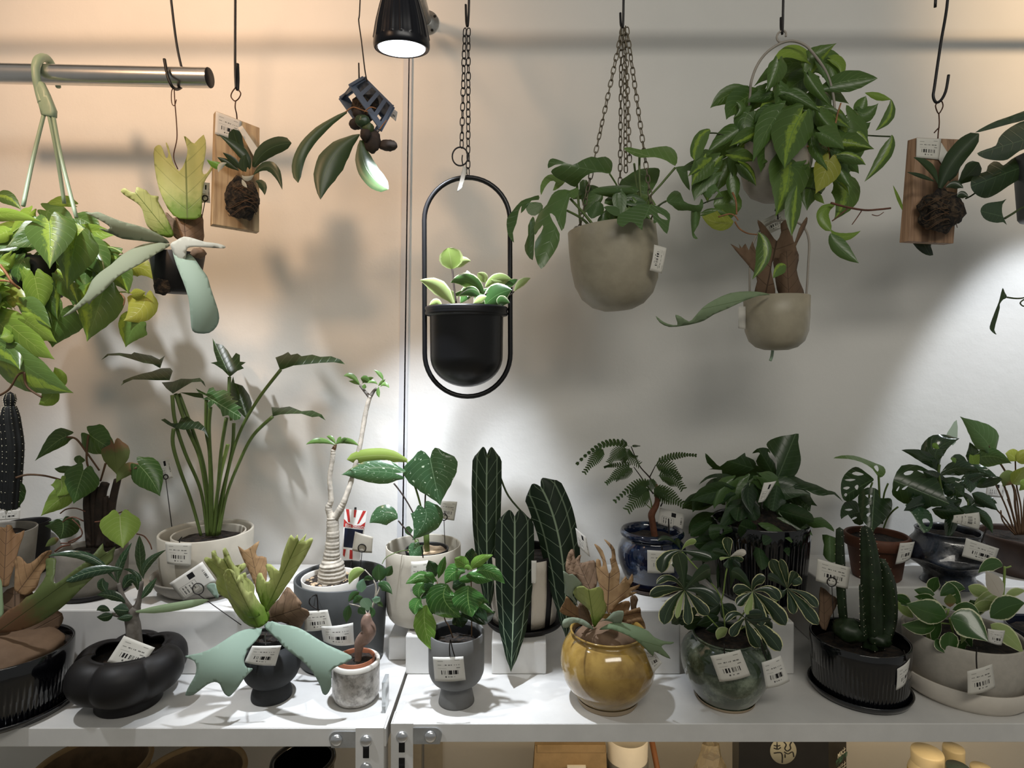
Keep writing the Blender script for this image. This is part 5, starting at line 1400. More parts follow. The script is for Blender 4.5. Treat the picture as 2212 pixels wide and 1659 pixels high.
# --- little ficus in the silver cup
Y = 1.125; t = thing('potted_ficus', 'small fig bonsai with a swollen root in a mottled silver cup', 'potted plant', ppos(769, Y, SHZ))
pot(t, 769, Y, SHZ, [(0, 0), (34, 0), (42, 4), (48, 14), (50, 30), (50, 84)], 'silver_glaze', 6, 50, seg=56, smooth=3)
lathe('white_rim', ppos(769, Y, SHZ), [(r_ * Y / F, z_ * Y / F) for r_, z_ in ((50.4, 78), (50.6, 86.5), (48, 88.5), (44, 87), (43.5, 80))], 'white_plastic_pot', t, 56)
pot(t, 769, Y, P(769, 1470, Y)[2], [(0, 0), (34, 0), (40, 52)], 'terracotta_plastic', 3, 16, soil=7, name='inner_pot')
tube('trunk', '1290,1210,1.12 1295,1120,1.12 1310,1060,1.12 1370,990,1.12 1355,910,1.12 1365,850,1.12', Y, [7, 8, 11, 15, 16, 12, 6], 'ginseng_bark', t, TR['G'], sides=14)
tube('branch', '1365,870 1410,760 1425,660 1400,590 1340,520', Y, [3.2, 2.2, 1.6, 1.2], 'bark_pale', t, TR['G'])
tube('branch', '1365,860 1310,800 1225,775', Y, [2.6, 1.6, 1], 'bark_pale', t, TR['G'])
tube('branch', '1415,740 1450,660 1445,600', Y, [2, 1.5, 1], 'bark_pale', t, TR['G'])
leaves(t, 'ficus', 1.115, '''
1500,570 1520,530 1545,490 28 32
1450,610 1445,540 1440,478 48 55
1340,525 1265,550 1224,632 36 36 m:hoya_pale
1300,690 1255,715 1218,762 24 26
1330,600 1370,580 1410,600 16 22
1325,725 1290,745 1252,772 28 32
1320,690 1315,640 1335,588 34 36 m:ficus_pale
1440,640 1490,640 1547,705 32 40
1430,770 1455,775 1478,802 16 20
1455,725 1425,745 1394,738 26 26 m:ficus_pale
1300,800 1320,830 1350,850 30 30
1385,815 1350,775 1325,735 42 42 m:ficus_pale s:round
1225,785 1210,850 1204,918 30 30
1380,800 1400,840 1390,880 20 20
''', 'G', 'ov')
# ------------------------------------------------------------------ right shelf, back row
Y = 1.3; t = thing('potted_speckled_monstera', 'white-speckled heart-leaf plant in a cream cylinder pot', 'potted plant', ppos(915, Y, Z_B5 + .0003))
pot(t, 915, Y, Z_B5 + .0003, [(0, 0), (58, 0), (70, 6), (77, 18), (79, 34), (80, 100), (80, 157)], 'cream_grey_pot', 3, 60, seg=64, smooth=2)
pot(t, 922, Y, P(922, 1215, Y)[2], [(0, 0), (40, 0), (47, 30)], 'black_plastic', 3, 12, soil=5, soilmat='pebble', name='inner_pot')
leaves(t, 'spotted', 1.28, '''
1180,1480 1170,1520 1190,1565 40 30 s:ov y.01
1160,895 920,845 620,882 60 60 m:spotted_new s:strap y.01
1050,1005 810,990 568,1018 100 105 s:heart
1075,1410 950,1380 822,1452 85 85 s:ov
1365,870 1400,1040 1457,1295 215 240 s:heart y-.01
1320,1325 1315,1440 1205,1605 140 130 s:heart y-.02
''', 'C', tipd=-.15)
leaves(t, 'spotted', 1.25, '''
335,985 300,1040 272,1108 60 65 s:heart
''', 'H')
stems(t, 'stem_purple', 1.28, '''
1040,1095 1120,1200 1205,1345 1300,1560
1325,1160 1318,1330 1320,1450
1080,1430 1140,1500 1230,1600
''', 1.9, 'C')
stems(t, 'stem_green', 1.29, '''
1215,1080 1260,1220 1300,1400 1320,1680 r2.6
1160,900 1200,1020 1215,1080
1330,1500 1340,1700 r7
1240,1600 1270,1700 r5
''', 2.4, 'C')
stems(t, 'stem_green', 1.23, '''
250,1020,1.24 160,1035,1.22 60,1080,1.215 20,1140,1.21
''', 1, 'H')

# --- dark queen anthurium in the striped pot
Y = 1.315; saucer('wide black saucer under the black and white striped pot', 1133, Y, Z_B6 + .0002, 86, 12, 'black_matte')
t = thing('potted_queen_anthurium', 'long dark velvety leaves with pale veins in a striped pot', 'potted plant', ppos(1131, Y, Z_B6 + .004))
zb = Z_B6 + .004
pot(t, 1131, Y, zb, [(0, 0), (62, 0), (68, 5), (73, 60), (74, 148)], 'black_matte', 5, 40, seg=64, soil=14)
s_ = Y / F; c = ppos(1131, Y, zb)
for k in range(9):
    a0 = k * 2 * math.pi / 9 + .25; v = []; f = []
    for j in range(7):
        h = (6 + 140 * j / 6) * s_; r = (68 + 6.3 * min(1, j / 2.5)) * s_ + .0008
        for i in range(6):
            a = a0 + (i / 5 - .5) * .46; v.append(c + Vector((r * math.cos(a), r * math.sin(a), h)))
    for j in range(6):
        for i in range(5): q = j * 6 + i; f.append((q, q + 1, q + 7, q + 6))
    mod_solid(part('white_stripe', v, f, 'striped_white', t), .0012, 1)
leaves(t, 'queen', 1.28, '''
918,200 912,800 930,1570 118 116 y.03 t-.06
1375,480 1545,1000 1592,1780 160 165 y.0 t-.06
1153,735 1147,1350 1120,2062 152 152 y-.03 t-.09
''', 'H', 'longheart', cup=.35, n=28, kcol=5)
stems(t, 'stem_dark', 1.3, '''
920,210,1.31 1010,350,1.33 1100,560,1.33 1290,800,1.32 1300,1000,1.315 r2.6
1375,490,1.29 1330,660,1.31 1290,800,1.32 1290,1000,1.315 r3
1153,740,1.26 1240,780,1.3 1290,860,1.315 r2.6
''', 2.4, 'H')

# --- feather-leaf tree in the blue pot
Y = 1.34; saucer('brown wooden saucer under the dark blue pot', 1408, Y, Z_B7 + .0002, 62, 8, 'brown_clay')
t = thing('potted_feather_tree', 'feathery small tree in a glossy dark blue pot', 'potted plant', ppos(1408, Y, Z_B7 + .004))
pot(t, 1408, Y, Z_B7 + .004, [(0, 0), (46, 0), (50, 4), (64, 30), (73, 62), (70, 86), (60, 100), (58, 104), (66, 108), (68, 114), (66, 118)], 'blue_glaze', 8, 40, seg=64, soil=14, smooth=2)
tube('trunk', '1225,1400,1.34 1220,1290,1.34 1190,1080,1.34 1180,990,1.34 1235,880,1.34 1240,790,1.34 1230,650,1.34', Y, [8, 7.5, 7, 7.5, 6, 5, 3], 'bark_brown', t, TR['J'], sides=12)
tube('branch', '1235,700 1160,580 1040,440 950,230', Y, [2, 1.4, 1], 'bark_dark', t, TR['J'])
tube('branch', '1200,760 1120,660 1060,570 980,460', Y, [1.8, 1.3, .9], 'bark_dark', t, TR['J'])
tube('branch', '1160,570 1190,510 1225,440', Y, [1.4, 1.1, .8], 'bark_dark', t, TR['J'])
tube('branch', '1185,930 1170,840 1140,740', Y, [1.6, 1.2, .9], 'stem_green', t, TR['J'])
tube('branch', '1180,930 1130,890 1090,850', Y, [1.3, 1, .8], 'stem_green', t, TR['J'])
def frond(spec, w, Yf, n=14, dep=-.02):
    q = [tuple(float(z) for z in a.split(',')) for a in spec.split()]; T_ = TR['J']; q = [(T_[0] + a / T_[2], T_[1] + b / T_[2]) for a, b in q]; w *= 1.15 / T_[2]
    b, m, tp = q; c = (2 * m[0] - (b[0] + tp[0]) / 2, 2 * m[1] - (b[1] + tp[1]) / 2); v = []; f = []
    pts = []
    for i in range(n + 1):
        s = i / n; q0, q1, q2 = (1 - s) ** 2, 2 * s * (1 - s), s * s
        x, y = b[0] * q0 + c[0] * q1 + tp[0] * q2, b[1] * q0 + c[1] * q1 + tp[1] * q2; tx, ty = 2 * (1 - s) * (c[0] - b[0]) + 2 * s * (tp[0] - c[0]), 2 * (1 - s) * (c[1] - b[1]) + 2 * s * (tp[1] - c[1])
        h = math.hypot(tx, ty); tx /= h; ty /= h; L = math.hypot(tp[0] - b[0], tp[1] - b[1])
        Yq = Yf + dep * s; pts.append(P(x, y, Yq))
        ln = w * (.45 + .55 * math.sin(math.pi * min(1, s * 1.1 + .12))); lw = L / n * .6 + 1.3
        if i == 0: continue
        for sd in (-1, 1):
            nx, ny = -ty * sd, tx * sd; k = len(v); ex, ey = x + nx * ln + tx * ln * .5, y + ny * ln + ty * ln * .5; w0, w1 = L / n * .44, L / n * .3
            mx, my = x + (ex - x) * .55, y + (ey - y) * .55
            v += [P(x - tx * w0, y - ty * w0, Yq), P(x + tx * w0, y + ty * w0, Yq), P(mx + tx * w0, my + ty * w0, Yq - .001), P(ex + tx * w1 * .3, ey + ty * w1 * .3, Yq + .004 * sd), P(ex - tx * w1, ey - ty * w1, Yq + .004 * sd), P(mx - tx * w0, my - ty * w0, Yq - .001)]
            f += [(k, k + 1, k + 2, k + 5), (k + 5, k + 2, k + 3, k + 4)]
    k = len(v); tv, tf = tube_vf(pts, .0004, 4); v += tv; f += [tuple(k + a for a in q) for q in tf]
    part('frond', v, f, 'fern_leaflet', t, uvs=[(.5, .5)] * len(v), smooth=False, kind='stuff')
for sp, w in (('930,230 650,205 352,418', 38), ('640,260 550,360 432,518', 62), ('900,250 800,310 705,405', 70), ('935,250 930,340 1035,430', 85), ('900,225 880,180 850,148', 14), ('960,225 1000,225 1048,225', 14),
              ('960,430 760,440 656,462', 26), ('940,440 810,530 680,638', 55), ('965,470 880,540 785,602', 48), ('1240,405 1450,335 1668,330', 38), ('1215,440 1360,470 1485,585', 80), ('1250,560 1400,580 1528,698', 85),
              ('1160,660 1000,670 775,838', 55), ('1150,700 1050,790 915,935', 105), ('1195,700 1350,780 1535,882', 85), ('1200,590 1180,650 1160,720', 60), ('1230,760 1300,760 1370,820', 70), ('1100,720 1020,740 930,800', 60), ('880,260 860,340 870,410', 60)):
    frond(sp, w, 1.32 + RND.uniform(-.02, .03), dep=RND.uniform(-.04, .01))

# --- monstera crowd in the black ribbed pot
Y = 1.365; t = thing('potted_split_monstera', 'dense dark split-leaf plant in a tall black ribbed pot', 'potted plant', ppos(1642, Y, Z_B8 + .0003)); s_ = Y / F
pot(t, 1642, Y, Z_B8 + .0003, [(0, 0), (80, 0), (86, 6), (86.5, 9), (92, 60), (97, 115), (98, 128), (98.5, 132), (101, 160)], 'black_gloss', 5, 50, seg=216, soil=14, rfun=ribbed(0, (8 * s_, 130 * s_), 54, .012))
filler(t, ['monstera', 'monstera', 'rhaphi'], 1.36, 1620, 1090, 95, 70, 26, 75, 6)
filler(t, ['monstera'], 1.33, 1600, 1190, 80, 40, 12, 70, 8)
def bm_(sp, ax, Y0, Y1, mat='monstera', **k): return blade(t, mat, sp, ax, Y0, Y1, k.pop('tr', 'L'), name='leaf', thick=0, grid=9., **k)
bm_('620,295 680,350 720,390 780,440 860,380 950,360 1050,290 1060,330 1150,370 1170,450 1050,520 900,520 800,480 650,470 700,460 640,400', '1100,450 630,310', 1.42, 1.38, cup=.02)
bm_('800,480 950,440 1150,420 1250,470 1380,560 1390,640 1250,760 1100,820 950,780 850,700 830,580', '1100,800 1050,450', 1.44, 1.44, cup=.02)
bm_('550,640 620,560 720,520 850,520 950,560 860,580 740,560 640,580', '900,540 560,630', 1.38, 1.33, cup=.02)
bm_('1130,300 1180,250 1250,235 1310,250 1330,300 1300,280 1320,340 1380,410 1390,560 1300,520 1220,460 1170,385 1215,300 1180,290', '1370,540 1200,250', 1.4, 1.38, cup=.02)
bm_('1285,200 1330,150 1450,110 1560,95 1635,85 1630,170 1650,290 1660,370 1640,460 1590,545 1500,560 1400,600 1390,500 1400,400 1370,330 1310,250', '1400,590 1600,100', 1.38, 1.4, cup=.03)
bm_('1540,690 1640,680 1760,730 1760,930 1650,870 1530,830 1550,750', '1540,700 1750,900', 1.4, 1.36, cup=.02)
bm_('1400,600 1500,560 1590,545 1700,600 1830,640 1950,700 2030,720 2120,830 2020,745 1900,760 1800,740 1700,690 1560,680 1450,650', '1420,610 2110,820', 1.36, 1.28, cup=.03)
bm_('520,800 570,740 640,705 760,700 830,720 840,860 770,835 680,800 570,765', '830,760 530,790', 1.36, 1.32, cup=.02, holes=['690,785 740,768 795,775 790,800 730,800'])
bm_('1040,700 1120,650 1190,700 1200,800 1150,800 1080,760', '1190,790 1060,690', 1.35, 1.34)
bm_('860,870 900,820 1000,790 1100,830 1130,900 1090,980 980,1040 910,980', '1000,800 960,1030', 1.35, 1.3, cup=.02)
bm_('1250,820 1320,720 1400,640 1460,720 1500,830 1440,870 1370,930 1290,880', '1400,650 1350,920', 1.34, 1.3, cup=.03)
bm_('1390,940 1440,870 1550,840 1680,890 1780,960 1800,1040 1720,1060 1650,1110 1560,1080 1460,1040', '1420,920 1780,1020', 1.33, 1.26, cup=.03)
bm_('1620,960 1700,960 1800,1000 1880,990 1990,1080 2020,1150 1920,1100 1800,1110 1720,1060', '1640,970 2010,1140', 1.31, 1.25, 'rhaphi', cup=.02)
bm_('1890,1180 2000,1200 2050,1240 2050,1400 2030,1480 1960,1470 1900,1400 1910,1290', '1970,1190 1980,1470', 1.28, 1.25, 'rhaphi', cup=.02)
bm_('460,1200 480,1080 600,1040 700,1040 640,1130 560,1190', '690,1050 470,1180', 1.34, 1.28, cup=.02)
bm_('480,1260 560,1200 760,1180 960,1200 980,1330 900,1420 700,1420 560,1350', '960,1250 500,1280', 1.33, 1.28, cup=.02)
bm_('660,1180 670,1080 760,1070 960,1120 860,1170 760,1200 700,1240', '950,1120 670,1180', 1.31, 1.25, cup=.02, holes=['780,1140 815,1115 820,1150 780,1190'])
bm_('970,1150 1010,1040 1080,1010 1150,1060 1210,1120 1260,1170 1100,1180 1030,1230', '1200,1150 1000,1080', 1.31, 1.26, cup=.02)
bm_('1190,1060 1300,1050 1420,1110 1550,1220 1560,1270 1430,1180 1300,1140', '1200,1070 1555,1260', 1.3, 1.25, 'rhaphi', cup=.02)
bm_('1280,1280 1400,1210 1530,1280 1530,1420 1450,1330', '1300,1270 1520,1400', 1.29, 1.25, cup=.02)
bm_('1100,1270 1270,1250 1320,1400 1310,1500 1230,1570 1150,1420', '1190,1260 1240,1560', 1.28, 1.23, cup=.03)
bm_('1240,1180 1330,1200 1400,1170 1320,1280 1250,1290', '1390,1180 1250,1280', 1.27, 1.25)
stems(t, 'stem_dark', 1.36, '''
1400,600 1460,760 1400,1050
1220,850 1215,1000 1230,1100
1290,860 1290,1000 1270,1100
1000,800 1080,900 1150,1060
1440,880 1380,1000 1330,1100
1530,1300 1600,1190 1640,1190 1700,1240
980,1300 1060,1290 1130,1370
''', 1.8, 'L')
ball('leaf_litter', t, ppos(1642, Y, P(1642, 1130, Y)[2]), .07, .07, .03, 'soil', .2, 2, 3)

# --- swiss-cheese plant in terracotta
Y = 1.335; t = thing('potted_holey_monstera', 'plant with holey leaves in a terracotta pot', 'potted plant', ppos(1893, Y, Z_RR + .0003))
pot(t, 1893, Y, Z_RR + .0003, [(0, 0), (44, 0), (47, 4), (56, 66), (61, 68), (64, 70), (64, 88), (62, 91)], 'terracotta', 5, 40, soil=12)
def ba(sp, ax, Y0, Y1, mat='adansonii', **k): return blade(t, mat, sp, ax, Y0, Y1, k.pop('tr', 'N'), name='leaf', thick=0, grid=8., **k)
ba('320,960 315,880 350,810 420,790 480,830 520,1000 440,1000 380,920', '470,900 325,940', 1.33, 1.3, holes=['350,876 390,866 422,872 390,886', '410,960 440,940 462,945 430,965'], cup=.01)
ba('320,730 318,640 350,560 420,500 475,495 540,540 612,600 590,630 520,690 470,750 400,800 345,790', '600,605 330,760', 1.33, 1.29, holes=['415,552 450,535 495,545 522,560 470,570', '350,608 400,600 450,605 400,620', '335,682 370,668 398,675 370,696', '440,672 462,652 475,665 462,698', '345,742 362,726 374,740 360,758'], cup=.02)
ba('250,415 320,390 430,390 530,420 630,460 700,490 718,540 690,580 650,580 600,510 500,450 380,420', '690,570 260,410', 1.33, 1.26, 'rhaphi_light', cup=.02, holes=['612,492 640,478 655,510 645,535'])
ba('470,760 520,690 590,675 650,700 665,770 740,770 775,790 770,880 700,980 620,1050 590,1130 550,1020 500,960 480,870', '620,690 590,1120', 1.28, 1.24, cup=.03, holes=['535,746 570,740 602,752 570,772', '540,852 565,828 582,838 565,862', '545,920 570,902 582,910 560,938'])
ba('780,680 790,600 860,480 1000,475 1080,510 1150,560 1200,640 1250,760 1290,830 1150,850 1000,830 880,820 780,745', '800,620 1280,820', 1.3, 1.25, holes=['880,548 920,528 968,530 940,560 895,566', '1000,522 1050,530 1105,556 1050,548', '812,702 835,668 842,672 825,708', '862,692 890,670 920,662 885,696', '945,762 970,760 1002,782 975,788'], cup=.03)
ba('890,830 960,830 1100,880 1140,960 1130,1040 1060,1085 1010,1010 960,920', '900,830 1070,1080', 1.27, 1.24, 'spotted', holes=['1045,965 1080,955 1115,985 1100,1030 1065,1010'], cup=.02)
ba('1130,870 1250,850 1420,900 1350,950 1220,960', '1140,870 1410,900', 1.28, 1.25, 'coffee_dark', cup=.02)
stems(t, 'stem_green', 1.32, '''
655,575,1.33 660,680,1.33 665,800,1.33 680,1000,1.335 r2.4
600,630,1.31 570,760,1.32 620,1000,1.335
740,640,1.3 700,760,1.31 690,1000,1.335
830,850,1.29 780,890,1.3 735,950,1.325 700,1040,1.335
''', 2, 'N')

# --- glossy dark plant in the raku vase
Y = 1.3; t = thing('potted_dark_coffee', 'glossy crinkled dark leaves in a dark zigzag-sided vase', 'potted plant', ppos(2050, Y, Z_RR + .0003))
def zig(r, z, a, i): return (r * (1 + .035 * math.cos(a * 5 + .4) * (1 if z > 20 * Y / F else 0)), z + .004 * math.cos(a * 5 + 1) * (1 if 30 * Y / F < z < 80 * Y / F else 0))
pot(t, 2050, Y, Z_RR + .0003, [(0, 0), (54, 0), (50, 5), (46, 24), (62, 40), (84, 54), (86, 62), (74, 82), (62, 98), (60, 106), (62, 112)], 'raku_glaze', 6, 40, seg=60, soil=12, smooth=2, rfun=zig)
filler(t, ['coffee_dark'], 1.29, 2065, 1060, 60, 45, 12, 62, 2, .02, 'ov', .3)
leaves(t, 'coffee_dark', 1.29, '''
1450,480 1500,400 1470,270 60 60 y.02
1200,490 1180,340 1380,238 130 70 s:ov m:coffee_dark
1195,540 1080,420 858,340 45 55 w.3
1300,420 1370,420 1460,470 40 45
1380,500 1550,520 1722,590 45 50
1205,570 1370,500 1560,540 65 65
1200,600 1330,680 1415,760 90 90
1450,540 1470,620 1480,725 80 75 s:ov
1250,640 1290,690 1340,720 60 60
1250,760 1330,800 1400,780 50 60
1480,850 1590,790 1718,818 50 62
1380,860 1470,870 1575,870 35 50
1200,820 1300,850 1420,900 50 60
1140,280 1160,300 1200,330 25 25 m:coffee_lime
1340,460 1330,430 1300,420 20 20 m:coffee_lime
''', 'N', 'lance', wave=.15)
stems(t, 'stem_green', 1.29, '''
1200,470 1195,560 1230,750 1290,1000 r3
1200,560 1170,590
1450,780 1450,860 1350,980
1340,650 1390,610
''', 1.8, 'N')
# --- thin-stemmed plant in brown pot at right edge
Y = 1.37; t = thing('potted_thin_stem_plant', 'plant with many thin stems and yellowing leaves in a brown pot', 'potted plant', ppos(2215, Y, Z_RR + .0003))
pot(t, 2215, Y, Z_RR + .0003, [(0, 0), (66, 0), (72, 5), (82, 46), (86, 72), (85, 78)], 'brown_clay', 6, 30, soil=10, smooth=2)
blade(t, 'stag_pale', '1355,70 1362,220 1320,300 1255,230 1300,140', '1290,260 1355,80', 1.39, 1.4, 'N', name='leaf', thick=0)
blade(t, 'brasil_lime', '1470,380 1500,390 1560,380 1555,470 1530,530 1480,500 1465,440', '1520,520 1490,390', 1.33, 1.32, 'N', name='leaf', thick=0)
leaves(t, 'old_heart', 1.34, '''
1890,440 1850,390 1790,372 60 60 m:philo_yellow s:ov
1890,440 1950,400 2050,330 60 60 m:philo_yellow
1850,650 1800,600 1730,590 70 80 m:stag_olive
1850,640 1900,580 1960,490 60 70 m:philo_yellow
1920,640 1950,650 2000,690 50 60 m:heart_lime
1560,480 1600,520 1700,570 30 40 m:coffee
1560,405 1700,400 1848,462 70 90 s:heart
1640,295 1560,195 1382,38 100 120 s:heart m:rhaphi t-.03
''', 'N', 'ov')
stems(t, 'stem_brown', 1.36, '''
1880,1100 1800,860 1700,640 1690,600
1900,1100 1840,850 1760,600 1750,590 r2.2
1920,1100 1880,850 1850,640 1640,300 r2.4
1890,1100 1780,950 1690,850
1940,1100 1930,850 1890,650 1880,440
1880,1100 1770,980 1750,880
1930,1100 1880,700 1800,620
1900,1100 1830,800 1800,700
1950,1100 1960,800 1990,650
1910,1100 1870,950 1810,780
''', 1.8, 'N')

# ------------------------------------------------------------------ right shelf, front row
# --- coffee-like plant in the grey goblet
Y = 1.12; t = thing('potted_coffee_plant', 'glossy bright green plant in a grey footed goblet pot', 'potted plant', ppos(986, Y, SHZ)); s_ = Y / F
pot(t, 986, Y, SHZ, [(0, 0), (38, 0), (38.5, 3), (33, 28), (30, 38), (36, 41), (50, 48), (58, 62), (60, 80), (60, 150)], 'grey_matte', 4, 50, seg=56, smooth=2)
pot(t, 986, Y, P(986, 1440, Y)[2], [(0, 0), (44, 0), (52, 70)], 'black_plastic', 3, 26, soil=18, name='inner_pot')
filler(t, ['coffee_dark', 'coffee'], 1.125, 985, 1285, 55, 45, 14, 52, 7, .02, 'ov', .5)
leaves(t, 'coffee', 1.11, '''
790,195 785,100 790,15 50 45 m:coffee_dark y.03
480,260 450,190 418,120 45 45 m:coffee_dark y.02
500,275 530,180 560,83 28 28
640,570 680,630 705,695 65 55 m:coffee_dark y.02
480,420 420,370 350,390 50 50 m:coffee_dark y.01
800,610 880,610 988,553 40 50 m:coffee_dark
720,300 680,330 620,360 70 60 m:coffee_dark y.02
490,300 360,270 222,322 42 48
460,320 420,270 380,262 45 45
780,195 700,140 638,105 48 48 m:coffee_lime
785,200 840,130 968,73 38 38 m:coffee_lime
730,225 640,220 558,322 60 62
820,220 940,215 1070,320 52 52
380,310 335,370 340,445 45 45
355,440 310,500 300,585 50 50
400,500 385,670 452,890 78 78 m:coffee_lime
580,325 555,460 692,607 115 125 s:ov
760,335 755,460 790,605 110 110 s:ov
725,200 750,180 790,200 20 25 m:coffee_lime
''', 'I', 'lance', wave=.1, wscale=1.15)
stems(t, 'stem_brown', 1.115, '''
625,780,1.12 590,680,1.12 550,600,1.12 490,300,1.12
785,770,1.12 785,620,1.12 780,200,1.12
''', 1.6, 'I')

# --- yellow pot antler fern
Y = 1.122; t = thing('potted_yellow_staghorn', 'antler fern with curling brown fronds in a glossy yellow pot', 'potted plant', ppos(1312, Y, SHZ)); s_ = Y / F
pot(t, 1312, Y, SHZ + .0002, [(0, 0), (58, 0), (62, 3), (63, 10), (72, 20), (92, 46), (101, 80), (97, 112), (84, 134), (76, 142), (76, 146), (81, 152)], 'yellow_glaze', 6, 34, seg=72, soil=14, smooth=3)
lathe('clay_foot', ppos(1312, Y, SHZ), [(r_ * s_, z_ * s_) for r_, z_ in ((56, .2), (62, .2), (64.5, 4), (64.5, 9), (66, 12))], 'raw_clay', t, 64)
def by(sp, ax, Y0, Y1, mat, **k): return blade(t, mat, sp, ax, Y0, Y1, k.pop('tr', 'K'), **k)
ball('shield_mound', t, P(1312, 1372, Y), .055, .05, .022, 'stag_dark', .1, 3, 5)
by('165,420 170,290 205,220 235,230 240,300 270,270 290,270 280,330 340,320 395,310 420,360 430,470 400,560 350,560 300,520 250,440', '370,560 230,240', 1.17, 1.19, 'stag_dark', ripple=.006, rfreq=.35)
by('470,600 430,480 415,350 420,300 450,310 460,370 472,330 440,250 400,180 420,180 470,230 500,330 520,420 545,380 530,300 545,290 540,220 480,135 530,165 570,220 580,300 600,360 615,420 610,510 660,440 680,480 715,420 725,480 690,540 780,510 760,545 700,575 765,575 640,640 580,690 520,760 490,680', '510,740 540,180', 1.15, 1.18, 'stag_brown', cup=.02, ripple=.004, rfreq=.2, smooth=2)
by('530,740 620,660 690,650 700,690 690,730 780,700 790,770 830,880 700,850 620,800', '560,790 780,740', 1.17, 1.15, 'stag_brown', ripple=.006, rfreq=.3)
by('700,620 740,600 765,640 750,700 790,760 800,840 740,830 710,740', '760,830 730,610', 1.18, 1.18, 'stag_dark', ripple=.005, rfreq=.4)
by('110,735 150,660 170,610 210,650 260,700 300,650 340,700 370,790 380,860 320,830 250,790 180,775', '370,850 140,700', 1.12, 1.09, 'stag_brown', cup=.01, ripple=.004)
by('245,760 260,700 300,650 345,705 375,800 380,860 320,830', '370,850 290,660', 1.105, 1.1, 'stag_dark', cup=.01)
by('140,400 190,430 220,425 270,470 300,520 240,540 220,600 250,650 260,690 200,620 150,580 160,500', '260,680 180,430', 1.11, 1.08, 'stag_pale', cup=.01, ripple=.003)
by('225,580 250,535 310,525 360,555 440,530 475,570 480,640 505,700 480,770 430,830 400,870 375,800 360,730 310,680 260,640', '400,860 350,540', 1.09, 1.07, 'stag_lime', cup=.03)
by('135,840 150,800 220,785 300,800 360,840 400,890 340,870 260,830 210,840 180,870 140,870', '395,885 140,850', 1.09, 1.04, 'stag_pale', cup=.01)
by('445,820 510,790 560,740 640,730 640,790 610,850 540,820 480,812', '450,820 630,760', 1.09, 1.05, 'stag_pale', cup=.01)
by('440,890 500,850 560,830 640,830 760,860 850,900 900,950 990,985 1065,990 1040,1010 990,1010 960,1030 1000,1080 1035,1130 960,1100 900,1070 890,1110 820,1040 740,970 640,920 540,885', '450,885 1040,1050', 1.085, 1.03, 'stag_green', cup=.01, bow=-.02)

# --- variegated schefflera in the green vase
Y = 1.128; t = thing('potted_variegated_schefflera', 'cream-edged umbrella-leaf plant in a glossy mottled green vase', 'potted plant', ppos(1567, Y, SHZ)); s_ = Y / F
def dent(r, z, a, i): return (r * (1 + .03 * math.sin(a * 3 + 1.2) * min(1, max(0, z / (60 * s_)))), z)
pot(t, 1567, Y, SHZ, [(0, 0), (54, 0), (58, 3), (60, 8), (76, 30), (90, 58), (94, 88), (88, 112), (74, 128), (68, 133), (70, 137)], 'green_glaze', 6, 34, seg=72, soil=12, smooth=3, rfun=dent)
lathe('clay_foot', ppos(1567, Y, SHZ), [(r_ * s_, z_ * s_) for r_, z_ in ((52, .2), (58, .2), (60.5, 3), (61, 7))], 'raw_clay', t, 64)
W = (((390, 530), 1.09, ['m270,430 t150,480 30 30', 'm240,530 t92,580 45 48', 'm270,660 t215,825 60 62', 'm350,650 t325,775 24 24 hoya_pale', 'm415,690 t420,828 42 42', 'm500,640 t592,745 46 52', 'm560,550 t682,655 52 62 schefflera_plain', 'm365,350 t332,213 60 62 schefflera_plain', 'm520,400 t612,350 55 62 schefflera_plain']),
     ((365, 195), 1.12, ['m260,95 t160,112 16 22 schefflera_plain', 'm335,130 t340,92 22 22 schefflera_plain', 'm420,130 t492,115 24 28 hoya_pale', 'm240,250 t195,385 52 62', 'm500,225 t622,262 42 46 schefflera_plain', 'm330,280 t300,340 50 40']),
     ((780, 250), 1.12, ['m760,160 t755,78 42 42 ', 'm700,210 t628,195 26 26 schefflera_plain', 'm850,215 t915,222 30 30 hoya_white', 'm840,260 t892,282 22 22', 'm760,300 t742,342 30 30 schefflera_plain', 'm820,300 t862,345 28 28 schefflera_plain', 'm720,260 t688,268 14 14 hoya_pale']),
     ((970, 545), 1.085, ['m880,420 t788,368 46 46 schefflera_plain', 'm1000,460 t1080,425 42 45', 'm890,520 t808,548 52 46', 'm900,600 t838,662 42 46', 'm1110,530 t1198,622 46 46', 'm1130,670 t1252,832 62 62', 'm1020,680 t1045,842 52 52', 'm950,640 t920,742 32 36 hoya_pale']),
     ((1265, 520), 1.11, ['m1185,390 t1130,268 42 52', 'm1250,400 t1205,265 30 34', 'm1300,440 t1390,475 42 52', 'm1310,430 t1340,375 40 40', 'm1170,440 t1098,410 32 32 schefflera_plain', 'm1210,560 t1150,540 50 44 schefflera_plain', 'm1300,620 t1322,738 40 42', 'm1400,660 t1532,828 46 52 ', 'm1430,580 t1522,680 36 36']),
     ((905, 770), 1.075, ['m820,735 t738,802 26 32', 'm840,840 t788,928 42 42', 'm960,900 t1032,1022 52 52', 'm1080,890 t1207,1052 62 62', 'm1000,800 t1130,780 30 30 schefflera_plain', 'm960,740 t1060,740 40 40 schefflera_plain']))
for (cx_, cy_), Yw, L in W:
    spec = '';
    for q in L:
        tk = q.split(); spec += '%s,%s %s %s %s %s%s\n' % (cx_, cy_, tk[0][1:], tk[1][1:], tk[2], tk[3], (' m:' + tk[4]) if len(tk) > 4 else '')
    leaves(t, 'schefflera', Yw, spec, 'M', 'obov', tipd=-.25)
filler(t, ['schefflera_plain'], 1.14, 1570, 1320, 80, 60, 18, 55, 5, .02, 'obov', .3)
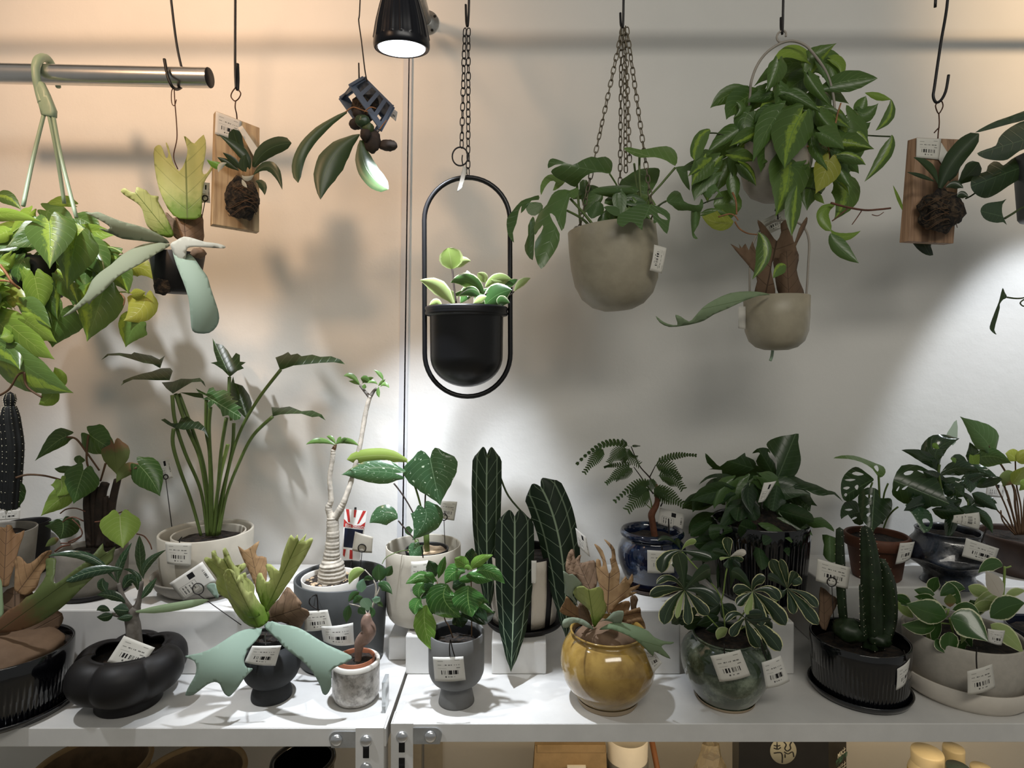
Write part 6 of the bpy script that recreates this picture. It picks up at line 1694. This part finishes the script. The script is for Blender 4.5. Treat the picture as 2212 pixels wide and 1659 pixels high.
leaves(t, 'schefflera_plain', 1.14, '''
690,650 620,700 530,740 60 60
700,660 770,720 830,780 70 70
680,760 600,800 490,830 50 60
740,840 660,860 570,870 40 50
760,860 700,900 672,955 40 45 m:hoya_pale y-.03
''', 'M', 'ov')
stems(t, 'stem_pale', 1.12, '''
365,200,1.12 480,330,1.12 600,450,1.125 700,610,1.13 740,900,1.13
780,255,1.12 745,380,1.12 720,560,1.125 700,640,1.13
970,550,1.09 900,720,1.11 780,880,1.13
1265,520,1.11 1100,700,1.12 850,880,1.13
390,535,1.09 520,680,1.11 720,900,1.13
905,775,1.08 850,830,1.1 800,900,1.13
''', 1.8, 'M')

# --- cactus in the ribbed black pot
Y = 1.155; s_ = Y / F
saucer('glossy black saucer under the black ribbed cactus pot', 1856, Y, SHZ, 101, 15, 'black_gloss')
t = thing('potted_spiny_cactus', 'dark spiny cactus columns in a glossy black ribbed pot', 'potted plant', ppos(1856, Y, SHZ + .004))
pot(t, 1856, Y, SHZ + .004, [(0, 0), (84, 0), (89, 5), (89.5, 7.5), (89.8, 9), (92, 30), (94, 57), (94.4, 58.5), (97, 96), (97, 112)], 'black_gloss', 5, 46, seg=288, soil=28, rfun=ribbed(0, (8 * s_, 58 * s_), 72, .012))
cactus_col('680,900 670,500 660,200 640,-30 620,-160', 1.145, [19, 20, 18, 14, 9], 'cactus', 5, tr='O')
cactus_col('770,840 835,640 820,350 760,130', 1.15, [16, 15, 16, 8], 'cactus', 4, tr='O')
cactus_col('430,720 405,450 395,150 388,-150', 1.17, [8, 9, 9.5, 7], 'cactus', 4, tr='O')
cactus_col('595,790 590,600 575,350', 1.13, [5, 4.5, 3], 'cactus', 4, tr='O')
ball('cactus_base', t, P(1836, 1362, 1.15), .03, .025, .022, 'cactus', .12, 3, 6); ball('cactus_base', t, P(1897, 1380, 1.14), .022, .02, .014, 'cactus', .15, 3, 7)
blade(t, 'stag_dark', '218,365 300,430 375,490 300,640 262,755 205,690 210,520', '250,740 240,380', 1.17, 1.2, 'O', name='bark_slab', thick=.004)

# --- hoya in stone grey pot
Y = 1.165; s_ = Y / F
saucer('white oval saucer under the stone grey pot', 2076, Y, SHZ, 123, 44, 'saucer_white')
t = thing('potted_cream_hoya', 'thick cream-edged leaves spilling from a stone grey pot', 'potted plant', ppos(2078, Y, SHZ + .004))
pot(t, 2078, Y, SHZ + .004, [(0, 0), (96, 0), (101, 5), (108, 60), (111, 118)], 'stone_grey', 7, 40, seg=72, soil=14)
filler(t, ['hoya', 'hoya', 'hoya_pale'], 1.15, 2085, 1320, 85, 35, 16, 55, 3, .03, 'ov', .3)
leaves(t, 'hoya', 1.12, '''
1560,480 1620,530 1690,460 60 90 y.06
1230,415 1235,340 1272,278 62 55 y.05
1050,640 960,570 868,485 32 45 y.03 m:hoya_pale
1030,530 950,480 872,438 42 52 y.03
1240,435 1150,415 1055,388 42 48 y.02
1290,445 1400,375 1518,385 62 62 y.03
1540,360 1650,400 1785,452 52 60 m:hoya_pale y.03
1400,570 1540,545 1650,640 42 65
1880,440 1960,405 2060,400 32 42 m:hoya_pale y.02
1740,640 1880,550 2050,510 112 100
1740,700 1890,800 2037,962 72 72 m:hoya_pale y-.02
1245,720 1110,735 943,700 55 80
1530,880 1470,895 1388,962 52 48
1250,830 1285,890 1330,955 48 42
1350,630 1180,590 985,515 95 115 t-.03
1380,640 1540,700 1720,855 125 115 t-.04
1370,945 1370,860 1370,768 82 82 s:round
1380,545 1378,480 1380,425 50 50 m:stag_olive
1850,180 1740,160 1628,240 62 55 y.03
1835,455 1775,340 1697,222 70 72 m:hoya_white y.01
''', 'O', 'ov', cup=.12)
stems(t, 'stem_pale', 1.14, '''
1850,450 1862,330 1868,180 r3
1868,190 1890,190 1925,178 r2
1370,640 1400,760 1420,860
1200,700 1300,690 1400,700 r2
1350,620 1370,560
''', 2.2, 'O')
# --- navy pot at right edge
Y = 1.18; t = thing('navy_pot', 'dark navy pot cut off by the right edge of the shelf', 'pot', ppos(2265, Y, SHZ))
pot(t, 2265, Y, SHZ, [(0, 0), (52, 0), (58, 5), (72, 60), (76, 118)], 'navy_glaze_dark', 5, 40, soil=14, smooth=2)
# ------------------------------------------------------------------ price tags
tag('price tag hanging from the rim of the pale double pot', '357,1171 414,1174 411,1223 360,1218', 1.228, string='388,1172 388,1166 393,1160')
tag('white card with a black square, clipped beside the charcoal pot', '366,1260 437,1213 466,1256 395,1298', 1.18, 'tag_back', clip=(428, 1272, 12, 521, 1350, 1.14))
tag('price tag standing inside the black lobed bowl', '268,1373 335,1399 300,1448 231,1430', [1.09, 1.09, 1.075, 1.075], bend=.001)
tag('price tag on the front of the charcoal footed pot', '545,1395 608,1394 594,1439 527,1432', 1.055, 'tag_print_b', string='574,1394 573,1380,1.07 572,1366,1.1')
tag('price tag on the large dark grey pot', '659,1320 708,1317 718,1358 657,1365', 1.175, string='690,1318 669,1305 672,1290 687,1283,1.2|687,1318 686,1300 684,1283')
tag('crumpled faded price tag beside the silver cup', '694,1353 763,1345 764,1395 697,1388', 1.165, 'tag_print_b', bend=.012)
tag('price tag on a wire clip behind the cream cylinder pot', '954,1081 988,1084 981,1125 947,1118', 1.36, clip=(959, 1117, 7, 962, 1200, 1.34))
tag('beige card on a wire clip before the red plant label', '767,1148 806,1160 803,1195 760,1190', 1.31, 'cream_grey_pot', clip=(782, 1184, 8.5, 777, 1240, 1.30))
tag('price tag tucked behind the glossy coffee plant', '888,1213 924,1210 944,1274 886,1280', 1.205, bend=.008, string='914,1205 912,1190 910,1180')
tag('price tag on the grey goblet pot', '935,1419 1001,1418 1006,1470 939,1472', 1.052, 'tag_print_b', string='972,1418 971,1400 973,1380|982,1418 977,1400 973,1380')
tag('narrow price tag on the striped pot', '1148,1211 1159,1211 1158,1260 1148,1260', 1.22, 'tag_plain', bend=.001)
tag('white card beside the brown curled fronds', '1243,1140 1266,1160 1275,1204 1249,1180', 1.22, 'tag_back')
tag('price tag on the dark blue pot', '1398,1188 1452,1190 1457,1238 1399,1238', 1.245, string='1430,1188 1430,1178')
tag('white card on a stick in the dark blue pot', '1425,1096 1479,1110 1475,1146 1421,1132', 1.37, 'tag_back', string='1444,1120,1.368 1445,1140,1.365 1445,1165,1.36|1427,1094,1.37 1431,1086,1.368')
tag('small tilted price tag on the yellow pot', '1391,1401 1414,1410 1430,1432 1411,1455', [1.06, 1.045, 1.045, 1.055], 'tag_print_b', bend=.001)
tag('left price tag on the green vase', '1534,1417 1599,1403 1622,1460 1555,1474', 1.038, string='1565,1412 1564,1390')
tag('right price tag on the green vase', '1645,1431 1686,1416 1707,1472 1656,1489', 1.05, 'tag_print_b', string='1656,1426 1648,1405 1644,1382')
tag('price tag among the dark split leaves', '1650,1043 1677,1039 1653,1082 1638,1086', 1.29, 'tag_back', string='1646,1085 1645,1110')
tag('price tag on a wire clip above the spiny cactus pot', '1766,1207 1837,1226 1832,1273 1763,1255', 1.16, clip=(1797, 1257, 10, 1803, 1380, 1.16))
tag('price tag on the terracotta pot', '1944,1173 1976,1170 1967,1208 1935,1220', 1.26, 'tag_print_b')
tag('upper price tag behind the rim of the dark vase', '2056,1128 2060,1113 2116,1107 2115,1146', 1.24)
tag('lower price tag on the dark zigzag vase', '2087,1162 2158,1185 2147,1220 2079,1202', 1.205, 'tag_print_b', string='2120,1172 2126,1155 2132,1140')
tag('price tag behind the brown pot with thin stems', '2132,1040 2172,1045 2168,1075 2130,1072', 1.45, 'tag_back')
tag('price tag on the front of the stone grey pot', '2089,1450 2143,1434 2152,1486 2092,1503', 1.045, string='2110,1444 2109,1420 2110,1398')
tag('price tag among the cream-edged leaves of the grey pot', '2133,1358 2171,1362 2165,1395 2135,1388', 1.085, 'tag_print_b')
tag('twisted price tag on the black ribbed cactus pot', '1938,1445 1966,1421 1962,1460 1939,1493', [1.07, 1.085, 1.085, 1.07], 'tag_print_b', bend=.006, string='1958,1428 1955,1415 1952,1405')
tag('price tag turned sideways on the beige chain planter', '1440,536 1429,591 1404,584 1414,528', [1.125, 1.125, 1.118, 1.118], bend=.003)
tag('thin white tag at the top of the oval hoop', '1000,357 1008,372 1000,396 990,415', [1.18, 1.19, 1.17, 1.18], 'tag_plain', bend=.008, string='1000,358 998,345 999,335')
tag('price tag above the small beige antler fern pot', '1640,479 1694,453 1696,489 1658,507', 1.23)
tag('pale tag at the side of the small beige pot', '1595,662 1612,662 1611,712 1595,709', 1.2, 'tag_plain', bend=.001)
tag('price tag stuck to the pale pine board', '466,240 522,262 517,306 464,289', [1.183, 1.207, 1.207, 1.182], 'tag_print_b', bend=.0005)
tag('slanting white strip label on the pale pine board', '514,276 523,271 561,326 551,343', [1.19, 1.197, 1.205, 1.2], 'tag_plain', bend=.0005, name='strip_label')
tag('price tag stuck to the brown wooden board', '1980,298 2033,300 2029,345 1979,340', 1.188, bend=.0005)
tag('slanting white strip label on the brown wooden board', '2033,308 2049,333 2040,363 2028,345', 1.187, 'tag_plain', bend=.0005, name='strip_label')
tag('small tag behind the orchid basket', '848,234 859,242 855,262 839,248', 1.23, 'tag_print_b', bend=.001)
tag('small white card behind the hanging antler fern', '436,395 453,395 453,438 435,438', 1.22, 'tag_back', clip=(443, 428, 6, 436, 470, 1.2))
tag('white card on a wire clip behind the pale double pot', '340,995 366,987 373,1032 350,1037', 1.42, 'tag_back', clip=(358, 1030, 5, 374, 1160, 1.4))
tag('price tag in the grey cactus pot at the left edge', '-5,1106 44,1100 42,1121 -5,1124', 1.28, 'tag_print_b', bend=.001)
# red plant label
Q = [P(744.5, 1099, 1.35), P(793, 1104, 1.35), P(777, 1212, 1.34), P(738, 1207, 1.34)]
t = thing('plant_label', 'red and white plant label behind the ringed trunk', 'label', sum(Q, Vector()) / 4)
def uvq(u, v, off): return Q[3] * (1 - u) * (1 - v) + Q[2] * u * (1 - v) + Q[1] * u * v + Q[0] * (1 - u) * v + Vector((0, -off, 0))
def patch(name, pts, off, mat, par=None):
    return part(name, [uvq(u, v, off) for u, v in pts], [tuple(range(len(pts)))], mat, par or t, smooth=False)
mod_solid(patch('card', [(0, 0), (1, 0), (1, 1), (0, 1)], 0, 'paper_white'), .0006)
patch('red_band', [(0, .64), (1, .64), (1, .78), (.8, .70), (.5, .69), (.2, .72), (0, .80)], .0006, 'paper_red')
patch('red_ray', [(.06, 1), (.2, 1), (.3, .74), (.2, .74)], .0006, 'paper_red'); patch('red_ray', [(.42, 1), (.54, 1), (.52, .85), (.44, .85)], .0006, 'paper_red'); patch('red_ray', [(.82, 1), (.96, 1), (.72, .74), (.62, .72)], .0006, 'paper_red')
patch('photo_print', [(.06, .24), (.95, .24), (.95, .62), (.06, .62)], .0006, 'paper_navy')
patch('red_ray', [(.06, .20), (.2, .20), (.15, .04), (.06, .08)], .0006, 'paper_red'); patch('red_ray', [(.4, .20), (.55, .20), (.6, .02), (.42, .02)], .0006, 'paper_red')
text_part('Bio beauty', .0105, 'paper_white', t, uvq(.55, .675, .0012), Q[1] - Q[0], Q[0] - Q[3])
v, f = tube_vf([P(768, 1096, 1.354), P(760, 1212, 1.346), P(752, 1262, 1.30)], .0026, 8); part('stake', v, f, 'black_plastic', t)
# clear sleeve in the gap
v, f = box_vf((zx(826, 1.085), 1.08, SHZ + .0003), (zx(834, 1.085), 1.11, SHZ + .055))
part('acrylic_block', v, f, 'clear_plastic', None, smooth=False, label='small clear acrylic block at the end of the left shelf', cat='block', loc=(zx(830, 1.085), 1.095, SHZ))
# ------------------------------------------------------------------ things on the lower shelf
LZ = .4502
def lowpot(label, cx, Y, ry, r, mat, rim, name='empty_pot'):
    c = ppos(cx, Y, LZ); t = thing(name, label, 'pot', c); H = (CZ + (YH - ry) / F * Y - LZ) / Y * F
    pot(t, cx, Y, LZ, [(0, 0), (r * .7, 0), (r * .78, 6), (r * .98, H * .9), (r, H)], mat, 7, H * .8)
    s = Y / F; lathe('rim', c, [((r + 1) * s, (H - 10) * s), ((r + 3) * s, (H - 4) * s), ((r + 1) * s, (H + 3) * s), ((r - 7) * s, (H + 2.5) * s), ((r - 8) * s, (H - 5) * s)], rim, t, 56)
    return t
lowpot('empty brown clay pot under the left shelf, the leftmost', 200, 1.30, 1652, 112, 'tan_pot', 'tan_rim')
lowpot('wide empty pale clay pot with dark inside, under the left shelf', 415, 1.20, 1672, 108, 'tan_pot', 'tan_rim')
lowpot('glossy black empty pot beside the shelf post', 655, 1.19, 1640, 66, 'black_gloss', 'black_gloss')
# kraft bag
Yb = 1.26
t = thing('paper_bag', 'brown kraft paper bag folded shut under the right shelf', 'bag', ppos(1222, Yb, LZ))
zt = CZ + (YH - 1606) / F * Yb
x0, x1 = zx(1143, Yb), zx(1308, Yb)
part('body', [(x0 - .004, Yb - .05, LZ), (x1 + .002, Yb - .05, LZ), (x1 + .002, Yb + .05, LZ), (x0 - .004, Yb + .05, LZ), (x0 + .012, Yb - .008, zt), (x1, Yb - .008, zt), (x1, Yb + .008, zt), (x0 + .012, Yb + .008, zt)],
     [(0, 3, 2, 1), (4, 5, 6, 7), (0, 1, 5, 4), (1, 2, 6, 5), (2, 3, 7, 6), (3, 0, 4, 7)], 'kraft', t, smooth=False)
box('folded_flap', (x0 + .016, Yb - .0125, zt - .012), (x1 - .002, Yb - .009, zt + .004), 'kraft', t, .001)
zl = zz(1652, Yb - .03)
box('sticker', (zx(1225, Yb - .03), Yb - .0345, zl - .02), (zx(1265, Yb - .03), Yb - .030, zl), 'tag_plain', t)
# white cup and stick
Yc = 1.28; t = thing('plastic_beaker', 'translucent white plastic beaker between the paper bag and wooden stick', 'beaker', ppos(1355, Yc, LZ))
s = Yc / F; H = (zz(1590, Yc) - LZ) / s
pot(t, 1355, Yc, LZ, [(0, 0), (36, 0), (38, 4), (44, H)], 'white_plastic_pot', 3, H * .7)
lathe('grey_band', ppos(1355, Yc, LZ), [(42.6 * s, (H - 72) * s), (44.4 * s, (H - 70) * s), (44.8 * s, (H - 46) * s), (43.4 * s, (H - 44) * s)], 'grey_matte', t, 48)
v, f = tube_vf([Vector((zx(1455, 1.27), 1.25, LZ + .006)), Vector((zx(1408, 1.30), 1.30, zz(1600, 1.30)))], .0062, 10)
part('wooden_stick', v, f, 'stick_wood', None, label='brown wooden stick leaning beside the white beaker', cat='stick', loc=(zx(1455, 1.27), 1.25, LZ))
# cellophane pack
Ycl = 1.25; c = ppos(1535, Ycl, LZ); t = thing('cellophane_pack', 'crinkled clear cellophane pack beside the black soil bag', 'pack', c)
H = zz(1606, Ycl) - LZ; v = []; f = []
rr = random.Random(3); N = 14
for j in range(N + 1):
    b = j / N
    for i in range(16):
        a = 2 * math.pi * i / 16; w = .036 * (1 - .55 * max(0, b - .75) * 4) ; w = max(w, .014)
        v.append(c + Vector((w * math.cos(a) * (1 + rr.uniform(-.12, .12)), w * .6 * math.sin(a) * (1 + rr.uniform(-.2, .2)), H * b)))
for j in range(N):
    for i in range(16): f.append((j * 16 + i, j * 16 + (i + 1) % 16, (j + 1) * 16 + (i + 1) % 16, (j + 1) * 16 + i))
part('wrapper', v, f, 'cellophane', t, smooth=False)
v, f = tube_vf([c + Vector((-.012, 0, H * .9)), c + Vector((.0, -.012, H * .905)), c + Vector((.012, 0, H * .9)), c + Vector((0, .012, H * .905))], .0035, 8, True); part('tie', v, f, 'copper_wire', t)
# black bag with round logo
Yk = 1.22; t = thing('soil_bag', 'black potting soil bag with a round grey plant logo', 'bag', ppos(1720, Yk, LZ))
xa, xb, xm = zx(1592, Yk), zx(1845, Yk), zx(1790, Yk); zt = zz(1600, Yk)
part('body', [(xa, Yk, LZ), (xm, Yk, LZ), (xb + .012, Yk + .05, LZ), (xa + .02, Yk + .08, LZ), (xa + .004, Yk, zt), (xm, Yk, zt), (xb + .012, Yk + .05, zt), (xa + .02, Yk + .08, zt)],
     [(0, 3, 2, 1), (4, 5, 6, 7), (0, 1, 5, 4), (1, 2, 6, 5), (2, 3, 7, 6), (3, 0, 4, 7)], 'bag_black', t, smooth=False)
lc = P(1692, 1622, Yk); lr = 28 / F * Yk
v, f = disc_y((lc[0], Yk, lc[2]), [(0, .0008), (lr, .0008), (lr * 1.02, 0)], 40); lg = part('logo', v, f, 'logo_grey', t)
def mark(pts, r=.0013):
    q = [Vector((lc[0] + a * lr, Yk - .0012, lc[2] + b * lr)) for a, b in pts]; v, f = tube_vf(crom(q, 4) if len(q) > 2 else q, r, 6)
    part('logo_line', [Vector((a[0], Yk - .0012 + (a[1] - Yk + .0012) * .2, a[2])) for a in v], f, 'bag_black', lg)
mark([(-.75, -.15), (-.15, -.15), (-.1, -.9)]); mark([(.05, -.05), (.35, -.2), (.7, -.05), (.8, -.45)]); mark([(.12, -.2), (.12, -.5)])
mark([(.0, .75), (.2, .5), (.1, .2), (.3, .02), (.55, .2), (.5, .5), (.65, .75)]); mark([(-.75, .25), (-.45, .15), (-.2, .3)]); mark([(-.5, .2), (-.5, .7)]); mark([(-.75, .45), (-.5, .4), (-.25, .45)])
rt = Vector((xb + .012 - xm, .05, 0)).normalized()
for k, (bd, mt, yy) in enumerate((('MIX土', 'ink_white', 1624), ('観葉植物', 'ink_green', 1637), ('培養土', 'ink_white', 1655))):
    text_part(bd, .0135, mt, t, P(1816, yy, Yk + .02) + Vector((0, -.004, 0)), rt, (0, 0, 1), bold=.0003)
# bottles
def bottle(label, cx, Y, ty, r, mat, cap, lab=None):
    c = ppos(cx, Y, LZ); t = thing('bottle', label, 'bottle', c, 'bottles under the right shelf'); s = Y / F; H = (zz(ty, Y) - LZ) / s
    lathe('body', c, [(.0005, 0), (r * .92 * s, 0), (r * s, 6 * s), (r * s, (H - 40) * s), (r * .82 * s, (H - 24) * s)], mat, t, 32)
    lathe('cap', c, [(r * .84 * s, (H - 25) * s), (r * .86 * s, (H - 4) * s), (r * .82 * s, H * s), (.0005, (H + .5) * s)], cap, t, 32)
    if lab: lathe('label_band', c, [(r * 1.0 * s, (H - 130) * s), (r * 1.02 * s, (H - 129) * s), (r * 1.02 * s, (H - 44) * s), (r * 1.0 * s, (H - 43) * s)], lab, t, 32)
bottle('white tub with a yellow band under the shelf', 2003, 1.20, 1622, 36, 'bottle_white', 'bottle_white', 'bottle_yellow')
bottle('white bottle with a pale flat cap, tallest of the group', 2060, 1.27, 1614, 24, 'bottle_white', 'bottle_white')
bottle('bottle with a dark teal cap in front of the pale bottle', 2069, 1.14, 1655, 26, 'bottle_white', 'bottle_teal')
bottle('low white bottle at the right end of the group', 2120, 1.20, 1657, 24, 'bottle_white', 'bottle_white')
